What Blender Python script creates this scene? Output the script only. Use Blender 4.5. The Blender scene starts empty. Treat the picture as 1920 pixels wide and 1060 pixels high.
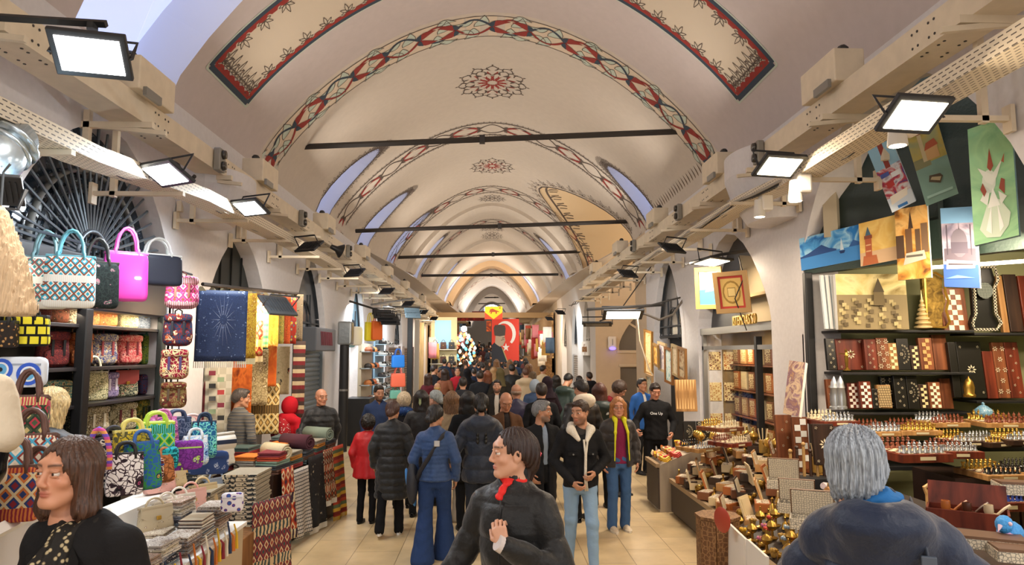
import bpy, bmesh, math, random
import numpy as np
from mathutils import Vector, Matrix, Euler
from mathutils.geometry import delaunay_2d_cdt
random.seed(7)
SC = bpy.context.scene
COL = SC.collection
R = math.radians
pi = math.pi
# ------------------------------------------------------------------ camera, world, exposure
CAMZ = 2.1
FPX = 1300.0
cam_d = bpy.data.cameras.new('camera'); cam = bpy.data.objects.new('camera', cam_d); COL.objects.link(cam)
cam_d.sensor_width = 36; cam_d.lens = FPX/1920*36; cam_d.clip_end = 200
cam.location = (0, 0, CAMZ); cam.rotation_euler = (R(90+5.71), 0, R(-1.67))
SC.camera = cam
CM = Matrix.Translation(cam.location) @ Euler(cam.rotation_euler).to_matrix().to_4x4()
SC.view_settings.view_transform = 'Standard'; SC.view_settings.look = 'None'
SC.view_settings.gamma = 1; SC.view_settings.use_curve_mapping = False
SC.view_settings.exposure = 0.3
w = bpy.data.worlds.new('world'); SC.world = w; w.use_nodes = True
w.node_tree.nodes['Background'].inputs[0].default_value = (1.0, 0.96, 0.94, 1)
w.node_tree.nodes['Background'].inputs[1].default_value = 1.5
try:
    SC.cycles.max_bounces = 6; SC.cycles.diffuse_bounces = 4; SC.cycles.glossy_bounces = 3
    SC.cycles.transmission_bounces = 4; SC.cycles.transparent_max_bounces = 8
    SC.cycles.use_denoising = True; SC.cycles.caustics_reflective = False; SC.cycles.caustics_refractive = False
    SC.cycles.sample_clamp_indirect = 4
except Exception: pass

def ray(px, py):
    d = Vector(((px-960)/FPX, (530-py)/FPX, -1))
    return (CM.to_3x3() @ d)
def W(px, py, y):
    d = ray(px, py); return Vector((0, 0, CAMZ)) + d*(y/d.y)
def Wx(px, py, x):
    d = ray(px, py); return Vector((0, 0, CAMZ)) + d*(x/d.x)
def Wz(px, py, z):
    d = ray(px, py); return Vector((0, 0, CAMZ)) + d*((z-CAMZ)/d.z)
def area_light(name, loc, target, power, color, sx, sy, parent=None, spread=None):
    L = bpy.data.lights.new(name, 'AREA'); L.shape = 'RECTANGLE'; L.size = sx; L.size_y = sy
    L.energy = power; L.color = color
    if spread: L.spread = spread
    o = bpy.data.objects.new(name, L); COL.objects.link(o)
    o.location = loc; o.rotation_euler = (Vector(target)-Vector(loc)).to_track_quat('-Z', 'Y').to_euler()
    if parent:
        o.parent = parent; o.matrix_parent_inverse = parent.matrix_world.inverted() if False else Matrix()
    return o
WARM = (1.0, 0.80, 0.58); NEUT = (1.0, 0.93, 0.84); COOL = (0.82, 0.92, 1.0)
# the hall's own uplights: they sit on top of the cable beams and light the vault
UP_Y = [-3, 1.5, 5.2, 8.2, 11.6, 15.2, 19, 23, 29, 36, 46, 58]
for yy in UP_Y:
    pw = 19 if yy < 12 else (24 if yy < 30 else 60)
    xx = 2.5 if yy < 17 else (2.1 if yy < 30 else 1.7)
    for sx in (-1, 1):
        area_light('uplight', (sx*xx, yy, 4.5), (-sx*1.2, yy+.3, 7.0), pw, (1.0, .90, .80), .6, .3)
# downward light of the hall floodlights between the bays (each lamp body is built further down)
LAMPS = []

# ------------------------------------------------------------------ materials
_mc = {}
def srgb(h):
    if isinstance(h, str):
        h = h.lstrip('#'); c = [int(h[i:i+2], 16)/255 for i in (0, 2, 4)]
    else: c = [x/255 if max(h) > 1 else x for x in h]
    return tuple(((x/12.92) if x <= .04045 else ((x+.055)/1.055)**2.4) for x in c)
def _new(name):
    m = bpy.data.materials.new(name); m.use_nodes = True
    nt = m.node_tree; b = nt.nodes['Principled BSDF']
    return m, nt, b
def N(nt, t, **kw):
    n = nt.nodes.new(t)
    for k, v in kw.items():
        if k in n.inputs: n.inputs[k].default_value = v
        else: setattr(n, k, v)
    return n
def mat(col, rough=.6, metal=0., emit=0., bump=0., bscale=40., spec=.5, var=0., alpha=1., coat=0., trans=0., bstretch=None, sheen=0):
    key = ('m', col, rough, metal, emit, bump, bscale, spec, var, alpha, coat, trans, bstretch, sheen)
    if key in _mc: return _mc[key]
    m, nt, b = _new('paint_%s' % (str(col).strip('#')))
    c = srgb(col)+(1,)
    b.inputs['Base Color'].default_value = c; b.inputs['Roughness'].default_value = rough
    b.inputs['Metallic'].default_value = metal; b.inputs['Specular IOR Level'].default_value = spec
    if coat: b.inputs['Coat Weight'].default_value = coat
    if sheen: b.inputs['Sheen Weight'].default_value = sheen
    if trans: b.inputs['Transmission Weight'].default_value = trans
    if alpha < 1: b.inputs['Alpha'].default_value = alpha
    if emit:
        b.inputs['Emission Color'].default_value = c; b.inputs['Emission Strength'].default_value = emit
    if bump or var:
        tc = N(nt, 'ShaderNodeTexCoord'); src = tc.outputs['Object']
        if bstretch:
            mp = N(nt, 'ShaderNodeMapping'); mp.inputs['Scale'].default_value = bstretch
            nt.links.new(src, mp.inputs[0]); src = mp.outputs[0]
        no = N(nt, 'ShaderNodeTexNoise', Scale=bscale, Detail=4.); nt.links.new(src, no.inputs['Vector'])
        if bump:
            bp = N(nt, 'ShaderNodeBump', Strength=bump, Distance=.01)
            nt.links.new(no.outputs[0], bp.inputs['Height']); nt.links.new(bp.outputs[0], b.inputs['Normal'])
        if var:
            cr = N(nt, 'ShaderNodeValToRGB')
            cr.color_ramp.elements[0].position = .3; cr.color_ramp.elements[1].position = .7
            cr.color_ramp.elements[0].color = tuple(x*(1-var) for x in c[:3])+(1,)
            cr.color_ramp.elements[1].color = tuple(min(1, x*(1+var)) for x in c[:3])+(1,)
            nt.links.new(no.outputs[0], cr.inputs[0]); nt.links.new(cr.outputs[0], b.inputs['Base Color'])
    _mc[key] = m
    return m
def attr_mat(rough=.55, sss=0., bump=0., bscale=300.):
    key = ('attr', rough, sss, bump)
    if key in _mc: return _mc[key]
    m, nt, b = _new('skin_tone'); a = N(nt, 'ShaderNodeAttribute', attribute_name='Col')
    nt.links.new(a.outputs['Color'], b.inputs['Base Color']); b.inputs['Roughness'].default_value = rough
    if sss:
        b.inputs['Subsurface Weight'].default_value = sss; b.inputs['Subsurface Radius'].default_value = (.012, .005, .003)
        b.inputs['Subsurface Scale'].default_value = 1.
    if bump:
        no = N(nt, 'ShaderNodeTexNoise', Scale=bscale, Detail=2.)
        bp = N(nt, 'ShaderNodeBump', Strength=bump, Distance=.003)
        nt.links.new(no.outputs[0], bp.inputs['Height']); nt.links.new(bp.outputs[0], b.inputs['Normal'])
    _mc[key] = m
    return m
def pat(kind, cols, scale=10., rough=.85, metal=0., rot=0., emit=0.):
    """procedural textile / inlay / painted pattern; object coordinates, cols = list of colours"""
    key = ('p', kind, tuple(cols), scale, rough, metal, rot)
    if key in _mc: return _mc[key]
    m, nt, b = _new('pattern_'+kind); L = nt.links.new
    b.inputs['Roughness'].default_value = rough; b.inputs['Metallic'].default_value = metal
    b.inputs['Specular IOR Level'].default_value = .3
    tc = N(nt, 'ShaderNodeTexCoord'); mp = N(nt, 'ShaderNodeMapping'); L(tc.outputs['Object'], mp.inputs[0])
    mp.inputs['Rotation'].default_value = (0, rot, 0)
    src = mp.outputs[0]
    def ramp(fac, stops):
        cr = N(nt, 'ShaderNodeValToRGB'); cr.color_ramp.interpolation = 'CONSTANT'
        e = cr.color_ramp.elements
        while len(e) < len(stops): e.new(.5)
        for i, (p, c) in enumerate(stops): e[i].position = p
        for i, (p, c) in enumerate(stops): e[i].color = srgb(c)+(1,)
        L(fac, cr.inputs[0]); return cr.outputs[0]
    def mathn(op, a, bb=None, c=None):
        n = N(nt, 'ShaderNodeMath', operation=op)
        for i, x in enumerate((a, bb, c)):
            if x is None: continue
            if isinstance(x, (int, float)): n.inputs[i].default_value = x
            else: L(x, n.inputs[i])
        return n.outputs[0]
    def mix(f, a, bb):
        n = N(nt, 'ShaderNodeMix', data_type='RGBA'); L(f, n.inputs[0]); L(a, n.inputs[6]); L(bb, n.inputs[7]); return n.outputs[2]
    def rgb(c):
        n = N(nt, 'ShaderNodeRGB'); n.outputs[0].default_value = srgb(c)+(1,); return n.outputs[0]
    sp = N(nt, 'ShaderNodeSeparateXYZ'); L(src, sp.inputs[0])
    X, Y, Z = sp.outputs
    H = mathn('ADD', X, Y)          # horizontal coordinate valid for both wall directions
    K = len(cols)
    if kind in ('floral', 'leopard', 'blotch'):
        dn = N(nt, 'ShaderNodeTexNoise', Scale=scale*.8, Detail=2.); L(src, dn.inputs['Vector'])
        vm = N(nt, 'ShaderNodeVectorMath', operation='MULTIPLY_ADD'); L(dn.outputs['Color'], vm.inputs[0]); vm.inputs[1].default_value = (1.3/scale,)*3; L(src, vm.inputs[2]); src = vm.outputs[0]
        vo = N(nt, 'ShaderNodeTexVoronoi', Scale=scale); L(src, vo.inputs['Vector'])
        no = N(nt, 'ShaderNodeTexNoise', Scale=scale*.9, Detail=3.); L(src, no.inputs['Vector'])
        d = mathn('ADD', vo.outputs['Distance'], mathn('MULTIPLY', mathn('SUBTRACT', no.outputs[0], .5), .9))
        st = [(0, cols[1 % K]), (.16, cols[2 % K]), (.3, cols[0])]
        if K > 3: st = [(0, cols[1]), (.12, cols[2]), (.26, cols[3]), (.36, cols[0])]
        out = ramp(d, st)
        if kind == 'floral':
            wv = N(nt, 'ShaderNodeTexVoronoi', Scale=scale*2.3, feature='DISTANCE_TO_EDGE'); L(src, wv.inputs['Vector'])
            f = mathn('LESS_THAN', wv.outputs['Distance'], .07)
            out = mix(f, out, rgb(cols[-1]))
    elif kind == 'kilim':            # bands with diamonds
        zz = mathn('MULTIPLY', Z, scale); hh = mathn('MULTIPLY', H, scale*1.2)
        fz = mathn('FRACT', zz); fx = mathn('PINGPONG', hh, .5)
        tri = mathn('ADD', mathn('ABSOLUTE', mathn('SUBTRACT', fz, .5)), fx)
        dia = ramp(tri, [(0, cols[0]), (.22, cols[1 % K]), (.4, cols[2 % K]), (.6, cols[0]), (.78, cols[-1])])
        band = mathn('LESS_THAN', mathn('FRACT', mathn('MULTIPLY', zz, .37)), .28)
        sc = N(nt, 'ShaderNodeTexWave', Scale=scale*1.7, Distortion=3.); L(src, sc.inputs['Vector'])
        st = ramp(sc.outputs[0], [(0, cols[1 % K]), (.5, cols[-1])])
        out = mix(band, dia, st)
    elif kind == 'stripe':
        f = mathn('FRACT', mathn('MULTIPLY', Z, scale))
        out = ramp(f, [(i/K, c) for i, c in enumerate(cols)])
    elif kind == 'vstripe':
        f = mathn('FRACT', mathn('MULTIPLY', H, scale))
        out = ramp(f, [(i/K, c) for i, c in enumerate(cols)])
    elif kind == 'check':
        ch = N(nt, 'ShaderNodeTexChecker', Scale=scale); L(src, ch.inputs['Vector'])
        ch.inputs[1].default_value = srgb(cols[0])+(1,); ch.inputs[2].default_value = srgb(cols[1])+(1,)
        out = ch.outputs[0]
    elif kind == 'inlay':            # mother of pearl lace
        vo = N(nt, 'ShaderNodeTexVoronoi', Scale=scale, feature='DISTANCE_TO_EDGE', Randomness=.55); L(src, vo.inputs['Vector'])
        v2 = N(nt, 'ShaderNodeTexVoronoi', Scale=scale*2.2, Randomness=.4); L(src, v2.inputs['Vector'])
        f = mathn('MULTIPLY', mathn('LESS_THAN', vo.outputs['Distance'], .10), mathn('GREATER_THAN', v2.outputs['Distance'], .25))
        out = mix(f, rgb(cols[0]), rgb(cols[1]))
    elif kind == 'wood':
        mp.inputs['Scale'].default_value = (1, 1, .12)
        no = N(nt, 'ShaderNodeTexNoise', Scale=scale, Detail=6., Distortion=.6); L(src, no.inputs['Vector'])
        cr = N(nt, 'ShaderNodeValToRGB'); L(no.outputs[0], cr.inputs[0])
        cr.color_ramp.elements[0].position = .35; cr.color_ramp.elements[1].position = .68
        cr.color_ramp.elements[0].color = srgb(cols[0])+(1,); cr.color_ramp.elements[1].color = srgb(cols[1])+(1,)
        out = cr.outputs[0]
    elif kind == 'paint':            # brushy canvas
        no = N(nt, 'ShaderNodeTexNoise', Scale=scale, Detail=6., Distortion=1.2); L(src, no.inputs['Vector'])
        cr = N(nt, 'ShaderNodeValToRGB'); L(no.outputs[0], cr.inputs[0])
        e = cr.color_ramp.elements
        while len(e) < K: e.new(.5)
        for i in range(K): e[i].position = .3+.4*i/(K-1)
        for i in range(K): e[i].color = srgb(cols[i])+(1,)
        out = cr.outputs[0]
    elif kind == 'dots':
        vo = N(nt, 'ShaderNodeTexVoronoi', Scale=scale, Randomness=.9); L(src, vo.inputs['Vector'])
        out = ramp(vo.outputs['Distance'], [(0, cols[1]), (.28, cols[2 % K]), (.36, cols[0])])
    elif kind == 'greek':
        br = N(nt, 'ShaderNodeTexBrick', Scale=scale); L(src, br.inputs['Vector'])
        br.inputs['Mortar Size'].default_value = .06
        f = mathn('FRACT', mathn('MULTIPLY', mathn('ADD', H, mathn('MULTIPLY', mathn('FLOOR', mathn('MULTIPLY', Z, scale)), .13)), scale))
        g = mathn('FRACT', mathn('MULTIPLY', Z, scale*1.0))
        f1 = mathn('LESS_THAN', f, .22); g1 = mathn('LESS_THAN', g, .25)
        out = mix(mathn('MAXIMUM', f1, g1), rgb(cols[0]), rgb(cols[1]))
    if kind not in ('check', 'paint', 'wood', 'inlay'):
        n2 = N(nt, 'ShaderNodeTexNoise', Scale=260., Detail=1.); L(src, n2.inputs['Vector'])
        bp = N(nt, 'ShaderNodeBump', Strength=.25, Distance=.003); L(n2.outputs[0], bp.inputs['Height']); L(bp.outputs[0], b.inputs['Normal'])
    if kind == 'paint':
        bp = N(nt, 'ShaderNodeBump', Strength=.3, Distance=.004); L(no.outputs[0], bp.inputs['Height']); L(bp.outputs[0], b.inputs['Normal'])
    L(out, b.inputs['Base Color'])
    _mc[key] = m
    return m
def glow(col, s):
    return mat(col, .5, emit=s)
def glassm():
    key = 'glass'
    if key in _mc: return _mc[key]
    m, nt, b = _new('window_glass'); L = nt.links.new
    tr = N(nt, 'ShaderNodeBsdfTransparent'); tr.inputs[0].default_value = (.93, .95, .95, 1)
    gl = N(nt, 'ShaderNodeBsdfGlossy', Roughness=.03)
    mx = N(nt, 'ShaderNodeMixShader'); mx.inputs[0].default_value = .12; L(tr.outputs[0], mx.inputs[1]); L(gl.outputs[0], mx.inputs[2])
    L(mx.outputs[0], nt.nodes['Material Output'].inputs[0]); _mc[key] = m
    return m

# ------------------------------------------------------------------ mesh builder
class MB:
    def __init__(s): s.v = []; s.f = []; s.mi = []; s.M = Matrix(); s.m = 0
    def add(s, vs, fs, m=None):
        b = len(s.v); s.v += [s.M @ Vector(p) for p in vs]
        s.f += [tuple(b+i for i in f) for f in fs]; s.mi += [s.m if m is None else m]*len(fs)
        return s
    def box(s, c, sz, m=None, rot=None, taper=1.0):
        hx, hy, hz = (x/2 for x in sz); vs = []
        for z in (-1, 1):
            t = taper if z > 0 else 1
            for x, y in ((-1, -1), (1, -1), (1, 1), (-1, 1)): vs.append(Vector((x*hx*t, y*hy*t, z*hz)))
        if rot is not None:
            E = Euler(rot).to_matrix(); vs = [E @ p for p in vs]
        vs = [p+Vector(c) for p in vs]
        return s.add(vs, [(0, 3, 2, 1), (4, 5, 6, 7), (0, 1, 5, 4), (1, 2, 6, 5), (2, 3, 7, 6), (3, 0, 4, 7)], m)
    def rbox(s, c, sz, r=.01, m=None, rot=None):
        """box with chamfered edges"""
        hx, hy, hz = (x/2 for x in sz); r = min(r, hx*.95, hy*.95, hz*.95)
        E = Euler(rot).to_matrix() if rot is not None else Matrix.Identity(3)
        bm = bmesh.new(); bmesh.ops.create_cube(bm, size=1)
        for v in bm.verts: v.co = Vector((v.co.x*sz[0], v.co.y*sz[1], v.co.z*sz[2]))
        bmesh.ops.bevel(bm, geom=list(bm.edges), offset=r, segments=2, affect='EDGES', profile=.5)
        bm.verts.index_update()
        vs = [E @ v.co + Vector(c) for v in bm.verts]; fs = [tuple(v.index for v in f.verts) for f in bm.faces]; bm.free()
        return s.add(vs, fs, m)
    def cyl(s, a, b, ra, rb=None, n=12, m=None, cap=True):
        a = Vector(a); b = Vector(b); rb = ra if rb is None else rb
        d = (b-a); q = d.to_track_quat('Z', 'X') if d.length > 1e-9 else Matrix.Identity(3).to_quaternion()
        vs = [a + q @ Vector((ra*math.cos(2*pi*i/n), ra*math.sin(2*pi*i/n), 0)) for i in range(n)]
        vs += [b + q @ Vector((rb*math.cos(2*pi*i/n), rb*math.sin(2*pi*i/n), 0)) for i in range(n)]
        fs = [(i, (i+1) % n, n+(i+1) % n, n+i) for i in range(n)]
        if cap: fs += [tuple(range(n-1, -1, -1)), tuple(range(n, 2*n))]
        return s.add(vs, fs, m)
    def tube(s, pts, r, n=6, m=None, closed=False, flat=None):
        pts = [Vector(p) for p in pts]; k = len(pts); vs = []; up = Vector((0, 0, 1)); prev = None
        for i, p in enumerate(pts):
            if closed: d = pts[(i+1) % k]-pts[i-1]
            else: d = pts[min(i+1, k-1)]-pts[max(i-1, 0)]
            if d.length < 1e-9: d = Vector((0, 0, 1))
            d.normalize()
            u = (prev - d*prev.dot(d)) if prev is not None else (up-d*up.dot(d) if abs(d.z) < .95 else Vector((1, 0, 0))-d*d.x)
            if u.length < 1e-6: u = Vector((0, 1, 0))
            u.normalize(); prev = u; w_ = d.cross(u)
            rr = r[i] if isinstance(r, (list, tuple)) else r
            r2 = rr if flat is None else rr*flat
            for j in range(n):
                t = 2*pi*j/n; vs.append(p+u*(rr*math.cos(t))+w_*(r2*math.sin(t)))
        fs = []
        for i in range(k if closed else k-1):
            for j in range(n):
                a = i*n+j; b = i*n+(j+1) % n; c = ((i+1) % k)*n+(j+1) % n; d_ = ((i+1) % k)*n+j
                fs.append((a, b, c, d_))
        if not closed: fs += [tuple(range(n-1, -1, -1)), tuple(range((k-1)*n, k*n))]
        return s.add(vs, fs, m)
    def lathe(s, prof, c=(0, 0, 0), n=16, m=None, sx=1., sy=1.):
        c = Vector(c); vs = []
        for r, z in prof:
            for j in range(n): vs.append(c+Vector((r*sx*math.cos(2*pi*j/n), r*sy*math.sin(2*pi*j/n), z)))
        fs = [(i*n+j, i*n+(j+1) % n, (i+1)*n+(j+1) % n, (i+1)*n+j) for i in range(len(prof)-1) for j in range(n)]
        fs += [tuple(range(n-1, -1, -1)), tuple(range((len(prof)-1)*n, len(prof)*n))]
        return s.add(vs, fs, m)
    def ball(s, c, r, n=10, m=None, rot=None):
        if not isinstance(r, (list, tuple)): r = (r, r, r)
        vs = []; k = max(4, n//2+1); E = Euler(rot).to_matrix() if rot else Matrix.Identity(3)
        for i in range(k+1):
            t = pi*i/k
            for j in range(n):
                f = 2*pi*j/n
                vs.append(Vector(c)+E @ Vector((r[0]*math.sin(t)*math.cos(f), r[1]*math.sin(t)*math.sin(f), -r[2]*math.cos(t))))
        fs = [(i*n+j, i*n+(j+1) % n, (i+1)*n+(j+1) % n, (i+1)*n+j) for i in range(k) for j in range(n)]
        return s.add(vs, fs, m)
    def prism(s, poly, d, O=(0, 0, 0), U=(1, 0, 0), V=(0, 0, 1), m=None, mside=None):
        """extrude 2D polygon (u,v) by d along U x V"""
        O = Vector(O); U = Vector(U); V = Vector(V); Nn = U.cross(V).normalized()
        k = len(poly); vs = [O+U*a+V*b for a, b in poly]+[O+U*a+V*b+Nn*d for a, b in poly]
        s.add(vs, [tuple(range(k-1, -1, -1)), tuple(range(k, 2*k))], m)
        b = len(s.v)-2*k; mm = s.m if m is None else m
        if mside is not None: mm = mside
        for i in range(k):
            s.f.append((b+i, b+(i+1) % k, b+k+(i+1) % k, b+k+i)); s.mi.append(mm)
        return s
    def grid(s, fn, nu, nv, m=None, closeu=False):
        vs = [fn(i/nu, j/nv) for i in range(nu+1) for j in range(nv+1)]
        return s.add(vs, [(i*(nv+1)+j, (i+1)*(nv+1)+j, (i+1)*(nv+1)+j+1, i*(nv+1)+j+1) for i in range(nu) for j in range(nv)], m)
    def build(s, name, mats, parent=None, smooth=False, loc=None, rz=None):
        me = bpy.data.meshes.new(name); me.from_pydata(s.v, [], s.f)
        if not isinstance(mats, (list, tuple)): mats = [mats]
        for x in mats: me.materials.append(x)
        if len(mats) > 1: me.polygons.foreach_set('material_index', s.mi)
        if smooth: me.polygons.foreach_set('use_smooth', [True]*len(me.polygons))
        me.validate(); me.update()
        if smooth == 'auto':
            try: me.set_sharp_from_angle(angle=R(40))
            except Exception: pass
        o = bpy.data.objects.new(name, me); COL.objects.link(o)
        if parent is not None: o.parent = parent
        if loc is not None: o.location = loc
        if rz is not None: o.rotation_euler = (0, 0, rz)
        return o
def tag(o, label, cat, group=None, kind=None):
    if label: o['label'] = label
    if cat: o['category'] = cat
    if group: o['group'] = group
    if kind: o['kind'] = kind
    return o
def top(name, label, cat, loc=(0, 0, 0), rot=0, group=None):
    o = bpy.data.objects.new(name, None); COL.objects.link(o); o.empty_display_size = .1
    o.location = loc; o.rotation_euler = rot if isinstance(rot, (tuple, list)) else (0, 0, rot)
    return tag(o, label, cat, group)
def struct(o): o['kind'] = 'structure'; return o
KIDS = {}
def dup(o, loc=None, rot=None, label=None, group=None, scale=None, mats=None):
    if not KIDS.get('_n') == len(bpy.data.objects):
        KIDS.clear()
        for x in bpy.data.objects:
            if x.parent: KIDS.setdefault(x.parent.name, []).append(x)
        KIDS['_n'] = len(bpy.data.objects)
    n0 = 0
    def cp(x, par):
        c = x.copy(); COL.objects.link(c)
        if par is not None: c.parent = par
        kk = [cp(k, c) for k in KIDS.get(x.name, [])]
        KIDS[c.name] = kk; KIDS['_n'] = KIDS['_n']+1
        return c
    c = cp(o, None)
    if loc is not None: c.location = loc
    if rot is not None: c.rotation_euler = rot if isinstance(rot, (tuple, list)) else (0, 0, rot)
    if scale is not None: c.scale = scale if isinstance(scale, (tuple, list)) else (scale,)*3
    if label: c['label'] = label
    if group: c['group'] = group
    if mats:
        for k in [c]+KIDS.get(c.name, []):
            if k.type == 'MESH':
                for i, sl in enumerate(k.material_slots):
                    if sl.material in mats:
                        sl.link = 'OBJECT'; sl.material = mats[k.data.materials[i]] if k.data.materials[i] in mats else sl.material
    return c
def text_mesh(txt, size, name, material, parent=None, loc=(0, 0, 0), rot=(pi/2, 0, 0), depth=.004, xs=1.):
    cu = bpy.data.curves.new(name, 'FONT'); cu.body = txt; cu.size = size; cu.extrude = depth
    cu.align_x = 'CENTER'; cu.align_y = 'CENTER'; cu.resolution_u = 2
    t = bpy.data.objects.new('tmp', cu); COL.objects.link(t)
    dg = bpy.context.evaluated_depsgraph_get(); dg.update()
    me = bpy.data.meshes.new_from_object(t.evaluated_get(dg)); bpy.data.objects.remove(t)
    for v in me.vertices: v.co.x *= xs
    me.materials.clear(); me.materials.append(material)
    o = bpy.data.objects.new(name, me); COL.objects.link(o); o.location = loc; o.rotation_euler = rot
    if parent is not None: o.parent = parent
    return o
def inpoly(p, poly):
    x, y = p; c = False; j = len(poly)-1
    for i in range(len(poly)):
        xi, yi = poly[i]; xj, yj = poly[j]
        if (yi > y) != (yj > y) and x < (xj-xi)*(y-yi)/(yj-yi)+xi: c = not c
        j = i
    return c
def holed(mb, rect, holes, fn, du, dv, m=0, outer=None):
    """surface over the 2D rectangle with polygon holes, mapped by fn(u,v)"""
    u0, u1, v0, v1 = rect
    nu = max(1, int((u1-u0)/du+.5)); nv = max(1, int((v1-v0)/dv+.5))
    pts = []; edges = []
    def loop(pl):
        b = len(pts); pts.extend(Vector(p) for p in pl); k = len(pl)
        edges.extend((b+i, b+(i+1) % k) for i in range(k))
    for h in holes: loop(h)
    border = [(u0+(u1-u0)*i/nu, v0) for i in range(nu)]+[(u1, v0+(v1-v0)*i/nv) for i in range(nv)]
    border += [(u1-(u1-u0)*i/nu, v1) for i in range(nu)]+[(u0, v1-(v1-v0)*i/nv) for i in range(nv)]
    loop(border)
    for i in range(1, nu):
        for j in range(1, nv):
            p = (u0+(u1-u0)*i/nu, v0+(v1-v0)*j/nv)
            if not any(inpoly(p, h) for h in holes): pts.append(Vector(p))
    V2, E2, F2, *_ = delaunay_2d_cdt(pts, edges, [], 0, 1e-5)
    fs = []
    for f in F2:
        c = sum((V2[i] for i in f), Vector((0, 0)))/len(f)
        if any(inpoly(c, h) for h in holes): continue
        fs.append(tuple(f))
    mb.add([fn(p.x, p.y) for p in V2], fs, m)
# 2D paint laid on a curved surface
class Paint:
    def __init__(s, fn): s.fn = fn; s.mb = MB()
    def poly(s, pts, m, h=.004):
        s.mb.add([s.fn(a, b, h) for a, b in pts], [tuple(range(len(pts)))], m)
    def ribbon(s, pts, w_, m, h=.004, taper=False):
        k = len(pts); vs = []
        for i, (a, b) in enumerate(pts):
            p0 = pts[max(0, i-1)]; p1 = pts[min(k-1, i+1)]
            dx = p1[0]-p0[0]; dy = p1[1]-p0[1]; l = math.hypot(dx, dy) or 1
            ww = w_/2*(math.sin(pi*(i+.25)/(k-.5)) if taper else 1)
            nx, ny = -dy/l*ww, dx/l*ww
            vs += [s.fn(a+nx, b+ny, h), s.fn(a-nx, b-ny, h)]
        s.mb.add(vs, [(2*i, 2*i+1, 2*i+3, 2*i+2) for i in range(k-1)], m)
def hprof(x):
    x = min(1, abs(x)); return .65*x**1.8+.35*(1-math.sqrt(max(0, 1-x*x)))
def arch_poly(c, w_, z0, zs, za, n=14):
    """arched opening outline centred c, half width w_, from z0, springing zs, apex za (anticlockwise)"""
    p = [(c-w_, z0), (c+w_, z0)]
    for i in range(n+1):
        x = math.cos(pi*i/n); p.append((c+w_*x, za-(za-zs)*hprof(x)))
    return p
# ================================================================== SHELL OF THE HALL
HW = 3.4; SPR = 4.76; RISE = 2.36; APEX = SPR+RISE
def floor_z(y): return 0 if y < 34 else min(1.7, (y-34)*.047)
def hw_at(y):
    if y < 17: return HW
    if y < 24: return HW-(y-17)/7*.6
    return max(2.2, 2.8-(y-24)*.022)
PLASTER = mat('#d0cdce', .85, bump=.25, bscale=18, var=.035)
VAULT = mat('#c6bbae', .9, bump=.12, bscale=9, var=.03)
WHITEP = mat('#d3cfcb', .85, bump=.1)
# arc length table of the profile (unit half width 3.4)
_A = [(math.sin(a), hprof(math.sin(a))) for a in [pi/2*i/200 for i in range(201)]]
_S = [0.]
for i in range(200):
    _S.append(_S[-1]+math.hypot((_A[i+1][0]-_A[i][0])*HW, (_A[i+1][1]-_A[i][1])*RISE))
SMAX = _S[-1]
def prof(s, k=1.):
    t = abs(s); t = min(t, SMAX-1e-6)
    lo = int(np.searchsorted(_S, t)) ; lo = max(1, min(200, lo))
    f = (t-_S[lo-1])/(_S[lo]-_S[lo-1])
    x = (_A[lo-1][0]*(1-f)+_A[lo][0]*f)*HW; h = (_A[lo-1][1]*(1-f)+_A[lo][1]*f)
    return (x if s >= 0 else -x), APEX-RISE*h
def vault(s, y, h=0.):
    x, z = prof(s); x2, z2 = prof(s+(.01 if s < 0 else -.01))
    k = hw_at(y)/HW
    if h:
        dx, dz = (x2-x), (z2-z); l = math.hypot(dx, dz) or 1
        nx, nz = dz/l, -dx/l
        if nz > 0: nx, nz = -nx, -nz
        x += nx*h; z += nz*h
    return Vector((x*k, y, z))
def s_of_x(x):
    t = abs(x)/HW
    for i in range(200):
        if _A[i+1][0] >= t:
            f = (t-_A[i][0])/(_A[i+1][0]-_A[i][0]); v = _S[i]*(1-f)+_S[i+1]*f
            return v if x >= 0 else -v
    return SMAX if x >= 0 else -SMAX

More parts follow.
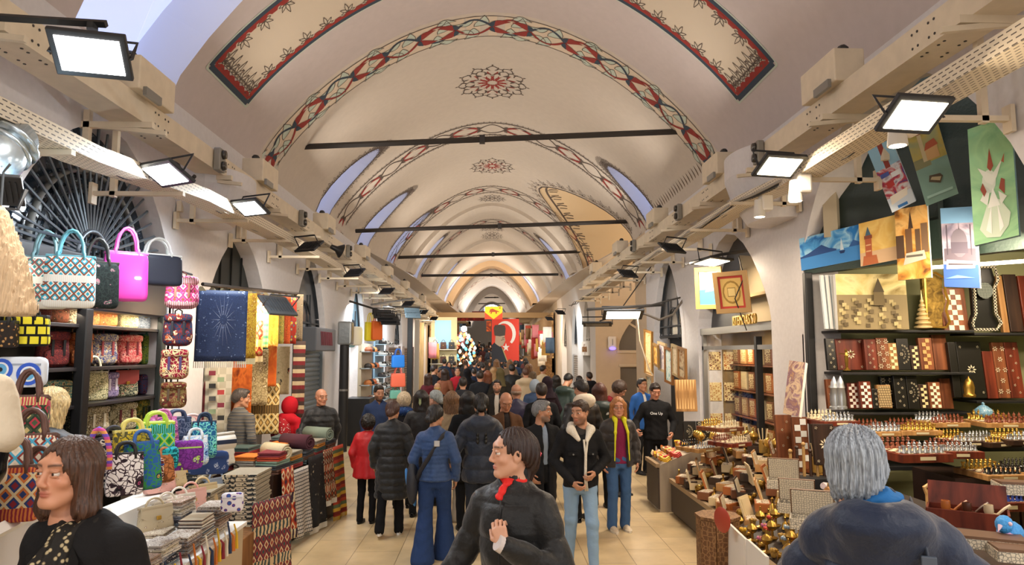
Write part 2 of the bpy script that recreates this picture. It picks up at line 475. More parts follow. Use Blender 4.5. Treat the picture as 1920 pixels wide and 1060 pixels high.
# --- floor: stone paving
def floor_mat():
    m, nt, b = _new('limestone_paving'); L = nt.links.new
    tc = N(nt, 'ShaderNodeTexCoord'); mp = N(nt, 'ShaderNodeMapping'); mp.inputs['Rotation'].default_value = (0, 0, R(90)); L(tc.outputs['Object'], mp.inputs[0])
    br = N(nt, 'ShaderNodeTexBrick', Scale=1.0); br.inputs['Brick Width'].default_value = .95; br.inputs['Row Height'].default_value = .48
    br.inputs['Mortar Size'].default_value = .004; br.inputs['Color1'].default_value = srgb('#cbb48a')+(1,); br.inputs['Color2'].default_value = srgb('#d6c19b')+(1,)
    br.inputs['Mortar'].default_value = srgb('#8f7b5c')+(1,); L(mp.outputs[0], br.inputs['Vector'])
    no = N(nt, 'ShaderNodeTexNoise', Scale=2.2, Detail=6.); L(tc.outputs['Object'], no.inputs['Vector'])
    n3 = N(nt, 'ShaderNodeTexNoise', Scale=14., Detail=5.); L(tc.outputs['Object'], n3.inputs['Vector'])
    cr = N(nt, 'ShaderNodeValToRGB'); L(no.outputs[0], cr.inputs[0])
    cr.color_ramp.elements[0].position = .3; cr.color_ramp.elements[0].color = (.62, .58, .52, 1)
    cr.color_ramp.elements[1].position = .65; cr.color_ramp.elements[1].color = (1.08, 1.04, .98, 1)
    mx = N(nt, 'ShaderNodeMix', data_type='RGBA', blend_type='MULTIPLY'); mx.inputs[0].default_value = .6
    L(br.outputs[0], mx.inputs[6]); L(cr.outputs[0], mx.inputs[7]); L(mx.outputs[2], b.inputs['Base Color'])
    r = N(nt, 'ShaderNodeMapRange'); r.inputs[3].default_value = .22; r.inputs[4].default_value = .42; L(n3.outputs[0], r.inputs[0]); L(r.outputs[0], b.inputs['Roughness'])
    bp = N(nt, 'ShaderNodeBump', Strength=.12, Distance=.004); L(n3.outputs[0], bp.inputs['Height']); L(bp.outputs[0], b.inputs['Normal'])
    return m
mb = MB()
ys = [-7, 0, 6, 12, 20, 28, 34, 40, 46, 52, 58, 64, 70, 74]
mb.grid(lambda u, v: Vector((-5.2+14.4*v, ys[int(round(u*(len(ys)-1)))], floor_z(ys[int(round(u*(len(ys)-1)))]))), len(ys)-1, 4)
struct(mb.build('floor', floor_mat()))

# --- vault with window slits
slits = [(-1, 13.72, .46, -2.25), (-1, 17.7, .48, -2.2), (-1, 20.75, .42, -2.05), (-1, 25, .5, -2.1), (-1, 32.6, .55, -2.05), (-1, 37, .5, -2.05),
         (1, 14.35, .45, 2.42), (1, 25.2, .5, 2.1), (1, 31.4, .55, 2.05), (1, 37, .5, 2.1),
         (-1, 6.35, .85, -1.6)]
holes = []
def slit_poly(sd, yc, hw_, xt):
    st = abs(s_of_x(xt)); sb = SMAX-.03; p = []
    for i in range(17):
        a = pi*i/16; t = math.sin(a)
        p.append((yc+hw_*math.cos(a), sb-.25-(sb-.25-st)*t**.95))
    p = [(yc+hw_, sb)]+p+[(yc-hw_, sb)]
    return [(a, b*sd) for a, b in p]
slitp = [slit_poly(*q) for q in slits]
holes += slitp
# opening of the side street vault on the right
SYC, SHW, SRISE = 19.35, 2.9, 1.98
side = []
for i in range(29):
    a = pi*i/28; xx = math.cos(a); z = SPR+SRISE*(1-hprof(xx))-.02
    t = (APEX-z)/RISE
    lo = 0
    for q in range(200):
        if _A[q][1] <= t: lo = q
    side.append((SYC+SHW*xx, min(_S[lo], SMAX-.02)))
holes.append(side)
mb = MB()
holed(mb, (-7, 74, -SMAX, SMAX), holes, lambda u, v: vault(v, u), .8, .27)
slit_m = mat('#d9dcea', .7); SKYP = glow('#c9d6ff', 1.6)
for (sd, yc, hw_, xt), p in zip(slits, slitp):
    k = len(p); vs = []
    for (a, b) in p:
        q = vault(b, a); vs.append(q)
    for (a, b) in p:
        q = vault(b, a); vs.append(q+Vector((sd*.55, 0, .32)))
    mb.add(vs, [(i, (i+1) % k, k+(i+1) % k, k+i) for i in range(k)], 1)
struct(mb.build('ceiling', [VAULT, slit_m, mat('#bfb4b1', .9, bump=.12, bscale=9, var=.03)], smooth=False))
for p_ in bpy.data.objects['ceiling'].data.polygons:
    p_.use_smooth = p_.material_index == 0
    if p_.material_index == 0 and p_.center.y < 10.1: p_.material_index = 2
for n_, ((sd, yc, hw_, xt), p) in enumerate(zip(slits, slitp)):
    mb = MB(); vs = [vault(b, a)+Vector((sd*.5, 0, .29)) for a, b in p]
    c = sum(vs, Vector())/len(vs); k = len(vs)
    mb.add(vs+[c], [(i, (i+1) % k, k) for i in range(k)])
    struct(mb.build('window_%d' % (n_+1), glow('#c6d2f4', .62)))
# side street vault and its walls
mb = MB()
def sidev(u, v):
    xx = math.cos(pi*u); z = SPR+SRISE*(1-hprof(xx)); y = SYC+SHW*xx
    t = min(.999, (APEX-z)/RISE); x0 = np.interp(t, [a[1] for a in _A], [a[0] for a in _A])*hw_at(y)
    return Vector((x0+(9-x0)*v, y, z))
mb.grid(sidev, 28, 6)
struct(mb.build('ceiling_side_street', mat('#cdb694', .9), smooth=True))
# transverse rib edges (slight steps where bays meet)
def rib(y0, y1, depth, hwf, m, name='trim_1'):
    mb = MB(); n = 48
    def P(i, y, o):
        s = -SMAX+2*SMAX*i/n; p = vault(s, y); q = Vector((0, y, SPR))
        r = p-q; return q+Vector((r.x*(hwf), 0, r.z*1.0-(o if abs(s) < SMAX else 0)))
    for ya, yb, oa, ob in ((y0, y0, 0, depth), (y0, y1, depth, depth), (y1, y1, depth, 0)):
        f0 = 1.02 if oa == 0 else 1
        vs = []
        for i in range(n+1):
            a = P(i, ya, oa); b = P(i, yb, ob)
            if oa == 0: a = vault(-SMAX+2*SMAX*i/n, ya)
            if ob == 0: b = vault(-SMAX+2*SMAX*i/n, yb)
            vs += [a, b]
        mb.add(vs, [(2*i, 2*i+1, 2*i+3, 2*i+2) for i in range(n)])
    return struct(mb.build(name, m, smooth=False))
VG = mat('#c4b4a6', .9)
rib(23.1, 24.0, .10, .955, VAULT, 'trim_1'); rib(30.5, 31.3, .12, .95, VAULT, 'trim_2')
rib(38, 39.2, .3, .9, mat('#c9ab86', .9), 'trim_3'); rib(47, 48.5, .45, .86, WHITEP, 'trim_4'); rib(54, 55, .5, .85, WHITEP, 'trim_5'); rib(62, 63, .5, .85, WHITEP, 'trim_6')

# --- side walls with arched openings
def wall(name, x, sd, y0, y1, openings, th=.38, mats=None, reveal=True):
    """openings: (yc, halfwidth, z0, zs, za); wall face at x, reveal goes outwards"""
    mb = MB(); hs = [arch_poly(*o) for o in openings]
    holed(mb, (y0, y1, 0, SPR+.05), hs, lambda u, v: Vector((x, u, v)), 2.0, 5)
    for h in hs:
        k = len(h); vs = [Vector((x, a, b)) for a, b in h]+[Vector((x+sd*th, a, b)) for a, b in h]
        mb.add(vs, [(i, (i+1) % k, k+(i+1) % k, k+i) for i in range(1, k)])
    return struct(mb.build(name, mats or PLASTER))
OL = [(6.11, 1.26, .02, 2.95, 4.1), (9.45, 1.1, .02, 2.6, 3.66), (13.15, 1.15, .02, 2.5, 3.83), (17.75, .9, .02, 2.5, 3.82), (21.6, .8, .02, 2.4, 3.6),
      (25.5, 1.1, .02, 2.4, 3.7), (1.2, 1.4, .02, 2.6, 3.9)]
wall('wall_left', -HW, -1, -7, 36, OL)
OR_ = [(5.8, 1.62, .02, 3.1, 4.5), (9.85, 1.5, .02, 2.5, 3.8), (13.4, 1.05, .02, 2.5, 3.88), (1.2, 1.6, .02, 2.8, 4.2)]
wall('wall_right', HW, 1, -7, 15.15, OR_)
OR2 = [(24.9, .95, .02, 2.5, 4.0), (28.5, .95, .02, 2.5, 3.95), (32.6, 1.1, .02, 2.5, 3.9)]
wall('wall_right_far', HW, 1, 22.7, 36, OR2, mats=mat('#c9c2ba', .85))
# far walls closing the narrower end of the hall
mb = MB()
for sd in (-1, 1):
    vs = []
    for y in (36, 46, 56, 66, 74):
        vs += [Vector((sd*3.4, y, 0)), Vector((sd*3.4, y, SPR+.05))]
    mb.add(vs, [(2*i, 2*i+1, 2*i+3, 2*i+2) for i in range(4)])
struct(mb.build('wall_far_sides', mat('#b9a88f', .9)))
mb = MB()     # ledge between walls and the narrower far vault
for sd in (-1, 1):
    vs = []
    for i in range(30):
        y = 17+57*i/29; vs += [Vector((sd*hw_at(y), y, SPR)), Vector((sd*3.42, y, SPR))]
    mb.add(vs, [(2*i, 2*i+1, 2*i+3, 2*i+2) for i in range(29)])
struct(mb.build('trim_7', VAULT))
mb = MB(); mb.box((0, 74.2, 4), (9, .3, 8)); struct(mb.build('wall_end', mat('#c9c6c4', .9)))
mb = MB()
for i in range(4): mb.box((-.62+i*.42, 74.02, 6.95-.1), (.3, .06, 1.05))
struct(mb.build('window_12', glow('#dfe6ff', 3)))
# side street walls
mb = MB()
holed(mb, (HW, 9.4, 0, SPR+.05), [arch_poly(5.25, 1.08, 2.15, 2.3, 3.5)[:], [(4.2, .02), (6.3, .02), (6.3, 1.6), (4.2, 1.6)]], lambda u, v: Vector((u, 22.7, v)), 3, 6)
h = arch_poly(5.25, 1.08, 2.15, 2.3, 3.5); k = len(h)
mb.add([Vector((a, 22.7, b)) for a, b in h]+[Vector((a, 22.85, b)) for a, b in h], [(i, (i+1) % k, k+(i+1) % k, k+i) for i in range(k)])
mb.add([(HW, 16.3, 0), (9.4, 16.3, 0), (9.4, 16.3, 5), (HW, 16.3, 5)], [(0, 1, 2, 3)])
mb.add([(HW, 15.15, 0), (HW, 16.3, 0), (HW, 16.3, 5), (HW, 15.15, 5)], [(0, 1, 2, 3)])
mb.add([(9.4, 16.3, 0), (9.4, 22.7, 0), (9.4, 22.7, 7), (9.4, 16.3, 7)], [(0, 1, 2, 3)])
struct(mb.build('wall_side_street', mat('#c8b296', .88, var=.03, bscale=5)))
mb = MB(); mb.box((5.25, 22.9, 2.85), (2.3, .06, 1.5), 0); mb.box((5.25, 22.9, .8), (2.2, .06, 1.7), 0)
mb.box((5.0, 22.84, 2.75), (.07, .05, 1.5), 1, rot=(0, R(-58), 0)); mb.box((5.25, 22.68, 2.1), (2.3, .06, .08), 1)
mb.box((5.25, 22.68, 1.66), (2.2, .06, .08), 1)
struct(mb.build('window_13', [mat('#6f675d', .7), mat('#cdbba0', .8)]))
# corbels on the first piers
def corbel(sd, px0, px1, yy, z0, z1, nm):
    mb = MB(); x = sd*HW
    n = 10
    def f(u, v):
        a = pi*u; e = math.sin(a)**.6
        k = 1 if v > .5 else .62+.76*v
        return Vector((x-sd*(.62*e*k), yy-(.62*math.cos(a))*k, z0+(z1-z0)*v))
    mb.grid(f, 18, 3)
    c = [f(i/18, 0) for i in range(19)]; mb.add(c, [tuple(range(19))])
    struct(mb.build(nm, PLASTER, smooth=False))
corbel(-1, 0, 0, 7.95, 3.55, 4.1, 'trim_8'); corbel(1, 0, 0, 7.9, 3.6, 4.4, 'trim_9')

# --- painted decoration on the vault
RED, NAVY, MINT, INK, CREAM = mat('#8e2a22', .8), mat('#2f3d4c', .8), mat('#b9c4b6', .8), mat('#54473f', .85), mat('#d3c2ac', .85)
OCHL = mat('#6e5a4a', .85)
def leaf(cx, cy, ang, L, wd, bend=.25, n=6):
    a = []; b = []
    ca, sa = math.cos(ang), math.sin(ang)
    for i in range(n+1):
        t = i/n; w_ = wd*math.sin(pi*min(1, t*1.05))**.8*(1-.35*t); o = bend*L*math.sin(pi*t)
        a.append((t*L, o+w_)); b.append((t*L, o-w_))
    return [(cx+x*ca-y*sa, cy+x*sa+y*ca) for x, y in a+b[::-1]]
def palmette(P, cx, cy, ang, k, m, fill=None):
    for da, L in ((0, 1.), (.7, .72), (-.7, .72), (1.5, .5), (-1.5, .5)):
        pl = leaf(cx, cy, ang+da, L*k, .13*k, .0, 5)
        if fill: P.poly(pl, fill, .005)
        P.ribbon(pl+[pl[0]], .022*k+.004, m, .008)
def band(nm, y0, y1, big=True, bg=True):
    P = Paint(lambda a, b, h: vault(a, b, h)); yc = (y0+y1)/2; A = (y1-y0)/2*.72
    Lh = .56 if big else .62; n = int(2*SMAX/Lh); Lh = 2*SMAX/n
    if bg and big:
        for i in range(120):
            a = -SMAX+2*SMAX*i/120; b = a+2*SMAX/120
            P.poly([(a, y0), (b, y0), (b, y1), (a, y1)], 4, .003)
        for yy in (y0, y1): P.ribbon([(-SMAX+2*SMAX*i/120, yy) for i in range(121)], .018, 3, .006)
    for sgn, mi in ((1, 1), (-1, 0)):
        mm = mi if big else 3
        P.ribbon([(-SMAX+Lh*i/10, yc+sgn*A*math.cos(pi*i/10)) for i in range(10*n+1)], .05 if big else .045, mm, .007)
    for i in range(n+1):
        s = -SMAX+Lh*i
        for sg in (1, -1):
            y = yc
            P.poly(leaf(s-Lh*.5, y, (.55 if sg > 0 else -.55)+(pi if i % 2 else 0), Lh*.58, .085 if big else .055, .2*sg), 0, .010)
            P.poly(leaf(s-Lh*.5, y, (1.35*sg)+(pi if i % 2 else 0), Lh*.34, .05, .15*sg), 1 if big else 3, .011)
            if big:
                pl = leaf(s, yc+sg*A*.1, (pi/2)*sg+.45, Lh*.66, .11, -.2*sg); P.poly(pl, 2, .005); P.ribbon(pl+[pl[0]], .010, 3, .0085)
                pl = leaf(s, yc+sg*A*.95, pi*(i % 2)+.2*sg, Lh*.55, .075, .25*sg); P.poly(pl, 2, .005); P.ribbon(pl+[pl[0]], .010, 3, .0085)
    if not big:
        for sg, yy in ((1, y1), (-1, y0)):
            P.ribbon([(-SMAX+2*SMAX*i/140, yy+.03*math.cos(i*pi/1)) for i in range(141)], .03, 3, .006)
            for i in range(70):
                palmette(P, -SMAX+2*SMAX*(i+.5)/70, yy, sg*pi/2, .13, 3)
    struct(P.mb.build(nm, [RED, NAVY, MINT, INK, CREAM]))
band('trim_10', 9.95, 10.62, True)
band('trim_11', 14.85, 15.65, False); band('trim_12', 20.7, 21.5, False); band('trim_13', 26, 26.7, False); band('trim_14', 41, 42.4, False); band('trim_15', 45, 46.4, False)
# bordered panels of the nearest bay
def panel(nm, y0, y1, sgn, s_in, s_out):
    P = Paint(lambda a, b, h: vault(a, b, h))
    def side(pts, d=.0):
        P.ribbon(pts, .03, 2, .004)
    n = 60
    def fr(o): return [(sgn*(s_in+(s_out-o-s_in)*i/n), y0+o) for i in range(n+1)], [(sgn*(s_out-o), y0+o+(y1-y0-2*o)*i/12) for i in range(13)], [(sgn*(s_in+(s_out-o-s_in)*i/n), y1-o) for i in range(n+1)]
    for o, w_, mi in ((0, .03, 2), (.045, .075, 1), (.10, .05, 0)):
        for pts in fr(o): P.ribbon(pts, w_, mi, .005+o*.02)
    for i in range(40):
        a, b = s_in+(s_out-.13-s_in)*i/40, s_in+(s_out-.13-s_in)*(i+1)/40; P.poly([(sgn*a, y0+.12), (sgn*b, y0+.12), (sgn*b, y1-.12), (sgn*a, y1-.12)], 6, .002)
    for i in range(int((s_out-s_in)/.16)):
        s = s_out-.2-.16*i
        for yy, d in ((y0+.13, 1), (y1-.13, -1)):
            P.poly([(sgn*(s-.08), yy-.03*d), (sgn*(s+.08), yy-.03*d), (sgn*(s+.04), yy+.03*d), (sgn*(s-.04), yy+.03*d)], 0, .008)
            if i % 2 == 0: palmette(P, sgn*s, yy+.03*d, d*pi/2, .2, 3, 5)
    for i in range(6):
        yy = y0+.22+(y1-y0-.44)*i/5
        P.poly([(sgn*(s_out-.12), yy-.09), (sgn*(s_out-.12), yy+.09), (sgn*(s_out-.155), yy+.03), (sgn*(s_out-.155), yy-.03)], 0, .008)
        palmette(P, sgn*(s_out-.18), yy, pi if sgn > 0 else 0, .22, 3, 5)
    struct(P.mb.build(nm, [RED, NAVY, MINT, INK, CREAM, mat('#c3b7a4', .85), mat('#c6b8a4', .9)]))
panel('trim_16', 7.5, 8.75, -1, .3, abs(s_of_x(3.17))); panel('trim_17', 7.3, 8.5, 1, .3, abs(s_of_x(3.15)))
panel('trim_18', 4.1, 5.35, -1, .3, abs(s_of_x(3.1))); panel('trim_19', 4.1, 5.35, 1, .3, abs(s_of_x(3.1)))
# crown medallions
def medal(nm, y, rx, ry, red=True):
    P = Paint(lambda a, b, h: vault(a, b, h))
    for k in range(12):
        a = 2*pi*k/12; c, s_ = math.cos(a), math.sin(a)
        for rr, L, w_, mi in ((.12, .34, .05, 0 if red else 3), (.5, .22, .045, 0 if red and k % 2 else 3), (.72, .24, .03, 3)):
            for da in (-.22, .22):
                x0, y0_ = rr*math.cos(a+da*.4)*rx, rr*math.sin(a+da*.4)*ry
                pl = [(rx*(q[0])+0, ry*(q[1])) for q in leaf(rr*math.cos(a+da*.3), rr*math.sin(a+da*.3), a+da*2.2, L, w_, .2*(1 if da > 0 else -1))]
                P.poly([(p[0]-.0, y+p[1]) for p in pl], mi, .006)
        p = [(rx*(.62+.16*math.cos(6*t))*math.cos(t), y+ry*(.62+.16*math.cos(6*t))*math.sin(t)) for t in [a+2*pi/12*j/6 for j in range(7)]]
        P.ribbon(p, .018, 3, .008)
        p = [(rx*(.9+.07*math.cos(12*t))*math.cos(t), y+ry*(.9+.07*math.cos(12*t))*math.sin(t)) for t in [a+2*pi/12*j/8 for j in range(9)]]
        P.ribbon(p, .018, 3, .008)
        P.poly(leaf(rx*c*.98, y+ry*s_*.98, math.atan2(s_*ry, c*rx), .07, .022, 0, 4), 3, .006)
    struct(P.mb.build(nm, [RED, NAVY, MINT, INK]))
medal('trim_20', 12.55, .66, .78); medal('trim_21', 18.4, .6, .75); medal('trim_22', 22.35, .5, .5, False); medal('trim_23', 29.6, .6, 1.0, False); medal('trim_24', 27.9, .6, .6, False)
# fringes round the window slits and the side street opening
P = Paint(lambda a, b, h: vault(b, a, h))
for q, p in list(zip(slits, slitp))[:10]:
    k = len(p)
    P.ribbon(p, .035, 0, .006)
    for i in range(1, k-1):
        for f in (0, .5):
            a, b = p[i][0]*(1-f)+p[i+1][0]*f, p[i][1]*(1-f)+p[i+1][1]*f
            dx, dy = a-q[1], (b-(SMAX-1.)*q[0])
            ang = math.atan2(dy, dx) if abs(b) < SMAX-1 else (0 if dx > 0 else pi)
            if abs(b) < SMAX-.4: palmette(P, a, b, ang, .2 if i not in (7, 8, 9, 10) else .3, 0)
struct(P.mb.build('trim_25', [INK]))
P = Paint(lambda a, b, h: vault(b, a, h))
P.ribbon(side, .05, 0, .006); P.ribbon([(SYC+(a-SYC)*1.04, b-.08) for a, b in side], .035, 1, .006)
for i in range(1, 28):
    a, b = side[i]; ang = math.atan2(-1.2, (a-SYC)*.9)
    palmette(P, SYC+(a-SYC)*1.04, b-.1, ang, .3, 0)
struct(P.mb.build('trim_26', [INK, CREAM]))
P = Paint(lambda a, b, h: sidev(a, b)-Vector((0, 0, .01)))
for i in range(20):
    u = .03+.94*i/19; 
    pl = leaf(0, 0, 0, 1, .2, 0)
    P.ribbon([(u, .03), (u+.006, .05), (u, .075)], .005, 0, .005); P.ribbon([(u-.01, .04), (u-.012, .07)], .004, 0); P.ribbon([(u+.012, .04), (u+.015, .07)], .004, 0)
P.ribbon([(i/40, .03) for i in range(41)], .008, 0)
struct(P.mb.build('trim_27', [INK]))
# foot borders of the far arches on the right, row of flame motifs above the cornice
P = Paint(lambda a, b, h: vault(a, b, h))
for i in range(22):
    y = 10.75+i*.155
    for da in (-.5, 0, .5): P.poly(leaf(SMAX-.05, y, pi+da, .16 if da else .34, .02, 0, 5), 0, .006)
struct(P.mb.build('trim_28', [OCHL]))
# tie rods of blackened iron
for i, (a, b) in enumerate([((530, 277, 11.15), (1290, 246, 10.6)), ((677, 433, 16.3), (1195, 415, 16.2)), ((748, 483, 21.6), (1096, 472, 22.0)), ((795, 517, 25.5), (1042, 515, 26.5)),
                             ((870, 559, 56), (986, 557, 56)), ((872, 570, 60), (982, 569, 60))]):
    A = W(*a); B = W(*b); mb = MB(); d = (B-A); mb.tube([A-d*.02, A+d*.33, A+d*.66, B+d*.02], .048, 4); mb.box((A+B)/2, (.09, .12, .12))
    o = mb.build('tie_rod', mat('#2b2624', .6))
    tag(o, ['black iron tie rod across the hall right behind the large red and navy painted arch', 'second black iron tie rod from the camera, crossing below the second painted arch',
        'third black iron tie rod, spanning the hall at the third painted arch', 'fourth black iron tie rod, short and level in front of the tan arch',
        'upper of the two thin rods under the white arches far back', 'lower of the two thin rods just above the hanging lion pennant'][i], 'tie rod')
# ================================================================== CABLE BEAMS, TRAYS, LAMPS
ORD = ['nearest', 'second nearest', 'third nearest', 'fourth nearest', 'fifth nearest', 'sixth nearest', 'seventh nearest', 'eighth nearest', 'ninth nearest', 'tenth nearest', 'eleventh nearest', 'twelfth nearest', 'thirteenth nearest', 'fourteenth nearest']
METW = mat('#d6c8b0', .55, spec=.4, var=.06, bscale=8); METD = mat('#2a2725', .5); GREYM = mat('#8f8f8c', .35, metal=.7); BLACKM = mat('#17181a', .45)
def slots_mat():
    m, nt, b = _new('perforated_steel'); L = nt.links.new
    tc = N(nt, 'ShaderNodeTexCoord'); sp = N(nt, 'ShaderNodeSeparateXYZ'); L(tc.outputs['Object'], sp.inputs[0])
    ad = N(nt, 'ShaderNodeMath', operation='ADD'); L(sp.outputs[0], ad.inputs[0]); L(sp.outputs[2], ad.inputs[1])
    cb = N(nt, 'ShaderNodeCombineXYZ'); L(sp.outputs[1], cb.inputs[0]); L(ad.outputs[0], cb.inputs[1])
    br = N(nt, 'ShaderNodeTexBrick', Scale=1.); br.inputs['Brick Width'].default_value = .06; br.inputs['Row Height'].default_value = .028
    br.inputs['Mortar Size'].default_value = .0105; br.inputs['Mortar Smooth'].default_value = .0
    br.inputs['Color1'].default_value = srgb('#5d5348')+(1,); br.inputs['Color2'].default_value = srgb('#4d453c')+(1,); br.inputs['Mortar'].default_value = srgb('#d9ccb4')+(1,)
    L(cb.outputs[0], br.inputs['Vector']); L(br.outputs[0], b.inputs['Base Color']); b.inputs['Roughness'].default_value = .5
    return m
SLOT = slots_mat()
def chan(mb, pts, sd, w_, h, t=.012, m=0, m2=0):
    """channel: vertical web facing the hall, flange below going to the wall"""
    vs = []
    for p in pts:
        x, y, z = p
        vs += [Vector((x, y, z)), Vector((x, y, z-h)), Vector((x+sd*w_, y, z-h)), Vector((x+sd*w_, y, z-h+.04)), Vector((x+sd*t, y, z-h+t)), Vector((x+sd*t, y, z))]
    for i in range(len(pts)-1):
        a = i*6; b = a+6
        fs = [(a, a+1, b+1, b), (a+1, a+2, b+2, b+1), (a+2, a+3, b+3, b+2), (a+4, a+5, b+5, b+4), (a+3, a+4, b+4, b+3), (a+5, a, b, b+5)]
        mb.add(vs, [], m) if False else None
        base = len(mb.v)
        loc = [mb.M @ v for v in vs[a:a+12]]
        mb.v += loc; mb.f += [tuple(base+q-a for q in f) for f in fs]; mb.mi += [m, m2, m, m, m, m]
EN = {-1: 'left', 1: 'right'}
for sd in (-1, 1):
    # upper beam
    zt = 4.2 if sd < 0 else 4.33
    xb = sd*2.9; yend = 36 if sd < 0 else 21.9
    root = top('cable_beam', 'long cream steel beam with riveted joints, upper of the two along the %s wall' % EN[sd], 'cable beam', (0, 0, 0))
    mb = MB(); chan(mb, [(xb, -4, zt), (xb, yend*.5, zt), (xb, yend, zt)], sd, .27, .2)
    mb.build('channel', METW, root)
    mb = MB(); y = -2
    while y < yend:
        for dy in (-.12, -.06, .06, .12):
            for dz in (.05, .15): mb.cyl((xb-sd*.001, y+dy, zt-dz), (xb-sd*.004, y+dy, zt-dz), .010, n=6)
            for dx in (.06, .2): mb.cyl((xb+sd*dx, y+dy, zt-.199), (xb+sd*dx, y+dy, zt-.204), .010, n=6)
        y += 1.6
    mb.build('bolts', METD, root)['kind'] = 'stuff'
    mb = MB(); y = 2.2
    while y < yend:
        mb = MB(); mb.box((sd*3.12, y, zt-.225), (.6, .05, .05)); mb.box((sd*3.36, y, zt-.35), (.05, .05, .5)); mb.box((sd*3.02, y, zt-.26), (.62, .035, .035), rot=(0, sd*R(-6), 0))
        mb.build('bracket', METW, root); y += 1.75
    # lower perforated tray
    P_ = [(-3, 0), (2.2, 0)]
    if sd < 0:
        path = [(-2.62, -2, 3.42), (-2.62, 2.5, 3.44), (-2.62, 4.6, 3.47), (-2.62, 6.4, 3.6), (-2.66, 9, 3.66), (-2.7, 14, 3.66), (-2.72, 20, 3.62), (-2.75, 36, 3.6)]
    else:
        path = [(2.62, -2, 3.76), (2.62, 4.5, 3.74), (2.62, 5.8, 3.72), (2.78, 6.6, 3.8), (2.78, 7.6, 3.86), (2.74, 10, 3.8), (2.74, 15, 3.8), (2.8, 22, 3.8)]
    root = top('cable_tray', 'perforated cream cable tray hung below the upper beam, along the %s wall' % EN[sd], 'cable tray', (0, 0, 0))
    mb = MB(); chan(mb, path, sd, .24, .11); mb.build('tray_channel', [SLOT], root)
    y = 1.2
    while y < path[-1][1]:
        z = np.interp(y, [p[1] for p in path], [p[2] for p in path])-.11
        mb = MB(); mb.box((sd*3.0, y, z-.02), (.78, .045, .035)); mb.box((sd*3.2, y, z+.25), (.045, .045, .6)); mb.box((sd*3.37, y, z-.02), (.03, .08, .18))
        mb.build('bracket', METW, root); y += 1.55
    for k in range(3):
        mb = MB(); pts = []
        for i in range(40):
            y = 1+i*.6; z = np.interp(y, [p[1] for p in path], [p[2] for p in path])
            pts.append((sd*(2.72+.05*k+.02*math.sin(i*1.7+k)), y, z-.085+.02*math.sin(i*2.3+k)))
        mb.tube(pts, .014, 5); mb.build('cable', mat('#2b2a2a' if k % 2 else '#9a948a', .6), root)
    # uplight boxes standing on the beam
    for i, yy in enumerate(UP_Y[1:9]):
        if sd > 0 and yy > 22: continue
        r_ = top('uplight_box', 'cream sheet steel uplight box on the %s beam, the %s of its row' % (EN[sd], ORD[i]), 'light fitting', (sd*2.95, yy+.55, zt), 0, 'uplight boxes standing on the %s beam' % EN[sd])
        mb = MB(); mb.rbox((0, 0, .14), (.26, .62, .28), .012); mb.build('housing', METW, r_)
        mb = MB(); mb.box((-sd*.145, -.12, .0), (.03, .26, .07)); mb.build('bracket', GREYM, r_)
        for dy in (-.2, .2):
            mb = MB(); mb.ball((0, dy, .30), (.05, .07, .05), 8); mb.build('cable_gland', BLACKM, r_)
    for i, yy in enumerate([3.6, 7.2, 10.4, 13.8]):
        r_ = top('emergency_light', 'grey twin-lens emergency lamp clamped to the %s beam face, %s to the camera' % (EN[sd], ORD[i]), 'lamp', (sd*2.86, yy, zt-.1))
        mb = MB(); mb.rbox((0, 0, 0), (.07, .16, .24), .01); mb.build('lamp_body', mat('#8b877e', .5, metal=.3), r_)
        for dz in (-.06, .06):
            mb = MB(); mb.lathe([(.0, .0), (.05, .0), (.045, .03), (.0, .035)], (0, 0, 0), 12); o = mb.build('lens', mat('#4d4a46', .15, metal=.5), r_, smooth=True)
            o.location = (-sd*.035, 0, dz); o.rotation_euler = (0, -sd*pi/2, 0)
# floodlights
def flood(loc, aim, sz, label, power, col=NEUT, body='#202226', bracket=True, emit=9, group=None, glare=True):
    L = Vector(loc); d = (Vector(aim)-L).normalized()
    q = d.to_track_quat('-Z', 'Y')
    root = top('floodlight', label, 'floodlight', loc, tuple(q.to_euler()), group)
    M_ = mat(body, .5)
    mb = MB(); mb.rbox((0, 0, .012), (sz, sz*.72, .03), .006)
    for i in range(9): mb.box((-sz*.4+sz*.1*i, 0, .03), (.006, sz*.5, .012))
    mb.build('housing', M_, root)
    mb = MB(); mb.box((0, 0, -.0055), (sz*.82, sz*.54, .004)); mb.build('light_panel', glow('#ffffff' if col != WARM else '#fff0d0', emit) if power else mat('#44474a', .2), root)
    if bracket:
        mb = MB(); s = sz*.52
        mb.tube([(-s, 0, .0), (-s, 0, .17), (s, 0, .17), (s, 0, .0)], .013, 4, flat=.6)
        mb.build('bracket', M_, root)
    if power:
        loc2 = L+d*.02
        area_light('floodlight_lamp', loc2, aim, power, col, sz*.8, sz*.5)
    return root
flood((-2.07, 3.5, 3.62), (-1.75, 2.2, 1.9), .36, 'large black floodlight hanging at the top left corner under a square bracket', 20)
flood((-2.44, 5.15, 3.42), (-2.9, 4.3, 1.6), .36, 'black floodlight on the left tray above the bag shop arch', 34, COOL)
flood((-2.44, 6.95, 3.54), (-2.9, 6.0, 1.6), .34, 'black floodlight on the left tray beside the plaster corbel', 34, COOL)
flood((2.44, 3.82, 3.46), (2.6, 2.6, 1.6), .36, 'black floodlight on curved bracket above the green dancer canvas', 22, WARM)
flood((2.40, 5.6, 3.64), (2.6, 4.6, 1.7), .38, 'black floodlight on the right tray, between two white spotlights', 15, WARM)
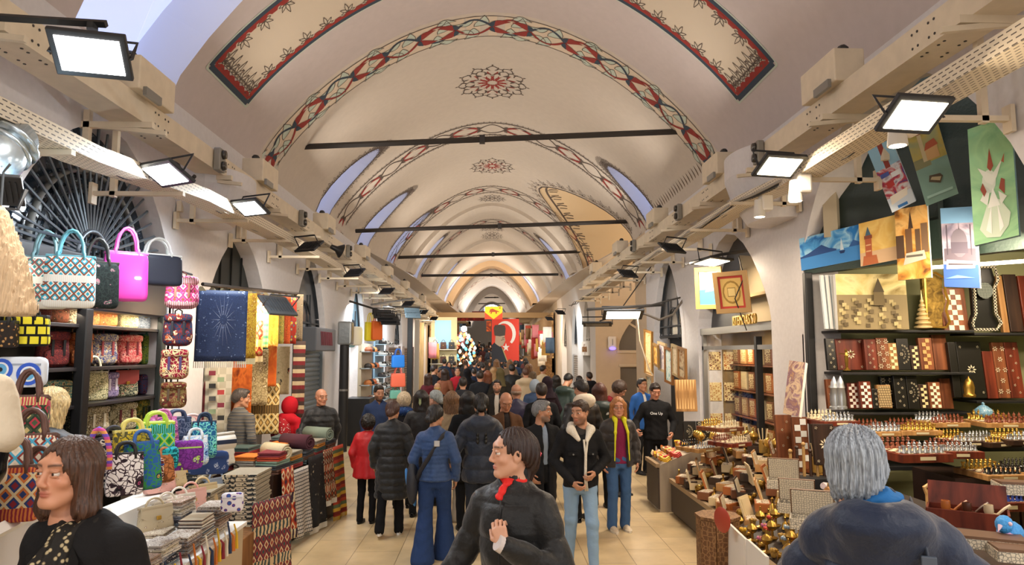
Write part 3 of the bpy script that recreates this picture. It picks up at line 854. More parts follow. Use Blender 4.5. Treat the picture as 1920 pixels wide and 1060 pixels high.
for sd in (-1, 1):
    for i, yy in enumerate((.4, 9.3, 12.4, 16.2, 20.4, 24.8, 29.5)):
        if sd > 0 and yy in (16.2, 20.4): continue
        flood((sd*2.45, yy, 3.5), (sd*1.2, yy+(2.4 if yy > 1 else 1), 0), .34, 'added black floodlight under the %s tray farther along, %s of that row' % (EN[sd], ORD[i]), 30 if yy > 1 else 34, NEUT, emit=5)  # extra floodlights added to brighten the floor, the crowd and the nearest people
mb = MB(); mb.tube([(-3.4, 3.45, 3.84), (-2.0, 3.5, 3.79)], .022, 4); mb.tube([(-2.07, 3.5, 3.79), (-2.07, 3.5, 3.76)], .03, 6)
tag(mb.build('lamp_arm', BLACKM), 'black square bar carrying the large floodlight at top left', 'arm')
def spot(loc, label, power):
    root = top('spotlight', label, 'spotlight', loc, 0, 'white spotlights under the right tray')
    mb = MB(); mb.rbox((.0, 0, .0), (.12, .12, .17), .02); mb.build('driver_box', mat('#e3ddd2', .4), root)
    mb = MB(); mb.lathe([(.0, .05), (.045, .05), (.05, -.02), (.06, -.1), (.062, -.13), (.05, -.13), (.0, -.125)], (-.07, 0, -.02), 18); mb.build('lamp_head', mat('#dad5ca', .4), root, smooth='auto')
    mb = MB(); mb.cyl((-.07, 0, -.147), (-.07, 0, -.152), .05, n=16); mb.build('lens', glow('#fff3dc', 12), root)
    area_light('spotlight_lamp', Vector(loc)+Vector((-.07, 0, -.17)), Vector(loc)+Vector((.3, .9, -2)), power, WARM, .1, .1, spread=R(120))
spot((2.66, 4.25, 3.56), 'white cylinder spotlight in front of the leaning boat painting', 8)
spot((2.66, 5.75, 3.53), 'white cylinder spotlight where the right tray jogs towards the wall', 6)
spot((2.84, 7.0, 3.64), 'small white spotlight hung below the right corbel', 5)
# horn loudspeaker on the left tray, silver duct at the left edge
mb = MB(); mb.lathe([(.0, .2), (.04, .2), (.05, .1), (.13, 0), (.125, -.01), (.0, .06)], (0, 0, 0), 16); o = mb.build('horn_speaker', BLACKM, smooth='auto')
o.location = W(640, 471, 12.2); o.rotation_euler = (R(70), 0, R(-60)); tag(o, 'small black horn loudspeaker hanging under the left cable tray', 'loudspeaker')
mb = MB(); mb.tube([W(-60, 330, 3.5), W(-10, 300, 3.6), W(22, 262, 3.9)], .13, 20)
for i in range(5): mb.tube([W(-40+16*i, 318-12*i, 3.55+.05*i)+Vector((0, 0, 0)), W(-36+16*i, 315-12*i, 3.56+.05*i)], .137, 20)
tag(mb.build('air_duct', mat('#b8c6cf', .22, metal=.85), smooth=True), 'shiny silver air duct at the left edge below the cable tray', 'duct')
flood(W(-10, 352, 3.5), W(30, 262, 3.8), .25, 'blue-white lamp shining on the silver duct at the left edge', 5, (.5, .78, 1.), emit=8)
# lamps over the side street
def wire(name, pts, r, label, col='#2a2622'):
    mb = MB(); mb.tube(pts, r, 5); return tag(mb.build(name, mat(col, .6)), label, 'cable')
flood(W(1168, 591, 13), W(1180, 900, 12.2), .75, 'lit strip floodlight on the wires across the side street', 16, WARM, bracket=True)
flood(W(1120, 609, 15), W(1122, 900, 14.5), .62, 'dark floodlight hanging left on the side street wires', 0)
wire('bar', [W(1100, 581, 13), W(1245, 572, 13)], .03, 'black bar holding the lit strip lamp over the side street')
wire('cable', [W(1125, 602, 15), W(1165, 590, 14), W(1210, 575, 13), W(1285, 556, 12.3)], .016, 'black cable sagging from the lamp over the side street to the right pier')
wire('cable', [W(1163, 582, 14), W(1200, 530, 14), W(1245, 465, 13)], .012, 'thin stay wire rising from the side street lamp to the tray')
wire('cable', [W(1195, 590, 13), W(1200, 640, 13), W(1216, 690, 13), W(1224, 704, 13)], .013, 'pale cable dangling in front of the side street wall', '#cdbfa4')
wire('cable', [W(1285, 556, 12.3), W(1262, 590, 12.2), W(1236, 600, 12.2), W(1208, 588, 12.3)], .022, 'looped grey cable bundle on the pier by the picture frames', '#6b6257')
r_ = top('insect_lamp', 'white wall lamp with a blue glow on the side street corner', 'lamp', W(1148, 643, 22.6))
mb = MB(); mb.rbox((0, 0, 0), (.28, .1, .42), .05); mb.build('lamp_cover', mat('#d9cfc4', .4), r_); mb = MB(); mb.ball((0, -.05, -.19), (.11, .05, .05), 10); mb.build('blue_light', glow('#5a4bff', 5), r_)
mb = MB(); mb.box((0, -.055, .02), (.015, .01, .2)); mb.build('grille', mat('#5b5c66', .5), r_)
# cables rising behind the trays at the sides
wire('cable', [Wx(330, 300, -3.3), Wx(338, 320, -3.1), Wx(352, 345, -3.0), Wx(365, 330, -2.9)], .02, 'black cable loop hanging between the left beam and tray')
# daylight-like sources of the shop interiors are built with the shops
area_light('side_street_fill', (5.2, 18.6, 3.6), (4.6, 20.2, 7), 60, WARM, .8, .8); area_light('side_street_fill', (5.6, 18, 3.4), (5.6, 22.6, 2), 40, WARM, .8, .8)  # added fill lights without fittings, brightening the side street vault and wall
# ================================================================== PEOPLE (signed-distance modelling, one skin surface per body)
f32 = np.float32
def _seg(a, b, ra, rb, quilt=None):
    a = np.array(a, f32); b = np.array(b, f32); d = b-a; L2 = float(d@d)+1e-9
    def fn(X, Y, Z):
        t = np.clip(((X-a[0])*d[0]+(Y-a[1])*d[1]+(Z-a[2])*d[2])/L2, 0, 1)
        r = ra+(rb-ra)*t
        if quilt: r = r+quilt[1]*np.sqrt(np.abs(np.sin(np.pi*t*math.sqrt(L2)/quilt[0])))
        return np.sqrt((X-a[0]-d[0]*t)**2+(Y-a[1]-d[1]*t)**2+(Z-a[2]-d[2]*t)**2)-r
    m = max(ra, rb)+(quilt[1] if quilt else 0)
    return fn, np.minimum(a, b)-m, np.maximum(a, b)+m
def _ell(c, r, rot=None):
    c = np.array(c, f32); r = np.array(r, f32)
    Rm = np.array(Euler(rot).to_matrix().transposed(), f32) if rot else None
    def fn(X, Y, Z):
        x, y, z = X-c[0], Y-c[1], Z-c[2]
        if Rm is not None: x, y, z = (Rm[i, 0]*x+Rm[i, 1]*y+Rm[i, 2]*z for i in range(3))
        k0 = np.sqrt((x/r[0])**2+(y/r[1])**2+(z/r[2])**2); k1 = np.sqrt((x/r[0]**2)**2+(y/r[1]**2)**2+(z/r[2]**2)**2)+1e-6
        return k0*(k0-1)/k1
    m = float(r.max()) if rot else r
    return fn, c-m, c+m
def _loft(st, quilt=None, rnd=.02, fold=None, p=2.):
    """stations (z, cx, cy, rx, ry) bottom to top"""
    st = sorted(st); A = np.array(st, f32)
    def fn(X, Y, Z):
        z = np.clip(Z, A[0, 0], A[-1, 0])
        cx, cy, rx, ry = (np.interp(z, A[:, 0], A[:, i]).astype(f32) for i in range(1, 5))
        if quilt:
            q = quilt[1]*np.sqrt(np.abs(np.sin(np.pi*(z-A[0, 0])/quilt[0]))); rx = rx+q; ry = ry+q
        if fold:
            an = np.arctan2(Y-cy, X-cx); lo = 1-(z-A[0, 0])/(A[-1, 0]-A[0, 0])
            q = fold[1]*np.sin(an*fold[0]+3*z)*lo; rx = rx+q; ry = ry+q
        u = np.abs((X-cx)/rx); v = np.abs((Y-cy)/ry)
        d = ((u**p+v**p)**(1/p)-1)*np.minimum(rx, ry)
        dz = np.maximum(A[0, 0]-Z, Z-A[-1, 0])
        return np.where((d > -rnd) & (dz > -rnd), np.sqrt(np.maximum(d+rnd, 0)**2+np.maximum(dz+rnd, 0)**2)-rnd, np.maximum(d, dz))
    e = .03
    lo = np.array([(A[:, 1]-A[:, 3]).min()-e, (A[:, 2]-A[:, 4]).min()-e, A[0, 0]]); hi = np.array([(A[:, 1]+A[:, 3]).max()+e, (A[:, 2]+A[:, 4]).max()+e, A[-1, 0]])
    return fn, lo, hi
def _xf(prim, Mx):
    """rigid transform of a primitive by matrix Mx"""
    fn, lo, hi = prim; inv = np.array(Mx.inverted(), f32)
    def g(X, Y, Z):
        return fn(inv[0, 0]*X+inv[0, 1]*Y+inv[0, 2]*Z+inv[0, 3], inv[1, 0]*X+inv[1, 1]*Y+inv[1, 2]*Z+inv[1, 3], inv[2, 0]*X+inv[2, 1]*Y+inv[2, 2]*Z+inv[2, 3])
    cs = [Mx @ Vector((x, y, z)) for x in (lo[0], hi[0]) for y in (lo[1], hi[1]) for z in (lo[2], hi[2])]
    return g, np.array([min(c[i] for c in cs) for i in range(3)]), np.array([max(c[i] for c in cs) for i in range(3)])
class Sdf:
    def __init__(s): s.p = []; s.post = None
    def add(s, prim, k=.02): s.p.append((prim, k, 0)); return s
    def sub(s, prim, k=.01): s.p.append((prim, k, 1)); return s
    def mesh(s, res, disp=None):
        ad = [q for q in s.p if q[2] == 0]
        lo = np.min([q[0][1] for q in ad], 0)-3*res; hi = np.max([q[0][2] for q in ad], 0)+3*res
        n = np.maximum(4, np.ceil((hi-lo)/res).astype(int)+1)
        ax = [lo[i]+res*np.arange(n[i]) for i in range(3)]; ax = [a.astype(f32) for a in ax]
        F = np.full(tuple(n), .5, f32)
        for (fn, l, h), k, op in s.p:
            m = max(3*res, k*1.5)
            i0 = [max(0, int((l[i]-m-lo[i])/res)) for i in range(3)]; i1 = [min(int(n[i]), int((h[i]+m-lo[i])/res)+2) for i in range(3)]
            if any(i1[i] <= i0[i] for i in range(3)): continue
            sl = tuple(slice(i0[i], i1[i]) for i in range(3))
            X = ax[0][sl[0]][:, None, None]; Y = ax[1][sl[1]][None, :, None]; Z = ax[2][sl[2]][None, None, :]
            X, Y, Z = np.broadcast_arrays(X, Y, Z)
            d = fn(X, Y, Z).astype(f32); G = F[sl]
            if op == 0:
                hh = np.clip(.5+.5*(G-d)/k, 0, 1); F[sl] = G*(1-hh)+d*hh-k*hh*(1-hh)
            else:
                hh = np.clip(.5-.5*(G+d)/k, 0, 1); F[sl] = G*(1-hh)+(-d)*hh+k*hh*(1-hh)
        if disp is not None:
            X, Y, Z = np.broadcast_arrays(ax[0][:, None, None], ax[1][None, :, None], ax[2][None, None, :]); F = F+disp(X, Y, Z).astype(f32)
        F[0] = F[-1] = .5; F[:, 0] = F[:, -1] = .5; F[:, :, 0] = F[:, :, -1] = .5
        ins = F < 0
        cs = [ins[i:n[0]-1+i, j:n[1]-1+j, k:n[2]-1+k] for i in (0, 1) for j in (0, 1) for k in (0, 1)]
        sm = sum(c.astype(np.int8) for c in cs); act = (sm > 0) & (sm < 8)
        ci = np.argwhere(act); idx = np.full(act.shape, -1, np.int64); idx[act] = np.arange(len(ci))
        acc = np.zeros((len(ci), 3)); cnt = np.zeros(len(ci))
        cor = {(i, j, k): F[ci[:, 0]+i, ci[:, 1]+j, ci[:, 2]+k] for i in (0, 1) for j in (0, 1) for k in (0, 1)}
        for a in cor:
            for d in range(3):
                if a[d] == 0:
                    b = list(a); b[d] = 1; b = tuple(b); fa, fb = cor[a], cor[b]; x = (fa < 0) != (fb < 0)
                    t = np.where(x, fa/np.where(fa-fb == 0, 1, fa-fb), 0)
                    for q in range(3):
                        acc[:, q] += np.where(x, (a[q]+(t if q == d else 0)), 0)
                    cnt += x
        V = lo+(ci+acc/np.maximum(cnt, 1)[:, None])*res
        fs = []
        for d in range(3):
            e1, e2 = [(1, 2), (2, 0), (0, 1)][d]
            sh = [slice(None)]*3; sa = sh[:]; sb = sh[:]; sa[d] = slice(0, -1); sb[d] = slice(1, None)
            x = ins[tuple(sa)] != ins[tuple(sb)]; fl = ins[tuple(sa)]
            e = np.argwhere(x); fl = fl[x]
            ok = (e[:, e1] > 0) & (e[:, e2] > 0) & (e[:, e1] < n[e1]-1) & (e[:, e2] < n[e2]-1); e = e[ok]; fl = fl[ok]
            def g(o1, o2):
                c = e.copy(); c[:, e1] += o1; c[:, e2] += o2; return idx[c[:, 0], c[:, 1], c[:, 2]]
            q = np.stack([g(-1, -1), g(0, -1), g(0, 0), g(-1, 0)], 1)
            q = np.where(fl[:, None], q, q[:, ::-1]); fs.append(q)
        return V, np.concatenate(fs)
def mk(name, parts, mats, parent, color=None, smooth=True):
    """parts: list of (V,F); one mesh"""
    V = np.concatenate([p[0] for p in parts]); off = 0; Fs = []
    for p in parts: Fs.append(p[1]+off); off += len(p[0])
    Fq = np.concatenate(Fs)
    me = bpy.data.meshes.new(name); me.vertices.add(len(V)); me.vertices.foreach_set('co', V.astype(f32).ravel())
    me.loops.add(len(Fq)*4); me.loops.foreach_set('vertex_index', Fq.ravel().astype(np.int32))
    me.polygons.add(len(Fq)); me.polygons.foreach_set('loop_start', np.arange(0, len(Fq)*4, 4, dtype=np.int32))
    me.update(calc_edges=True)
    me.polygons.foreach_set('use_smooth', np.ones(len(Fq), bool))
    if not isinstance(mats, (list, tuple)): mats = [mats]
    for m in mats: me.materials.append(m)
    if color is not None:
        at = me.color_attributes.new('Col', 'FLOAT_COLOR', 'POINT'); at.data.foreach_set('color', color(V).astype(f32).ravel())
    o = bpy.data.objects.new(name, me); COL.objects.link(o); o.parent = parent
    return o

def hairmat(c):
    key = ('hair', c)
    if key in _mc: return _mc[key]
    m, nt, b = _new('hair_strands'); L = nt.links.new; b.inputs['Roughness'].default_value = .42
    tc = N(nt, 'ShaderNodeTexCoord'); mp = N(nt, 'ShaderNodeMapping'); mp.inputs['Scale'].default_value = (1, 1, .12); L(tc.outputs['Object'], mp.inputs[0])
    no = N(nt, 'ShaderNodeTexNoise', Scale=170., Detail=4.); L(mp.outputs[0], no.inputs['Vector'])
    cr = N(nt, 'ShaderNodeValToRGB'); L(no.outputs[0], cr.inputs[0]); s = srgb(c)
    cr.color_ramp.elements[0].position = .35; cr.color_ramp.elements[1].position = .65
    cr.color_ramp.elements[0].color = tuple(x*.55 for x in s)+(1,); cr.color_ramp.elements[1].color = tuple(min(1, x*1.35) for x in s)+(1,)
    L(cr.outputs[0], b.inputs['Base Color'])
    bp = N(nt, 'ShaderNodeBump', Strength=.9, Distance=.004); L(no.outputs[0], bp.inputs['Height']); L(bp.outputs[0], b.inputs['Normal'])
    _mc[key] = m; return m
def cloth(c, rough=.85, kind=None):
    if kind == 'puff': return mat(c, .5, bump=.9, bscale=20, spec=.35, sheen=.2)
    if kind == 'satin': return mat(c, .5, bump=.25, bscale=30, spec=.4)
    if kind == 'leather': return mat(c, .38, bump=.3, bscale=40)
    return mat(c, rough, bump=.45, bscale=34, spec=.2)
DENIM = '#5d83ad'
def head_prims(S, Hm, sc=1., old=False, fem=True, thick=1.):
    def A(p, k=.012, op=0): (S.add if op == 0 else S.sub)(_xf(p, Hm), k)
    A(_ell((0, .018, .035), (.073, .092, .082)), .02)
    A(_ell((0, -.012, -.035), (.056, .068, .078)), .03)
    A(_ell((0, -.066, -.088), (.022, .016, .017)), .02)                        # chin
    A(_seg((-.046, .0, -.05), (-.022, -.055, -.088), .022, .014), .025); A(_seg((.046, .0, -.05), (.022, -.055, -.088), .022, .014), .025)   # jaw
    A(_ell((0, -.066, .038), (.052, .018, .02)), .018)                          # brow ridge
    for s in (-1, 1):
        A(_ell((s*.043, -.05, -.02), (.021, .018, .016)), .022)                  # cheek
        A(_ell((s*.031, -.088, .012), (.0185, .015, .0125)), .012, 1)            # socket
        A(_ell((s*.031, -.0735, .0175), (.0175, .0105, .0055)), .005)            # upper lid
        A(_ell((s*.031, -.0735, .0015), (.015, .008, .004)), .004)             # lower lid
        A(_ell((s*.0725, .012, -.005), (.009, .02, .031), (0, s*.25, 0)), .006)  # ear
        A(_ell((s*.081, .007, -.002), (.006, .011, .019)), .004, 1)
        A(_ell((s*.0108, -.085, -.029), (.008, .009, .0068)), .006)               # nostril
    A(_seg((0, -.076, .022), (0, -.0935, -.020), .0085, .0108 if fem else .0118), .010)              # nose
    A(_ell((0, -.0945, -.023), (.0098, .0098, .009)), .006)
    A(_ell((0, -.0755, -.052), (.0215, .0112, .0048)), .005)                      # lips
    A(_ell((0, -.0745, -.0612), (.018, .0112, .0054)), .005)
    A(_ell((0, -.0875, -.0568), (.02, .004, .0012)), .002, 1)
    A(_seg((0, .022, -.05), (0, .03, -.17), .047*thick*(.93 if fem else 1.08), .056*thick), .02)     # neck
def hand_prims(S, wr, d, side, curl=.5, k=1., spread=.1, palm_n=None):
    """wr wrist, d pointing direction; palm normal roughly towards the body unless given"""
    d = Vector(d).normalized(); n_ = Vector(palm_n) if palm_n is not None else Vector((-side, 0, 0)); n_ = (n_-d*n_.dot(d)).normalized()
    a = d.cross(n_)*(1)      # across the palm
    if a.dot(Vector((0, -1, 0))) < 0 and palm_n is None: a = -a      # index side forward
    w_ = Vector(wr); P = w_+d*.045*k
    S.add(_seg(w_-d*.02, w_+d*.02, .024*k, .025*k), .01)
    for i in range(4):
        o = (.028-.0185*i)*k; r = (.0088-.0006*i)*k; b0 = w_+d*(.012*k)+a*o*.65; b1 = w_+d*(.082-.004*abs(i-1))*k+a*o
        S.add(_seg(b0, b1, .0125*k, .0105*k), .012)
        L_ = [.040, .045, .042, .033][i]*k; ang = 0; p = b1; dd = d+a*(spread*(1.5-i)*.3); dd.normalize()
        for j, f in enumerate((1., .62, .5)):
            ang += curl*(.75+.12*j)
            v = (dd*math.cos(ang)+n_*math.sin(ang)).normalized(); q = p+v*L_*f
            S.add(_seg(p, q, r*(1-.06*j), r*(.95-.08*j)), .003); p = q
    t0 = w_+d*.022*k+a*.022*k; v = (d*.65+a*.75+n_*.35).normalized(); t1 = t0+v*.036*k; v2 = (d*.95+a*.15+n_*(.3+curl*.5)).normalized(); t2 = t1+v2*.03*k; t3 = t2+v2*.022*k
    S.add(_seg(t0, t1, .0135*k, .0105*k), .01); S.add(_seg(t1, t2, .010*k, .009*k), .004); S.add(_seg(t2, t3, .0088*k, .0075*k), .003)
def hair_prims(S, style, Hm, Hd=None, vol=1.):
    def A(p, k=.015, op=0): (S.add if op == 0 else S.sub)(_xf(p, Hm), k)
    v = .010*vol
    if style == 'bald':
        A(_ell((0, .028, .0), (.077, .089, .045)), .01); A(_ell((0, .0, .07), (.078, .1, .06)), .012, 1); A(_ell((0, -.06, .0), (.1, .075, .2)), .01, 1); return
    if style.startswith('short'): v *= .45
    A(_ell((0, .022, .038), (.0745+v, .093+v, .0825+v)), .01)
    if style == 'shag':
        A(_ell((0, .03, .03), (.098, .112, .10)), .02); A(_ell((0, .055, -.06), (.088, .07, .085)), .03); A(_seg((-.07, .01, -.02), (-.06, .03, -.12), .035, .02), .02); A(_seg((.07, .01, -.02), (.06, .03, -.12), .035, .02), .02)
        A(_ell((0, -.11, -.05), (.062, .09, .14)), .018, 1)
    if style in ('short', 'shortside'):
        A(_ell((0, .034, .0), (.0755+v*.3, .084+v*.6, .07)), .02)
        A(_ell((0, -.115, -.01), (.074, .092, .112)), .012, 1); A(_ell((0, -.03, -.105), (.2, .105, .122)), .012, 1); A(_ell((0, .1, -.14), (.2, .12, .08)), .012, 1)
        A(_ell((0, -.035, .09), (.055, .045, .022+v)), .02)
    elif style == 'curly':
        A(_ell((0, .03, .02), (.10, .11, .115)), .02); A(_ell((0, -.1, -.03), (.065, .085, .09)), .02, 1)
    elif style in ('bun', 'pony', 'clip'):
        A(_ell((0, .035, .0), (.0775, .086, .08)), .02); A(_ell((0, -.112, -.02), (.082, .112, .122)), .014, 1)
        A(_ell((.0, -.02, -.1), (.2, .095, .105)), .02, 1)
        if style == 'bun': A(_ell((0, .12, -.03), (.05, .04, .045)), .02)
        if style == 'clip': A(_ell((0, .105, -.01), (.045, .032, .075)), .03); A(_seg((0, .095, -.06), (.01, .07, -.14), .03, .016), .02)
        if style == 'pony':
            A(_seg((0, .11, .02), (0, .14, -.15), .035, .03), .02); A(_seg((0, .14, -.15), (0, .13, -.36), .028, .014), .02)
    elif style in ('bob', 'long', 'wavy'):
        dn = {'bob': -.19, 'long': -.40, 'wavy': -.42}[style]
        for s in (-1, 1):
            A(_seg((s*.07, .0, .03), (s*.082, .012, dn*.6), .024+v, .03), .03); A(_seg((s*.082, .012, dn*.6), (s*.075, .03, dn), .033, .022), .03)
        A(_loft([(dn, 0, .055, .085, .035), (dn*.6, 0, .05, .098, .055), (-.05, 0, .045, .09, .065), (.05, 0, .03, .085, .07)]), .03)
        A(_ell((0, -.105, -.045), (.062, .093, .14)), .018, 1)
        if style != 'bob': A(_ell((0, -.07, -.32), (.06, .08, .2)), .02, 1)
    elif style == 'hijab':
        A(_loft([(-.26, 0, .03, .17, .13), (-.17, 0, .02, .12, .11), (-.08, 0, .01, .088, .1), (.05, 0, .025, .087, .1)]), .03)
        A(_ell((0, -.1, -.015), (.055, .07, .085)), .012, 1)
    elif style == 'hood':
        A(_ell((0, .03, .0), (.11, .125, .14)), .02); A(_ell((0, -.11, -.02), (.065, .09, .095)), .015, 1)
def person(label, x, y, face, H=1.7, q=2, skin='#c58f6f', hair='short', hairc='#241a15', top_=None, bot=None, shoes=None, arms=None, head=(0, 0, 0), fem=False,
           lean=(0, 0), feet=None, extra=None, beard=None, brow='#2b1d16', lip=None, neckwear=None, z0=None, bulk=1., name='person', vol=1., group=None, glasses=False, hands=True, hs=1., wrinkle=0., hoff=0.):
    """face: degrees, 0 looks at the camera (-y), +90 looks to the right of the picture. q: 0 near, 1 middle, 2 far, 3 tiny"""
    k = H/1.7; hr = (.0034, .0062, .011, .018)[q]; br = (.008, .012, .018, .028)[q]
    root = top(name, label, 'person', (x, y, floor_z(y) if z0 is None else z0), R(face), group)
    lx, ly = lean                                    # displacement of the shoulders
    def P(x_, y_, z_):                               # body point with lean applied
        t = max(0, (z_-.95))/.5; return Vector((x_*k+lx*t, y_*k+ly*t, z_*k))
    hc = P(hoff, -.02, 1.595)
    Hm = Matrix.Translation(hc) @ Euler((R(head[0]), R(head[1]), R(head[2]))).to_matrix().to_4x4() @ Matrix.Scale(k**.5*1.03*hs, 4)
    sh = {s: P(s*.158*(.93 if fem else 1.06), .0, 1.365) for s in (-1, 1)}
    arms = arms or {}
    AR = {}
    for s in (-1, 1):
        a = arms.get(s) or ((s*.245, .035, 1.12), (s*.235, -.055, .885))
        AR[s] = (P(*a[0]), P(*a[1]), a[2] if len(a) > 2 else {})
    feet = feet or {-1: (-.095, 0, 0), 1: (.095, .04, 0)}
    LG = {}
    for s in (-1, 1):
        fx, fy, fz = feet[s]; hp = Vector((s*.09*k, 0, .9*k)); ft = Vector((fx*k, fy*k, (.085+fz)*k)); kn = (hp+ft)/2+Vector((0, -.03*k-.25*fz, .03*k+.3*fz)); LG[s] = (hp, kn, ft)
    # --- skin
    sk = np.array(srgb(skin)); lipc = np.array(srgb(lip)) if lip else sk*np.array([.82, .5, .5]); bc = np.array(srgb(brow)); bd = np.array(srgb(beard)) if beard else None
    inv = np.array(Hm.inverted())
    def colf(V):
        L_ = V@inv[:3, :3].T+inv[:3, 3]; C = np.tile(sk, (len(V), 1)); ax_, ay, az = np.abs(L_[:, 0]), L_[:, 1], L_[:, 2]
        head_m = (az > -.13) & (ay < -.0)
        def bl(m, c, f=1.): m = np.clip(m, 0, 1)[:, None]*f; return C*(1-m)+c*m
        C = bl(head_m*np.exp(-((ax_-.042)/.018)**2-((az+.022)/.02)**2)*(ay < -.03), sk*np.array([1.0, .72, .68]), .35)
        C = bl(head_m*np.exp(-((ax_)/.012)**2-((az+.024)/.014)**2)*(ay < -.08), sk*np.array([1.0, .74, .7]), .3)
        C = bl(head_m*(np.abs(ay+.08) < .03)*np.exp(-((ax_-.03)/.019)**4-((az-.013)/.012)**2), sk*.6, .4)
        if bd is not None: C = bl(head_m*np.clip(((-.028-az)*40), 0, 1)*np.clip((az+.125)*60, 0, 1)*(ay < .0)*(1-np.exp(-(ax_/.02)**2-((az+.056)/.009)**2)), bd, .8)
        C = bl(head_m*(ay < -.06)*np.exp(-(ax_/.021)**4-((az+.057)/.0115)**4), lipc, .9)
        C = bl(head_m*(ay < -.045)*(ax_ > .011)*(ax_ < .052)*np.exp(-((az-(.0375+.1*(ax_-.03)-3.5*(ax_-.03)**2))/.0048)**2), bc, .92)
        return np.concatenate([C, np.ones((len(V), 1))], 1)
    S = Sdf(); head_prims(S, Hm, fem=fem, thick=k)
    S.add(_seg(Hm @ Vector((0, .03, -.16)), P(0, .015, 1.36), .056*k, .07*k), .02)
    parts = [S.mesh(hr)]
    B = Sdf()
    B.add(_loft([(.86*k, 0, 0, .13*k, .085*k), (1.06*k, lx*.2, ly*.2, .11*k, .075*k), (1.3*k, lx*.7, ly*.7, .13*k, .085*k), (1.42*k, lx*.95, ly*.95, .10*k, .06*k)]), .03)
    for s in (-1, 1):
        e, w_, o = AR[s]; B.add(_seg(sh[s]*.97, e, .042*k, .034*k), .02); B.add(_seg(e, w_, .034*k, .024*k), .01)
        hp, kn, ft = LG[s]; B.add(_seg(hp, kn, .06*k, .045*k), .02); B.add(_seg(kn, ft, .045*k, .032*k), .01)
    parts.append(B.mesh(br*1.6))
    if hands:
        for s in (-1, 1):
            e, w_, o = AR[s]
            if o.get('hide'): continue
            Hd = Sdf(); hand_prims(Hd, w_, o.get('dir') or (w_-e), s, o.get('curl', .45), k*(1 if not fem else .92), palm_n=o.get('n')); parts.append(Hd.mesh(max(hr, .003) if q < 3 else .014))
    body = mk('body', parts, attr_mat(.5, .0 if q > 1 else .04), root, colf)
    # eyes
    if q <= 2:
        for s in (-1, 1):
            mb = MB(); mb.ball((0, 0, 0), .0118, 14 if q < 2 else 8, 0)
            mb.cyl((0, -.0105, -.001), (0, -.0123, -.001), .0056, .0052, 12, 1); mb.cyl((0, -.0122, -.001), (0, -.0127, -.001), .0026, n=8, m=2)
            ey = mb.build('eye', [mat('#dcd3ca', .2), mat('#3a2416', .15), mat('#0b0807', .1)], root, smooth=True)
            ey.matrix_local = Hm @ Matrix.Translation((s*.031, -.0672, .0095)) @ Euler((0, 0, R(head[3]) if len(head) > 3 else 0)).to_matrix().to_4x4()
    if glasses:
        mb = MB()
        for s in (-1, 1):
            mb.tube([(s*.033+.021*math.cos(t), -.097+.006*abs(math.cos(t)), .008+.016*math.sin(t)) for t in [2*pi*i/14 for i in range(14)]], .0013, 4, closed=True)
            mb.tube([(s*.055, -.09, .012), (s*.075, -.03, .012), (s*.078, .02, .005)], .0014, 4)
        mb.tube([(-.012, -.099, .012), (.012, -.099, .012)], .0014, 4)
        g = mb.build('glasses', mat('#3a3030', .3, metal=.5), root); g.matrix_local = Hm
    # hair
    if hair:
        S = Sdf(); hair_prims(S, hair, Hm, vol=vol)
        amp = {'shag': .007, 'curly': .008, 'wavy': .005, 'hijab': .0015, 'hood': .001, 'short': .0028}.get(hair, .0035)
        c0 = hc
        def dsp(X, Y, Z):
            an = np.arctan2(Y-c0.y-.02, X-c0.x)
            if hair == 'curly': return amp*(np.sin(X*140+Z*60)*np.sin(Y*150)*np.sin(Z*130+X*40))
            if hair == 'short': return amp*np.sin(X*190+2*np.sin(Z*60))*np.sin(Y*170+Z*90)
            wv = 2.2*np.sin(Z*(38 if hair == 'wavy' else 14)) if hair in ('wavy', 'long', 'bob', 'clip', 'bun', 'shag') else 0
            return amp*np.sin(an*23+wv)*.7+amp*.5*np.sin(an*51+wv*2+Z*30)
        nm = 'headscarf' if hair == 'hijab' else ('hood' if hair == 'hood' else 'hair')
        mk(nm, [S.mesh(max(hr, .0042), dsp if q < 3 else None)], hairmat(hairc) if nm == 'hair' else cloth(hairc), root)
    # --- top garment
    t = dict(kind='coat', c='#1c1d20', z=.78, quilt=None, r=1., mk=None, collar=.0, open=0, inner=None, slv=None, flare=1.0, hood=None, name='coat', fold=None, cuff=None, neck=.0)
    t.update(top_ or {}); zb = t['z']; g = t['r']*bulk
    def torso(S, grow, zb, zt=1.435, quilt=None, flare=1., fold=None):
        w_ = (.142 if fem else .16)*g+grow; d_ = (.108 if fem else .115)*g+grow
        def st(z, fx=1, fy=1, dy=0): tt = max(0, (z-.95))/.5; return (z*k, lx*tt, ly*tt+dy, w_*fx*k, d_*fy*k)
        zz = [st(1.25, .98 if fem else 1, 1.02, -.005), st(1.35, .95, .88), st(zt, .5, .6)]
        if zb < 1.08: zz += [st(1.08, .86 if fem else .93, .92)]
        zz += [st(zb, (1.06 if fem else .98)*flare, 1.04*flare)] if zb < .96 else [st(zb, .95, .95)]
        if zb < .86: zz += [st(.92, (1.05 if fem else 1.0)*(1+.5*(flare-1)), 1.04)]
        S.add(_loft(zz, quilt=quilt, fold=fold), .03)
        for s in (-1, 1): S.add(_seg(P(s*.03, .015, 1.42), sh[s]+Vector((0, 0, -.01)), (.05+grow*.7)*k, (.046+grow)*g*k), .05)
    S = Sdf(); qd = t['quilt']
    torso(S, .012, zb, quilt=qd, flare=t['flare'], fold=t['fold'] or (7, .006))
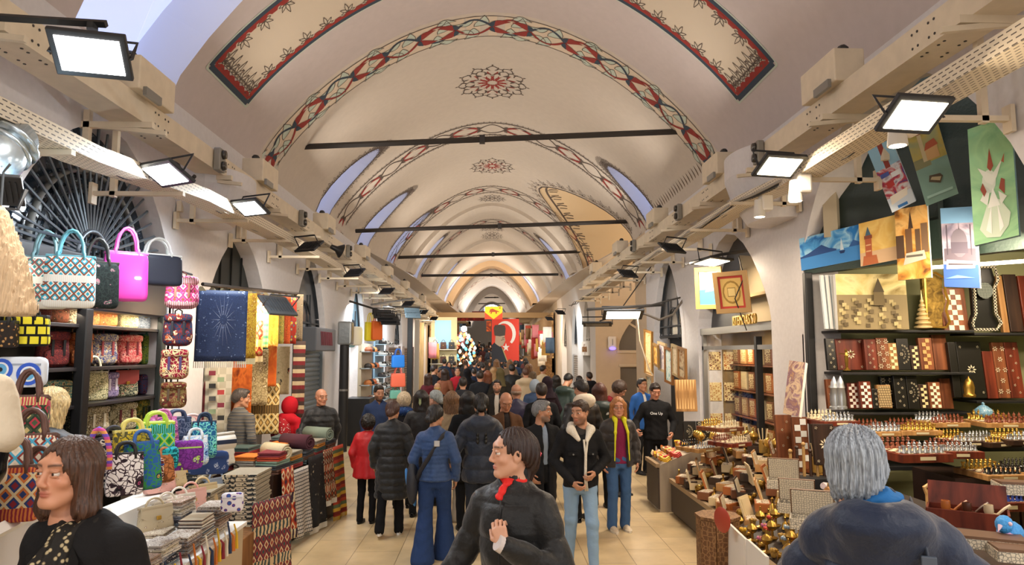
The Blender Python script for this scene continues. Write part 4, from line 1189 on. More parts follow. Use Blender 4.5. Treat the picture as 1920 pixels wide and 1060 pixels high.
    for s in (-1, 1):
        e, w_, o = AR[s]; qs = (qd[0], qd[1]*.7) if qd else None; rr = .055*g*k
        d_ = (w_-e).normalized()
        S.add(_seg(sh[s], e, rr*1.1, rr*.95, qs), .022); 
        if t['slv'] != 'short': S.add(_seg(e, w_-d_*.01, rr*.93, rr*.72, qs), .02)
    if t['collar']:
        c = t['collar']; S.add(_seg(P(0, .012, 1.41), P(0, .012, 1.41+c), .078*k, .072*k+.2*abs(c-.06)), .03)
        S.sub(_xf(_ell((0, -.005, -.10), (.056, .062, .09)), Matrix.Translation(P(0, 0, 1.50+c)-Vector((0, 0, 0)))), .01)
    if t['hood']:
        S.add(_ell(P(0, .105, 1.40), (.17*k, .11*k, .095*k)), .07); S.sub(_ell(P(0, .08, 1.52), (.075*k, .06*k, .09*k)), .02)
    if t['neck']:
        S.sub(_ell(P(0, -.09, 1.46), (.06*k+t['neck']*.3, .12*k, .05*k+t['neck'])), .015)
    if t['open']:
        ow = t['open']
        S.sub(_loft([(zb*k-.05, 0, -.2*k, ow*k, .2*k), (1.15*k, lx*.4, ly*.4-.2*k, ow*k, .2*k), (1.5*k, lx, ly-.16*k, ow*1.25*k, .2*k)], rnd=.01), .012)
    wr = wrinkle or .0035
    def cd(X, Y, Z): return wr*np.sin(X*31+Z*22+2*np.sin(Y*24+Z*9))*np.sin(Z*27-Y*19+1.5*np.sin(X*21))
    mk(t['name'], [S.mesh(br, cd)], t.get('m') or cloth(t['c'], kind=t['mk']), root)
    if t['inner']:
        S = Sdf(); torso(S, -.012, .86, 1.425); mk('shirt', [S.mesh(br)], cloth(t['inner']), root)
    if t['cuff']:
        for s in (-1, 1):
            e, w_, o = AR[s]; d_ = (w_-e).normalized(); mb = MB(); mb.cyl(w_-d_*.045, w_-d_*.0, .046*k, .042*k, 14); mb.build('cuff', cloth(t['cuff']), root, smooth='auto')
    # --- lower garment
    b = dict(kind='trousers', c='#16171a', r=1., hem=1.0, name='trousers', m=None); b.update(bot or {})
    S = Sdf(); r = b['r']
    if b['kind'] == 'none': pass
    else:
        S.add(_loft([(.80*k, 0, 0, .155*k, .105*k), (.92*k, 0, 0, (.165 if fem else .155)*k, .115*k), (1.03*k, lx*.1, ly*.1, .14*k, .10*k)]), .03)
        for s in (-1, 1):
            hp, kn, ft = LG[s]; S.add(_seg(hp+Vector((0, 0, -.04)), kn, .085*k*r, .064*k*r), .03); S.add(_seg(kn, ft+Vector((0, .015, -.02*b['hem'])), .064*k*r, .052*k*b['hem']*r), .02)
        if b['kind'] == 'skirt': S.add(_loft([(.12*k, 0, 0, .24*k, .2*k), (.9*k, 0, 0, .16*k, .12*k)], fold=(9, .012)), .03)
        mk(b['name'], [S.mesh(br, cd)], b['m'] or cloth(b['c']), root)
    # --- shoes
    sc_ = shoes or ('#1b1a1a', '#0f0f0f')
    if q < 3:
        for s in (-1, 1):
            ft = LG[s][2]; mb = MB(); z = ft.z-.085*k
            mb.grid(lambda u, v: Vector((ft.x+(.047*math.sin(pi*(u*.86+.07))**.5)*math.cos(2*pi*v)*k, ft.y+.075*k-.27*u*k, z+max(.012, .012+(.085-.05*u)*math.sin(2*pi*v) if math.sin(2*pi*v) > 0 else .012)*k*math.sin(pi*(u*.86+.07))**.35)), 14, 16, 0)
            mb.prism([(ft.x+.05*k*math.sin(2*pi*i/18)*(1 if math.cos(2*pi*i/18) > 0 else .85), ft.y-.062*k-.142*k*math.cos(2*pi*i/18)) for i in range(18)], .026, (0, 0, z), (1, 0, 0), (0, 1, 0), 1)
            mb.build('shoe', [mat(sc_[0], .5), mat(sc_[1], .6)], root, smooth='auto')
    if extra: extra(root, P, Hm, k, AR, LG, sh, br)
    return root
# ------------------------------------------------------------------ the people of the photograph
def who(label, px, ty, d, face, **kw):
    p = W(px, ty, d); fz = floor_z(d) if kw.get('z0') is None else kw['z0']
    H = 1.7*(p.z-fz)/1.735
    H = kw.pop('H', H)
    return person(label, p.x, d, face, H=H, **kw)
def tubemesh(name, pts, r, m, root, flat=None, n=6, closed=False):
    mb = MB(); mb.tube(pts, r, n, flat=flat, closed=closed); return mb.build(name, m, root, smooth=True)
def sdfchild(name, prims, res, m, root, disp=None):
    S = Sdf()
    for p in prims:
        if len(p) == 3 and callable(p[0]): S.add(p, .02)
        elif p[1] < 0: S.sub(p[0], -p[1])
        else: S.add(p[0], p[1])
    return mk(name, [S.mesh(res, disp)], m, root)
GOLD = mat('#c9a04a', .3, metal=.9)
# 1 woman in black blazer
def x1(root, P, Hm, k, AR, LG, sh, br):
    m = pat('dots', ['#1d1a17', '#b7a884', '#6f6148'], 46, .7)
    sdfchild('neck_scarf', [(_seg(P(-.055, -.02, 1.43), P(.0, -.075, 1.40), .03, .034), .03), (_seg(P(.055, -.02, 1.43), P(.0, -.075, 1.40), .03, .034), .03), (_seg(P(-.05, .03, 1.44), P(.05, .03, 1.44), .03, .03), .03),
        (_seg(P(0, -.085, 1.39), P(-.02, -.155, 1.30), .035, .045), .02), (_seg(P(-.02, -.155, 1.30), P(-.03, -.165, .98), .042, .05), .03), (_seg(P(.02, -.10, 1.38), P(.045, -.15, 1.24), .03, .035), .02), (_seg(P(.045, -.15, 1.24), P(.01, -.16, 1.02), .03, .038), .02)],
        .007, m, root, lambda X, Y, Z: .005*np.sin(X*150+Z*20))
    for s in (-1, 1):
        mb = MB(); mb.prism([(.045*s, 1.45), (.11*s, 1.40), (.135*s, 1.26), (.05*s, 1.02), (.032*s, 1.02), (.04*s, 1.28)][::s], .012, P(0, -.135, 0), (1, 0, 0), (0, .04, 1))
        for i, v in enumerate(mb.v):
            v.y = -.165+.10*max(0, (v.z/k-1.28))/.17*(1 if i else 1)-.004*(i % 2)
        mb.build('lapel', cloth('#1a1919'), root)
    mb = MB(); mb.ball((0, 0, 0), (.012, .004, .018), 8); mb.build('brooch', GOLD, root, loc=P(.115, -.14, 1.12))
    mb = MB(); mb.ball((0, 0, 0), .0065, 8); e = mb.build('earring', mat('#e8e0d4', .2, metal=.3), root); e.location = Hm @ Vector((.079, -.004, -.038))
who('woman in a black blazer and patterned neck scarf at the lower left', 168, 812, 2.6, -14, q=0, fem=True, hair='bob', hairc='#4a3022', skin='#c98f70', head=(-3, 0, -4, -10),
    top_=dict(c='#1b1a1b', z=.8, open=.035, inner='#17161a', name='blazer', r=1.03), bot=dict(c='#15151a'), extra=x1, lip='#a85a4c', brow='#3a261c', vol=1.0, hoff=-.065, bulk=1.14, arms={-1: ((-.25, .03, 1.1), (-.22, -.08, .9), dict(hide=1)), 1: ((.25, .03, 1.1), (.22, -.08, .9), dict(hide=1))})
# 2 woman with clip
def x2(root, P, Hm, k, AR, LG, sh, br):
    sdfchild('scarf', [(_ell(P(0, .012, 1.475), (.080, .080, .045)), .02), (_seg(P(-.01, -.07, 1.45), P(-.02, -.10, 1.41), .018, .02), .02)], .006, cloth('#e0302c', .6), root, lambda X, Y, Z: .003*np.sin(X*90+Z*160))
    mb = MB()
    for i in range(6): mb.tube([(-.028+.011*i, .098+.0, .035), (-.024+.0095*i, .138, .0), (-.028+.011*i, .105, -.04)], .0045, 5)
    mb.box((0, .128, .0), (.07, .012, .02)); c = mb.build('hair_clip', mat('#e24a62', .3), root); c.matrix_local = Hm
    mb = MB(); mb.tube([(.006*math.cos(t), 0, .008*math.sin(t)) for t in [i*pi/5 for i in range(10)]], .0022, 5, closed=True); e = mb.build('earring', GOLD, root); e.location = Hm @ Vector((-.079, -.005, -.042))
    tubemesh('zip', [P(.0, -.13-.004*i, 1.40-.06*i) for i in range(9)], .004, mat('#0b0b0c', .4), root)
    e, w_, o = AR[1]; d_ = (w_-e).normalized(); mb = MB(); mb.cyl(w_-d_*.05, w_+d_*.035, .046, .035, 16); mb.build('cuff', cloth('#cfc6c4', .8), root, smooth='auto')
    mb = MB(); mb.box((0, 0, 0), (.02, .004, .008)); mb.build('sleeve_logo', mat('#d9d9d9', .5), root, loc=sh[1]+Vector((.05, -.05, -.14)))
who('woman with red collar and pink hair clip in a black quilted jacket, clutching her chest', 962, 795, 3.42, -28, q=0, fem=True, hair='clip', hairc='#2e1c17', skin='#cf9c80', head=(0, 0, -50, -5),
    vol=.45, top_=dict(c='#121213', z=.74, quilt=(.16, .014), name='jacket', collar=.085, mk='puff', r=.99), bot=dict(c='#131316'), extra=x2, lip='#b86a60', bulk=1.08, brow='#33221b',
    arms={1: ((.26, -.02, 1.08), (.075, -.245, 1.235), dict(dir=(-.35, .06, .9), n=(-.3, .9, .1), curl=.95)), -1: ((-.245, -.03, 1.12), (-.33, -.18, .93))})
# 3 grey haired woman from behind
def x3(root, P, Hm, k, AR, LG, sh, br):
    sdfchild('scarf', [(_ell(P(0, .01, 1.47), (.098, .10, .05)), .02)], .007, cloth('#2a6aa8', .8), root, lambda X, Y, Z: .004*np.sin(X*70+Z*120))
    tubemesh('strap', [P(-.10, -.13, 1.30), P(-.115, .0, 1.468), P(-.12, .12, 1.40), P(-.14, .185, 1.22), P(-.19, .19, 1.0), P(-.24, .16, .8)], .022, mat('#3c4452', .6), root, flat=.25)
    mb = MB(); mb.rbox((0, 0, 0), (.05, .016, .045), .004); mb.build('buckle', mat('#4b5563', .4), root, loc=P(-.13, .175, 1.30))
who('grey-haired woman from behind in a navy puffer jacket with blue scarf', 1636, 800, 2.72, 158, q=0, fem=True, hair='shag', hairc='#9aa3ad', skin='#c99a80', head=(8, 0, -12), hoff=.06, vol=1.7,
    top_=dict(c='#1a2740', z=.8, quilt=(.155, .03), mk='puff', collar=.05, r=1.12, hood=True, name='puffer_jacket'), bot=dict(c='#1c1d22'), extra=x3, bulk=1.08,
    arms={1: ((.29, -.14, 1.10), (.27, -.38, 1.12), dict(curl=.7)), -1: ((-.40, -.02, 1.08), (-.36, -.22, .95))})
# 4 man in jeans with shearling collar
def x4(root, P, Hm, k, AR, LG, sh, br):
    cr = mat('#e4dccb', .95, bump=.9, bscale=120)
    sdfchild('shearling_collar', [(_seg(P(-.07, .05, 1.455), P(.07, .05, 1.455), .036, .036), .03), (_seg(P(-.075, .05, 1.455), P(-.105, -.05, 1.43), .036, .042), .03), (_seg(P(.075, .05, 1.455), P(.105, -.05, 1.43), .036, .042), .03),
        (_seg(P(-.10, -.06, 1.43), P(-.04, -.125, 1.34), .042, .02), .02), (_seg(P(.10, -.06, 1.43), P(.045, -.13, 1.33), .042, .02), .02)], .008, cr, root)
    for s in (-1, 1): tubemesh('trim', [P(s*.02+.03, -.14, 1.34), P(s*.004+.025, -.155, 1.2), P(s*.004+.02, -.155, 1.0), P(s*.01+.03, -.15, .84)], .010, cr, root)
    for s in (-1, 1):
        mb = MB(); mb.rbox((0, 0, 0), (.10, .012, .03), .004); mb.build('pocket_flap', cloth('#19191b'), root, loc=P(s*.10, -.142, 1.2)); mb = MB(); mb.cyl((0, 0, 0), (0, -.008, 0), .008, n=8); mb.build('button', GREYM, root, loc=P(s*.10, -.15, 1.197))
who('man in a black jacket with cream shearling collar and light blue jeans', 1086, 748, 6.8, 6, q=1, hair='short', hairc='#3a291f', skin='#bd8a6d', head=(6, 0, -44, -8), beard='#6b4a38',
    top_=dict(c='#1a1a1c', z=.86, name='jacket', inner='#3a3634', r=1.06, neck=.03), bot=dict(c='#86a3c0', hem=.92), shoes=('#e9e7e4', '#f4f2ee'), extra=x4,
    feet={-1: (-.09, .12, .02), 1: (.10, -.16, 0)}, arms={-1: ((-.27, .02, 1.12), (-.12, -.19, .93), dict(dir=(.5, -.5, -.5), curl=.9)), 1: ((.28, .03, 1.12), (.10, -.2, 1.02), dict(dir=(-.45, -.5, -.35), curl=.8))})
# 5 woman with burgundy top
def x5(root, P, Hm, k, AR, LG, sh, br):
    for s in (-1, 1):
        sdfchild('jacket_lining', [(_seg(P(s*.055, -.08, 1.43), P(s*.085, -.145, 1.28), .022, .016), .02), (_seg(P(s*.085, -.145, 1.28), P(s*.10, -.150, .92), .014, .008), .02), (_seg(P(s*.05, .05, 1.47), P(s*.065, -.07, 1.44), .03, .03), .02)], .009, cloth('#d3cf2e', .6), root)
who('woman with glasses, burgundy top and open black puffer jacket lined in yellow', 1158, 744, 8.4, 8, q=1, fem=True, hair='long', hairc='#a86f3e', skin='#c98f72', head=(6, 0, -12), glasses=True, vol=.8,
    top_=dict(c='#2f2b2b', z=.82, quilt=(.10, .016), mk='puff', open=.085, inner='#7a2348', name='puffer_jacket', r=1.12), bot=dict(c='#3f5f8c', r=1.05, hem=1.25), shoes=('#cdbba0', '#e4dccd'), extra=x5, lip='#a86058', bulk=1.03)
# 6 woman in blue quilted jacket
def x6(root, P, Hm, k, AR, LG, sh, br):
    tubemesh('strap', [P(-.14, .0, 1.42), P(-.1, .10, 1.39), P(.02, .145, 1.2), P(.15, .13, 1.0), P(.2, .08, .86)], .028, mat('#24262e', .6), root, flat=.2)
    mb = MB(); mb.rbox((0, 0, 0), (.06, .012, .06), .006); mb.build('buckle', mat('#c9c9c9', .3, metal=.8), root, loc=P(-.04, .15, 1.31))
    sdfchild('shoulder_bag', [(_ell(P(.25, .05, .86), (.06, .09, .22)), .02)], .012, cloth('#2a2d36', kind='satin'), root)
    sdfchild('folded_jacket', [(_ell(P(.28, .0, .80), (.035, .07, .2), (0, .25, 0)), .02)], .012, cloth('#4d86c4'), root)
who('woman seen from behind in a bright blue quilted jacket and wide blue trousers', 817, 759, 7.3, 176, q=1, fem=True, hair='bun', hairc='#1e1a1a', head=(6, 0, -25),
    top_=dict(c='#2c4876', z=.88, quilt=(.043, .009), mk='puff', name='quilted_jacket', r=1.08, flare=1.12, collar=.02), bot=dict(c='#273c66', r=1.22, hem=2.1), extra=x6, shoes=('#1e2430', '#11141b'), feet={-1: (-.11, -.1, 0), 1: (.11, .12, 0)})
who('woman seen from behind in a long black puffer coat with white shoes', 737, 752, 8.3, 184, q=1, fem=True, hair='bun', hairc='#4a2e25', head=(8, 0, -14),
    top_=dict(c='#1f2124', z=.46, quilt=(.082, .016), mk='puff', name='puffer_coat', r=1.22, flare=1.02, collar=.04), bot=dict(c='#121215', hem=1.2), shoes=('#e6e1da', '#f1eee9'), feet={-1: (-.10, -.02, 0), 1: (.13, .22, .05)})
who('short person in a red jacket with dark curly hair behind the long black coat', 691, 778, 8.85, 172, q=1, fem=True, hair='curly', hairc='#17120f', top_=dict(c='#b52228', z=.72, mk='satin', name='jacket', r=1.35, flare=1.1), bot=dict(c='#111114'))
# 9 navy puffer with braids
def x9(root, P, Hm, k, AR, LG, sh, br):
    for s in (-1, 1):
        mb = MB()
        for i in range(9): mb.ball(P(.045*s, .12+.006*i, 1.52-.04*i), (.017, .016, .026), 7)
        mb.build('braid', hairmat('#15130f'), root, smooth=True)
who('woman with two dark braids in a navy puffer jacket and grey trousers, seen from behind', 902, 736, 7.65, 184, q=1, fem=True, hair='bun', hairc='#15130f', top_=dict(c='#262e3d', z=.74, quilt=(.145, .02), mk='puff', name='puffer_jacket', r=1.2, hood=True, collar=.03),
    bot=dict(c='#2c3038', hem=1.3, r=1.15), extra=x9, arms={1: ((.28, .02, 1.12), (.34, -.12, .98)), -1: ((-.25, .03, 1.12), (-.24, -.05, .9))})
who('grey-haired man in a black coat over a blue shirt, looking to the right', 1016, 749, 7.45, 20, q=1, hair='short', hairc='#77787a', skin='#b98669', head=(2, 0, 55, 10), beard='#6f6058',
    top_=dict(c='#1c1d20', z=.6, name='coat', inner='#8c9bb0', open=.03), arms={-1: ((-.27, .03, 1.1), (-.2, -.1, .92)), 1: ((.26, -.03, 1.12), (.30, -.2, 1.02), dict(dir=(.8, -.5, .2)))})
who('bald man in a black quilted vest standing by the roller shutter', 603, 728, 9.8, 22, q=1, hair='bald', hairc='#8a8078', skin='#c58e72', head=(6, 0, 20), top_=dict(c='#1d1f22', z=.86, quilt=(.085, .012), name='quilted_vest', mk='puff', r=1.12),
    bot=dict(c='#3b4a5e', hem=1.1), feet={-1: (-.12, .0, 0), 1: (.16, -.18, 0)}, arms={-1: ((-.30, -.05, 1.12), (-.32, -.3, 1.0), dict(curl=.3)), 1: ((.25, .05, 1.12), (.2, .1, .9))})
who('man in a grey patterned sweater standing behind the carpet table', 452, 727, 8.55, 152, q=1, hair='short', hairc='#4a423c', head=(6, 0, -35), z0=0, top_=dict(m=pat('stripe', ['#5f6367', '#8b8472', '#474b52', '#7b7568', '#3c4656'], 26, .95), c='#5a5a5a', z=.82, name='sweater', collar=.02), bot=dict(c='#39486a'), hands=False)
who('bearded man in a navy zip polo sweater at the left shop fronts', 711, 721, 10.6, 12, q=2, hair='short', hairc='#1f1914', skin='#b9876b', head=(10, 0, 15), beard='#2b211c', top_=dict(c='#2b3a5c', z=.86, name='sweater', collar=.03))
who('woman with blond curly hair and a blue patterned scarf', 758, 735, 9.7, 170, q=2, fem=True, hair='curly', hairc='#c3b193', top_=dict(c='#22242a', z=.7), extra=lambda root, P, Hm, k, AR, LG, sh, br: sdfchild('scarf', [(_ell(P(0, .03, 1.44), (.15, .13, .07)), .02)], .012, pat('floral', ['#1f3f7a', '#b9d6e8', '#3b7fb4', '#15264a'], 30), root))
def xclip(root, P, Hm, k, AR, LG, sh, br):
    mb = MB()
    for s in (-1, 1): mb.prism([(0, -.05), (.016*s, -.02), (.012*s, .05), (0, .02)][::s], .01, (0, 0, 0), (1, 0, 0), (0, 0, 1))
    c = mb.build('hair_clip', mat('#9fae7c', .3), root, loc=Hm @ Vector((0, .135, -.02)))
who('woman with very long straight dark hair and a pale green hair clip', 790, 731, 9.2, 178, q=2, fem=True, hair='long', hairc='#1c1614', vol=1.3, top_=dict(c='#191a1d', z=.6, mk='puff', r=1.1), extra=xclip)
who('older woman in profile with grey hair and a white collar', 817, 731, 9.9, 245, q=2, fem=True, hair='bun', hairc='#8f9696', glasses=True, skin='#d0a08a', top_=dict(c='#1d1b1e', z=.7, collar=.04))
who('woman with long wavy light brown hair in a beige coat, seen from behind', 847, 733, 8.9, 176, q=1, fem=True, hair='wavy', hairc='#7b5b3f', vol=1.2, top_=dict(c='#a89374', z=.55, name='coat', r=1.05), bot=dict(c='#b9b2a6', hem=1.5))
who('dark-haired person in a black coat beside the woman with braids', 878, 733, 8.5, 190, q=2, fem=True, hair='bob', hairc='#121010', top_=dict(c='#17181b', z=.6, r=1.1))
who('bald older man in a brown jacket looking down in the crowd', 948, 735, 8.7, 15, q=1, hair='bald', hairc='#b0a498', skin='#bf8768', head=(32, 0, -6), top_=dict(c='#5b3f2b', z=.75, name='jacket', open=.04, inner='#2b2625'))
who('older man seen from behind in a dark purple rain jacket', 968, 719, 10.3, 176, q=2, hair='bald', hairc='#8d7460', skin='#a9785c', top_=dict(c='#2c2640', z=.7, mk='satin', r=1.08, collar=.03))
who('bearded young man facing the camera deep in the crowd', 932, 711, 12.5, -4, q=2, hair='short', hairc='#17110e', skin='#b98a6e', beard='#1f1612', top_=dict(c='#23211f', z=.7, open=.04, inner='#b9b2a8'))
who('man with short dark hair in a black jacket, seen from behind mid hall', 1015, 716, 9.8, 186, q=2, hair='short', hairc='#2a1f19', top_=dict(c='#16171a', z=.75, r=1.1, collar=.03))
who('woman in a long dark maroon headscarf looking left', 1026, 705, 12.4, 210, q=2, fem=True, hair='hijab', hairc='#241820', skin='#b98a70', top_=dict(c='#241820', z=.2, flare=1.2))
who('person in a dark green jacket bending over the right stall', 1054, 700, 13.2, 140, q=2, hair='short', hairc='#15120f', head=(35, 0, 0), lean=(0, -.15), top_=dict(c='#2a3a34', z=.7, r=1.15, mk='satin', hood=True))
def xhood(root, P, Hm, k, AR, LG, sh, br):
    sdfchild('hood', [(_ell(P(0, .075, 1.46), (.15, .12, .10), (.4, 0, 0)), .02), (_ell(P(0, .03, 1.56), (.09, .085, .10)), -.02)], .010, cloth('#d8cbb8', .9), root)
who('man in a black leather jacket with a cream hood, seen from behind', 1090, 710, 8.9, 200, q=1, hair='short', hairc='#1d1512', skin='#bf8e74', head=(18, 0, 15), top_=dict(c='#1c1a1a', z=.72, mk='leather', name='leather_jacket', r=1.15), extra=xhood)
who('man with short dark hair against the grey shutter on the right', 1086, 704, 16, 175, q=2, hair='short', hairc='#1c1512', top_=dict(c='#1c1d22', z=.7))
who('man in a black jacket standing in the sign doorway', 1105, 697, 18, 200, q=2, hair='short', hairc='#2b1d17', top_=dict(c='#191b22', z=.6, r=1.2, hood=True))
def xlogo(root, P, Hm, k, AR, LG, sh, br):
    mb = MB()
    for r_ in (.012, .022, .032): mb.tube([(r_*math.cos(t), 0, r_*math.sin(t)) for t in [pi/2*i/6 for i in range(7)]], .0045, 4)
    mb.build('jacket_logo', mat('#e2e4e2', .5), root, loc=P(-.10, .155, 1.29))
who('woman with auburn hair in a dark green jacket with small white logo', 1124, 717, 9.6, 180, q=2, fem=True, hair='long', hairc='#4d2a1f', vol=1.1, top_=dict(c='#1f2c2a', z=.7, mk='satin', r=1.12, hood=True), extra=xlogo)
who('young man with thick brown hair looking down, red-lined black hood', 1160, 714, 10.4, 48, q=2, hair='curly', hairc='#3b2a20', skin='#c58f74', head=(38, 0, 10), top_=dict(c='#1a1a1d', z=.7, r=1.1), extra=lambda root, P, Hm, k, AR, LG, sh, br: sdfchild('hood', [(_ell(P(0, .12, 1.43), (.12, .08, .09)), .02)], .012, cloth('#7a2228'), root))
who('man in a blue jacket beyond the framed pictures', 1203, 708, 12.2, 25, q=2, hair='short', hairc='#1b1614', skin='#a87658', top_=dict(c='#2b5aa0', z=.8, inner='#d8d4cc', open=.03))
def xtext(root, P, Hm, k, AR, LG, sh, br):
    text_mesh('One Up', .055, 'chest_print', mat('#e8e8e6', .6), root, P(.0, -.150, 1.27), (pi/2, 0, 0), .002)
who('stall keeper in a black sweatshirt with small white chest print', 1228, 717, 10.25, -8, q=1, hair='short', hairc='#251b16', skin='#c98f74', head=(22, 0, 12), top_=dict(c='#141416', z=.86, name='sweatshirt', r=1.08), extra=xtext, bot=dict(c='#18181b'), arms={-1: ((-.30, .0, 1.13), (-.30, -.25, 1.02), dict(curl=.8)), 1: ((.28, .03, 1.12), (.22, -.2, .98))})
who('woman with wavy blond hair in a dark jacket inside the bag shop, seen from behind', 98, 724, 4.95, 168, q=1, fem=True, hair='wavy', hairc='#c9ac78', vol=1.5, head=(12, 0, -8), top_=dict(c='#23262b', z=.7, mk='satin', r=1.15, hood=True), arms={-1: ((-.24, -.1, 1.12), (-.2, -.3, 1.1)), 1: ((.27, .0, 1.12), (.2, -.25, 1.05))})
def xred(root, P, Hm, k, AR, LG, sh, br):
    sdfchild('backpack', [(_ell(P(0, .19, 1.2), (.15, .11, .2)), .02)], .014, pat('dots', ['#a81f28', '#e6d9cf', '#8a1820'], 40, .8), root)
who('person in a red hooded jacket at the back of the carpet stall', 545, 745, 9.75, 150, q=2, hair='hood', hairc='#c31f2c', top_=dict(c='#c31f2c', z=.7, r=1.05, hood=True), extra=xred, hands=False)
# middle distance crowd, each with its own clothes
MID = [('woman in a long black veil and cloak left of the middle', 876, 690, 17, 182, dict(fem=True, hair='hijab', hairc='#15151a'), dict(c='#18191d', z=.15, flare=1.3, r=1.15)),
 ('woman in a red jacket photographing, standing left of the black cloak', 858, 688, 19.5, 0, dict(fem=True, hair='bun', hairc='#2b1a16'), dict(c='#a8222e', z=.75)),
 ('woman in a long rust brown coat near the handbag shop', 834, 691, 17.5, 160, dict(fem=True, hair='long', hairc='#2a1a14'), dict(c='#7a4a34', z=.45)),
 ('man in a long black coat by the handbag shop doorway', 814, 683, 18.5, 120, dict(hair='short', hairc='#2a1f1a'), dict(c='#17181c', z=.45, r=1.1)),
 ('man in a black coat facing right at the handbag shop doorway', 823, 690, 18.8, 60, dict(hair='short', hairc='#3a2c22'), dict(c='#202228', z=.6)),
 ('bald man with a blond fringe low in front of the handbag shop', 820, 718, 15.2, 175, dict(hair='bald', hairc='#c9a56a', skin='#c39470'), dict(c='#1b1d23', z=.7)),
 ('man in a black bomber jacket right under the flag', 960, 681, 17.5, 182, dict(hair='short', hairc='#1a1512'), dict(c='#16181c', z=.75, r=1.25, mk='satin')),
 ('person in a cream hooded sweatshirt right of the flag', 986, 688, 16.5, 180, dict(hair='short', hairc='#5a3a2a'), dict(c='#cdb99a', z=.8, r=1.2, hood=True)),
 ('woman with an olive headscarf and dark coat below the flag', 938, 690, 15.5, 180, dict(fem=True, hair='hijab', hairc='#5d5438'), dict(c='#2a2722', z=.5, r=1.15)),
 ('woman with long auburn hair just left of the flag foot', 914, 694, 15.8, 176, dict(fem=True, hair='long', hairc='#8a5034'), dict(c='#1f1f24', z=.6)),
 ('man with a dark backpack left of the auburn-haired woman', 900, 694, 15.6, 186, dict(hair='short', hairc='#30231b'), dict(c='#23262c', z=.75, r=1.1)),
 ('man in a cream coat with a black bag by the right-hand stalls', 1018, 684, 20, 130, dict(hair='short', hairc='#2b201a'), dict(c='#c9b695', z=.5, r=1.05)),
 ('person in a pale grey knitted hat in mid crowd', 1003, 712, 13.4, 180, dict(hair='hood', hairc='#8b95a0'), dict(c='#3a4a66', z=.75, r=1.1)),
 ('woman with dark hair in a black parka between the green and the cream jackets', 1043, 703, 14.6, 190, dict(fem=True, hair='bob', hairc='#17120f'), dict(c='#20242a', z=.6, r=1.1)),
 ('man in a grey coat behind the long-haired woman', 868, 706, 13.5, 182, dict(hair='short', hairc='#231a15'), dict(c='#2a2b30', z=.6, r=1.1)),
 ('woman in a burgundy coat beside the stone-clad pier', 803, 700, 16.6, 150, dict(fem=True, hair='long', hairc='#3a2218'), dict(c='#5a2028', z=.6)),
 ('woman in a camel coat deep in the crowd', 926, 688, 19.2, 178, dict(fem=True, hair='long', hairc='#b08a5c'), dict(c='#a98a60', z=.6)),
 ('man in a navy anorak in front of the lamp stall', 889, 690, 21, 190, dict(hair='short', hairc='#231a15'), dict(c='#1f2a42', z=.75))]
for lb, px, ty, d, fc, pk, tk in MID:
    who(lb, px, ty, d, fc, q=2, top_=tk, **pk)
# the dense crowd at the far end: a few built once, then copied
protos = []
for i, (hs_, hc_, tc_) in enumerate([('short', '#1c1512', '#17181d'), ('long', '#3a2519', '#24262d'), ('short', '#2b201a', '#3a3d45'), ('hijab', '#3a3028', '#2a2320'), ('bob', '#7a5534', '#6a5a48'), ('short', '#14110f', '#1f2a3c'), ('hood', '#1c1d20', '#1c1d20'), ('long', '#15110e', '#4b2a2a')]):
    protos.append(person(['man with short dark hair and black coat in the far crowd', 'woman with long brown hair and slate coat in the far crowd', 'man with brown hair and grey coat in the far crowd', 'woman in a brown headscarf in the far crowd', 'person with fair bobbed hair and khaki coat in the far crowd', 'man in a dark blue coat in the far crowd', 'person with black hood up in the far crowd', 'woman with long black hair and maroon coat in the far crowd'][i], -1.6+.45*i, 30+(i % 3), 180, 1.68+.04*(i % 3), q=3, hair=hs_, hairc=hc_, fem=i % 2 == 1, top_=dict(c=tc_, z=.65, r=1.1), group='far crowd, look %d' % (i+1)))
rnd = random.Random(4)
cl = 0; used = [(-1.6+.45*i, 30+(i % 3)) for i in range(8)]
for row in range(26):
    yy = 24+row*1.45
    for j in range(5):
        x = -1.9+3.9*(j+rnd.random()*.7)/5
        if rnd.random() < (.28 if yy < 32 else .08): continue
        y2 = yy+rnd.uniform(-.4, .4)
        if any((x-a)**2+(y2-b)**2 < .3 for a, b in used): continue
        used.append((x, y2)); pr = rnd.choice(protos)
        dup(pr, (x, y2, floor_z(y2)), R(rnd.choice([180, 175, 190, 0, 165, 10])), scale=rnd.uniform(.95, 1.06)); cl += 1
# ================================================================== LEFT SIDE SHOPS
DW = pat('wood', ['#241712', '#3a261b'], 18, .5); WOOD = pat('wood', ['#5d3320', '#8a5232'], 16, .45); LW = pat('wood', ['#8a6238', '#b58a55'], 14, .5); REDW = pat('wood', ['#4a1d14', '#7a3522'], 16, .4)
WHT = mat('#e6e3de', .5); BLK = mat('#141416', .5); DARKG = mat('#1f2a26', .6, bump=.2)
def sgn(a): return -1 if a < 0 else 1
def softbox(mb, c, sz, e=.45, m=0, n=18, taper=1., bulge=0):
    w_, d, h = sz
    def f(u, v):
        t = -pi/2+pi*v; a = 2*pi*u; ct, st = math.cos(t), math.sin(t)
        k = abs(ct)**e; z = sgn(st)*abs(st)**e
        tp = 1+(taper-1)*(z+1)/2
        return Vector((c[0]+w_/2*k*sgn(math.cos(a))*abs(math.cos(a))**e*tp, c[1]+d/2*k*sgn(math.sin(a))*abs(math.sin(a))**e*tp, c[2]+h/2*z))
    mb.grid(f, n, max(6, n//2), m)
HSC = .42
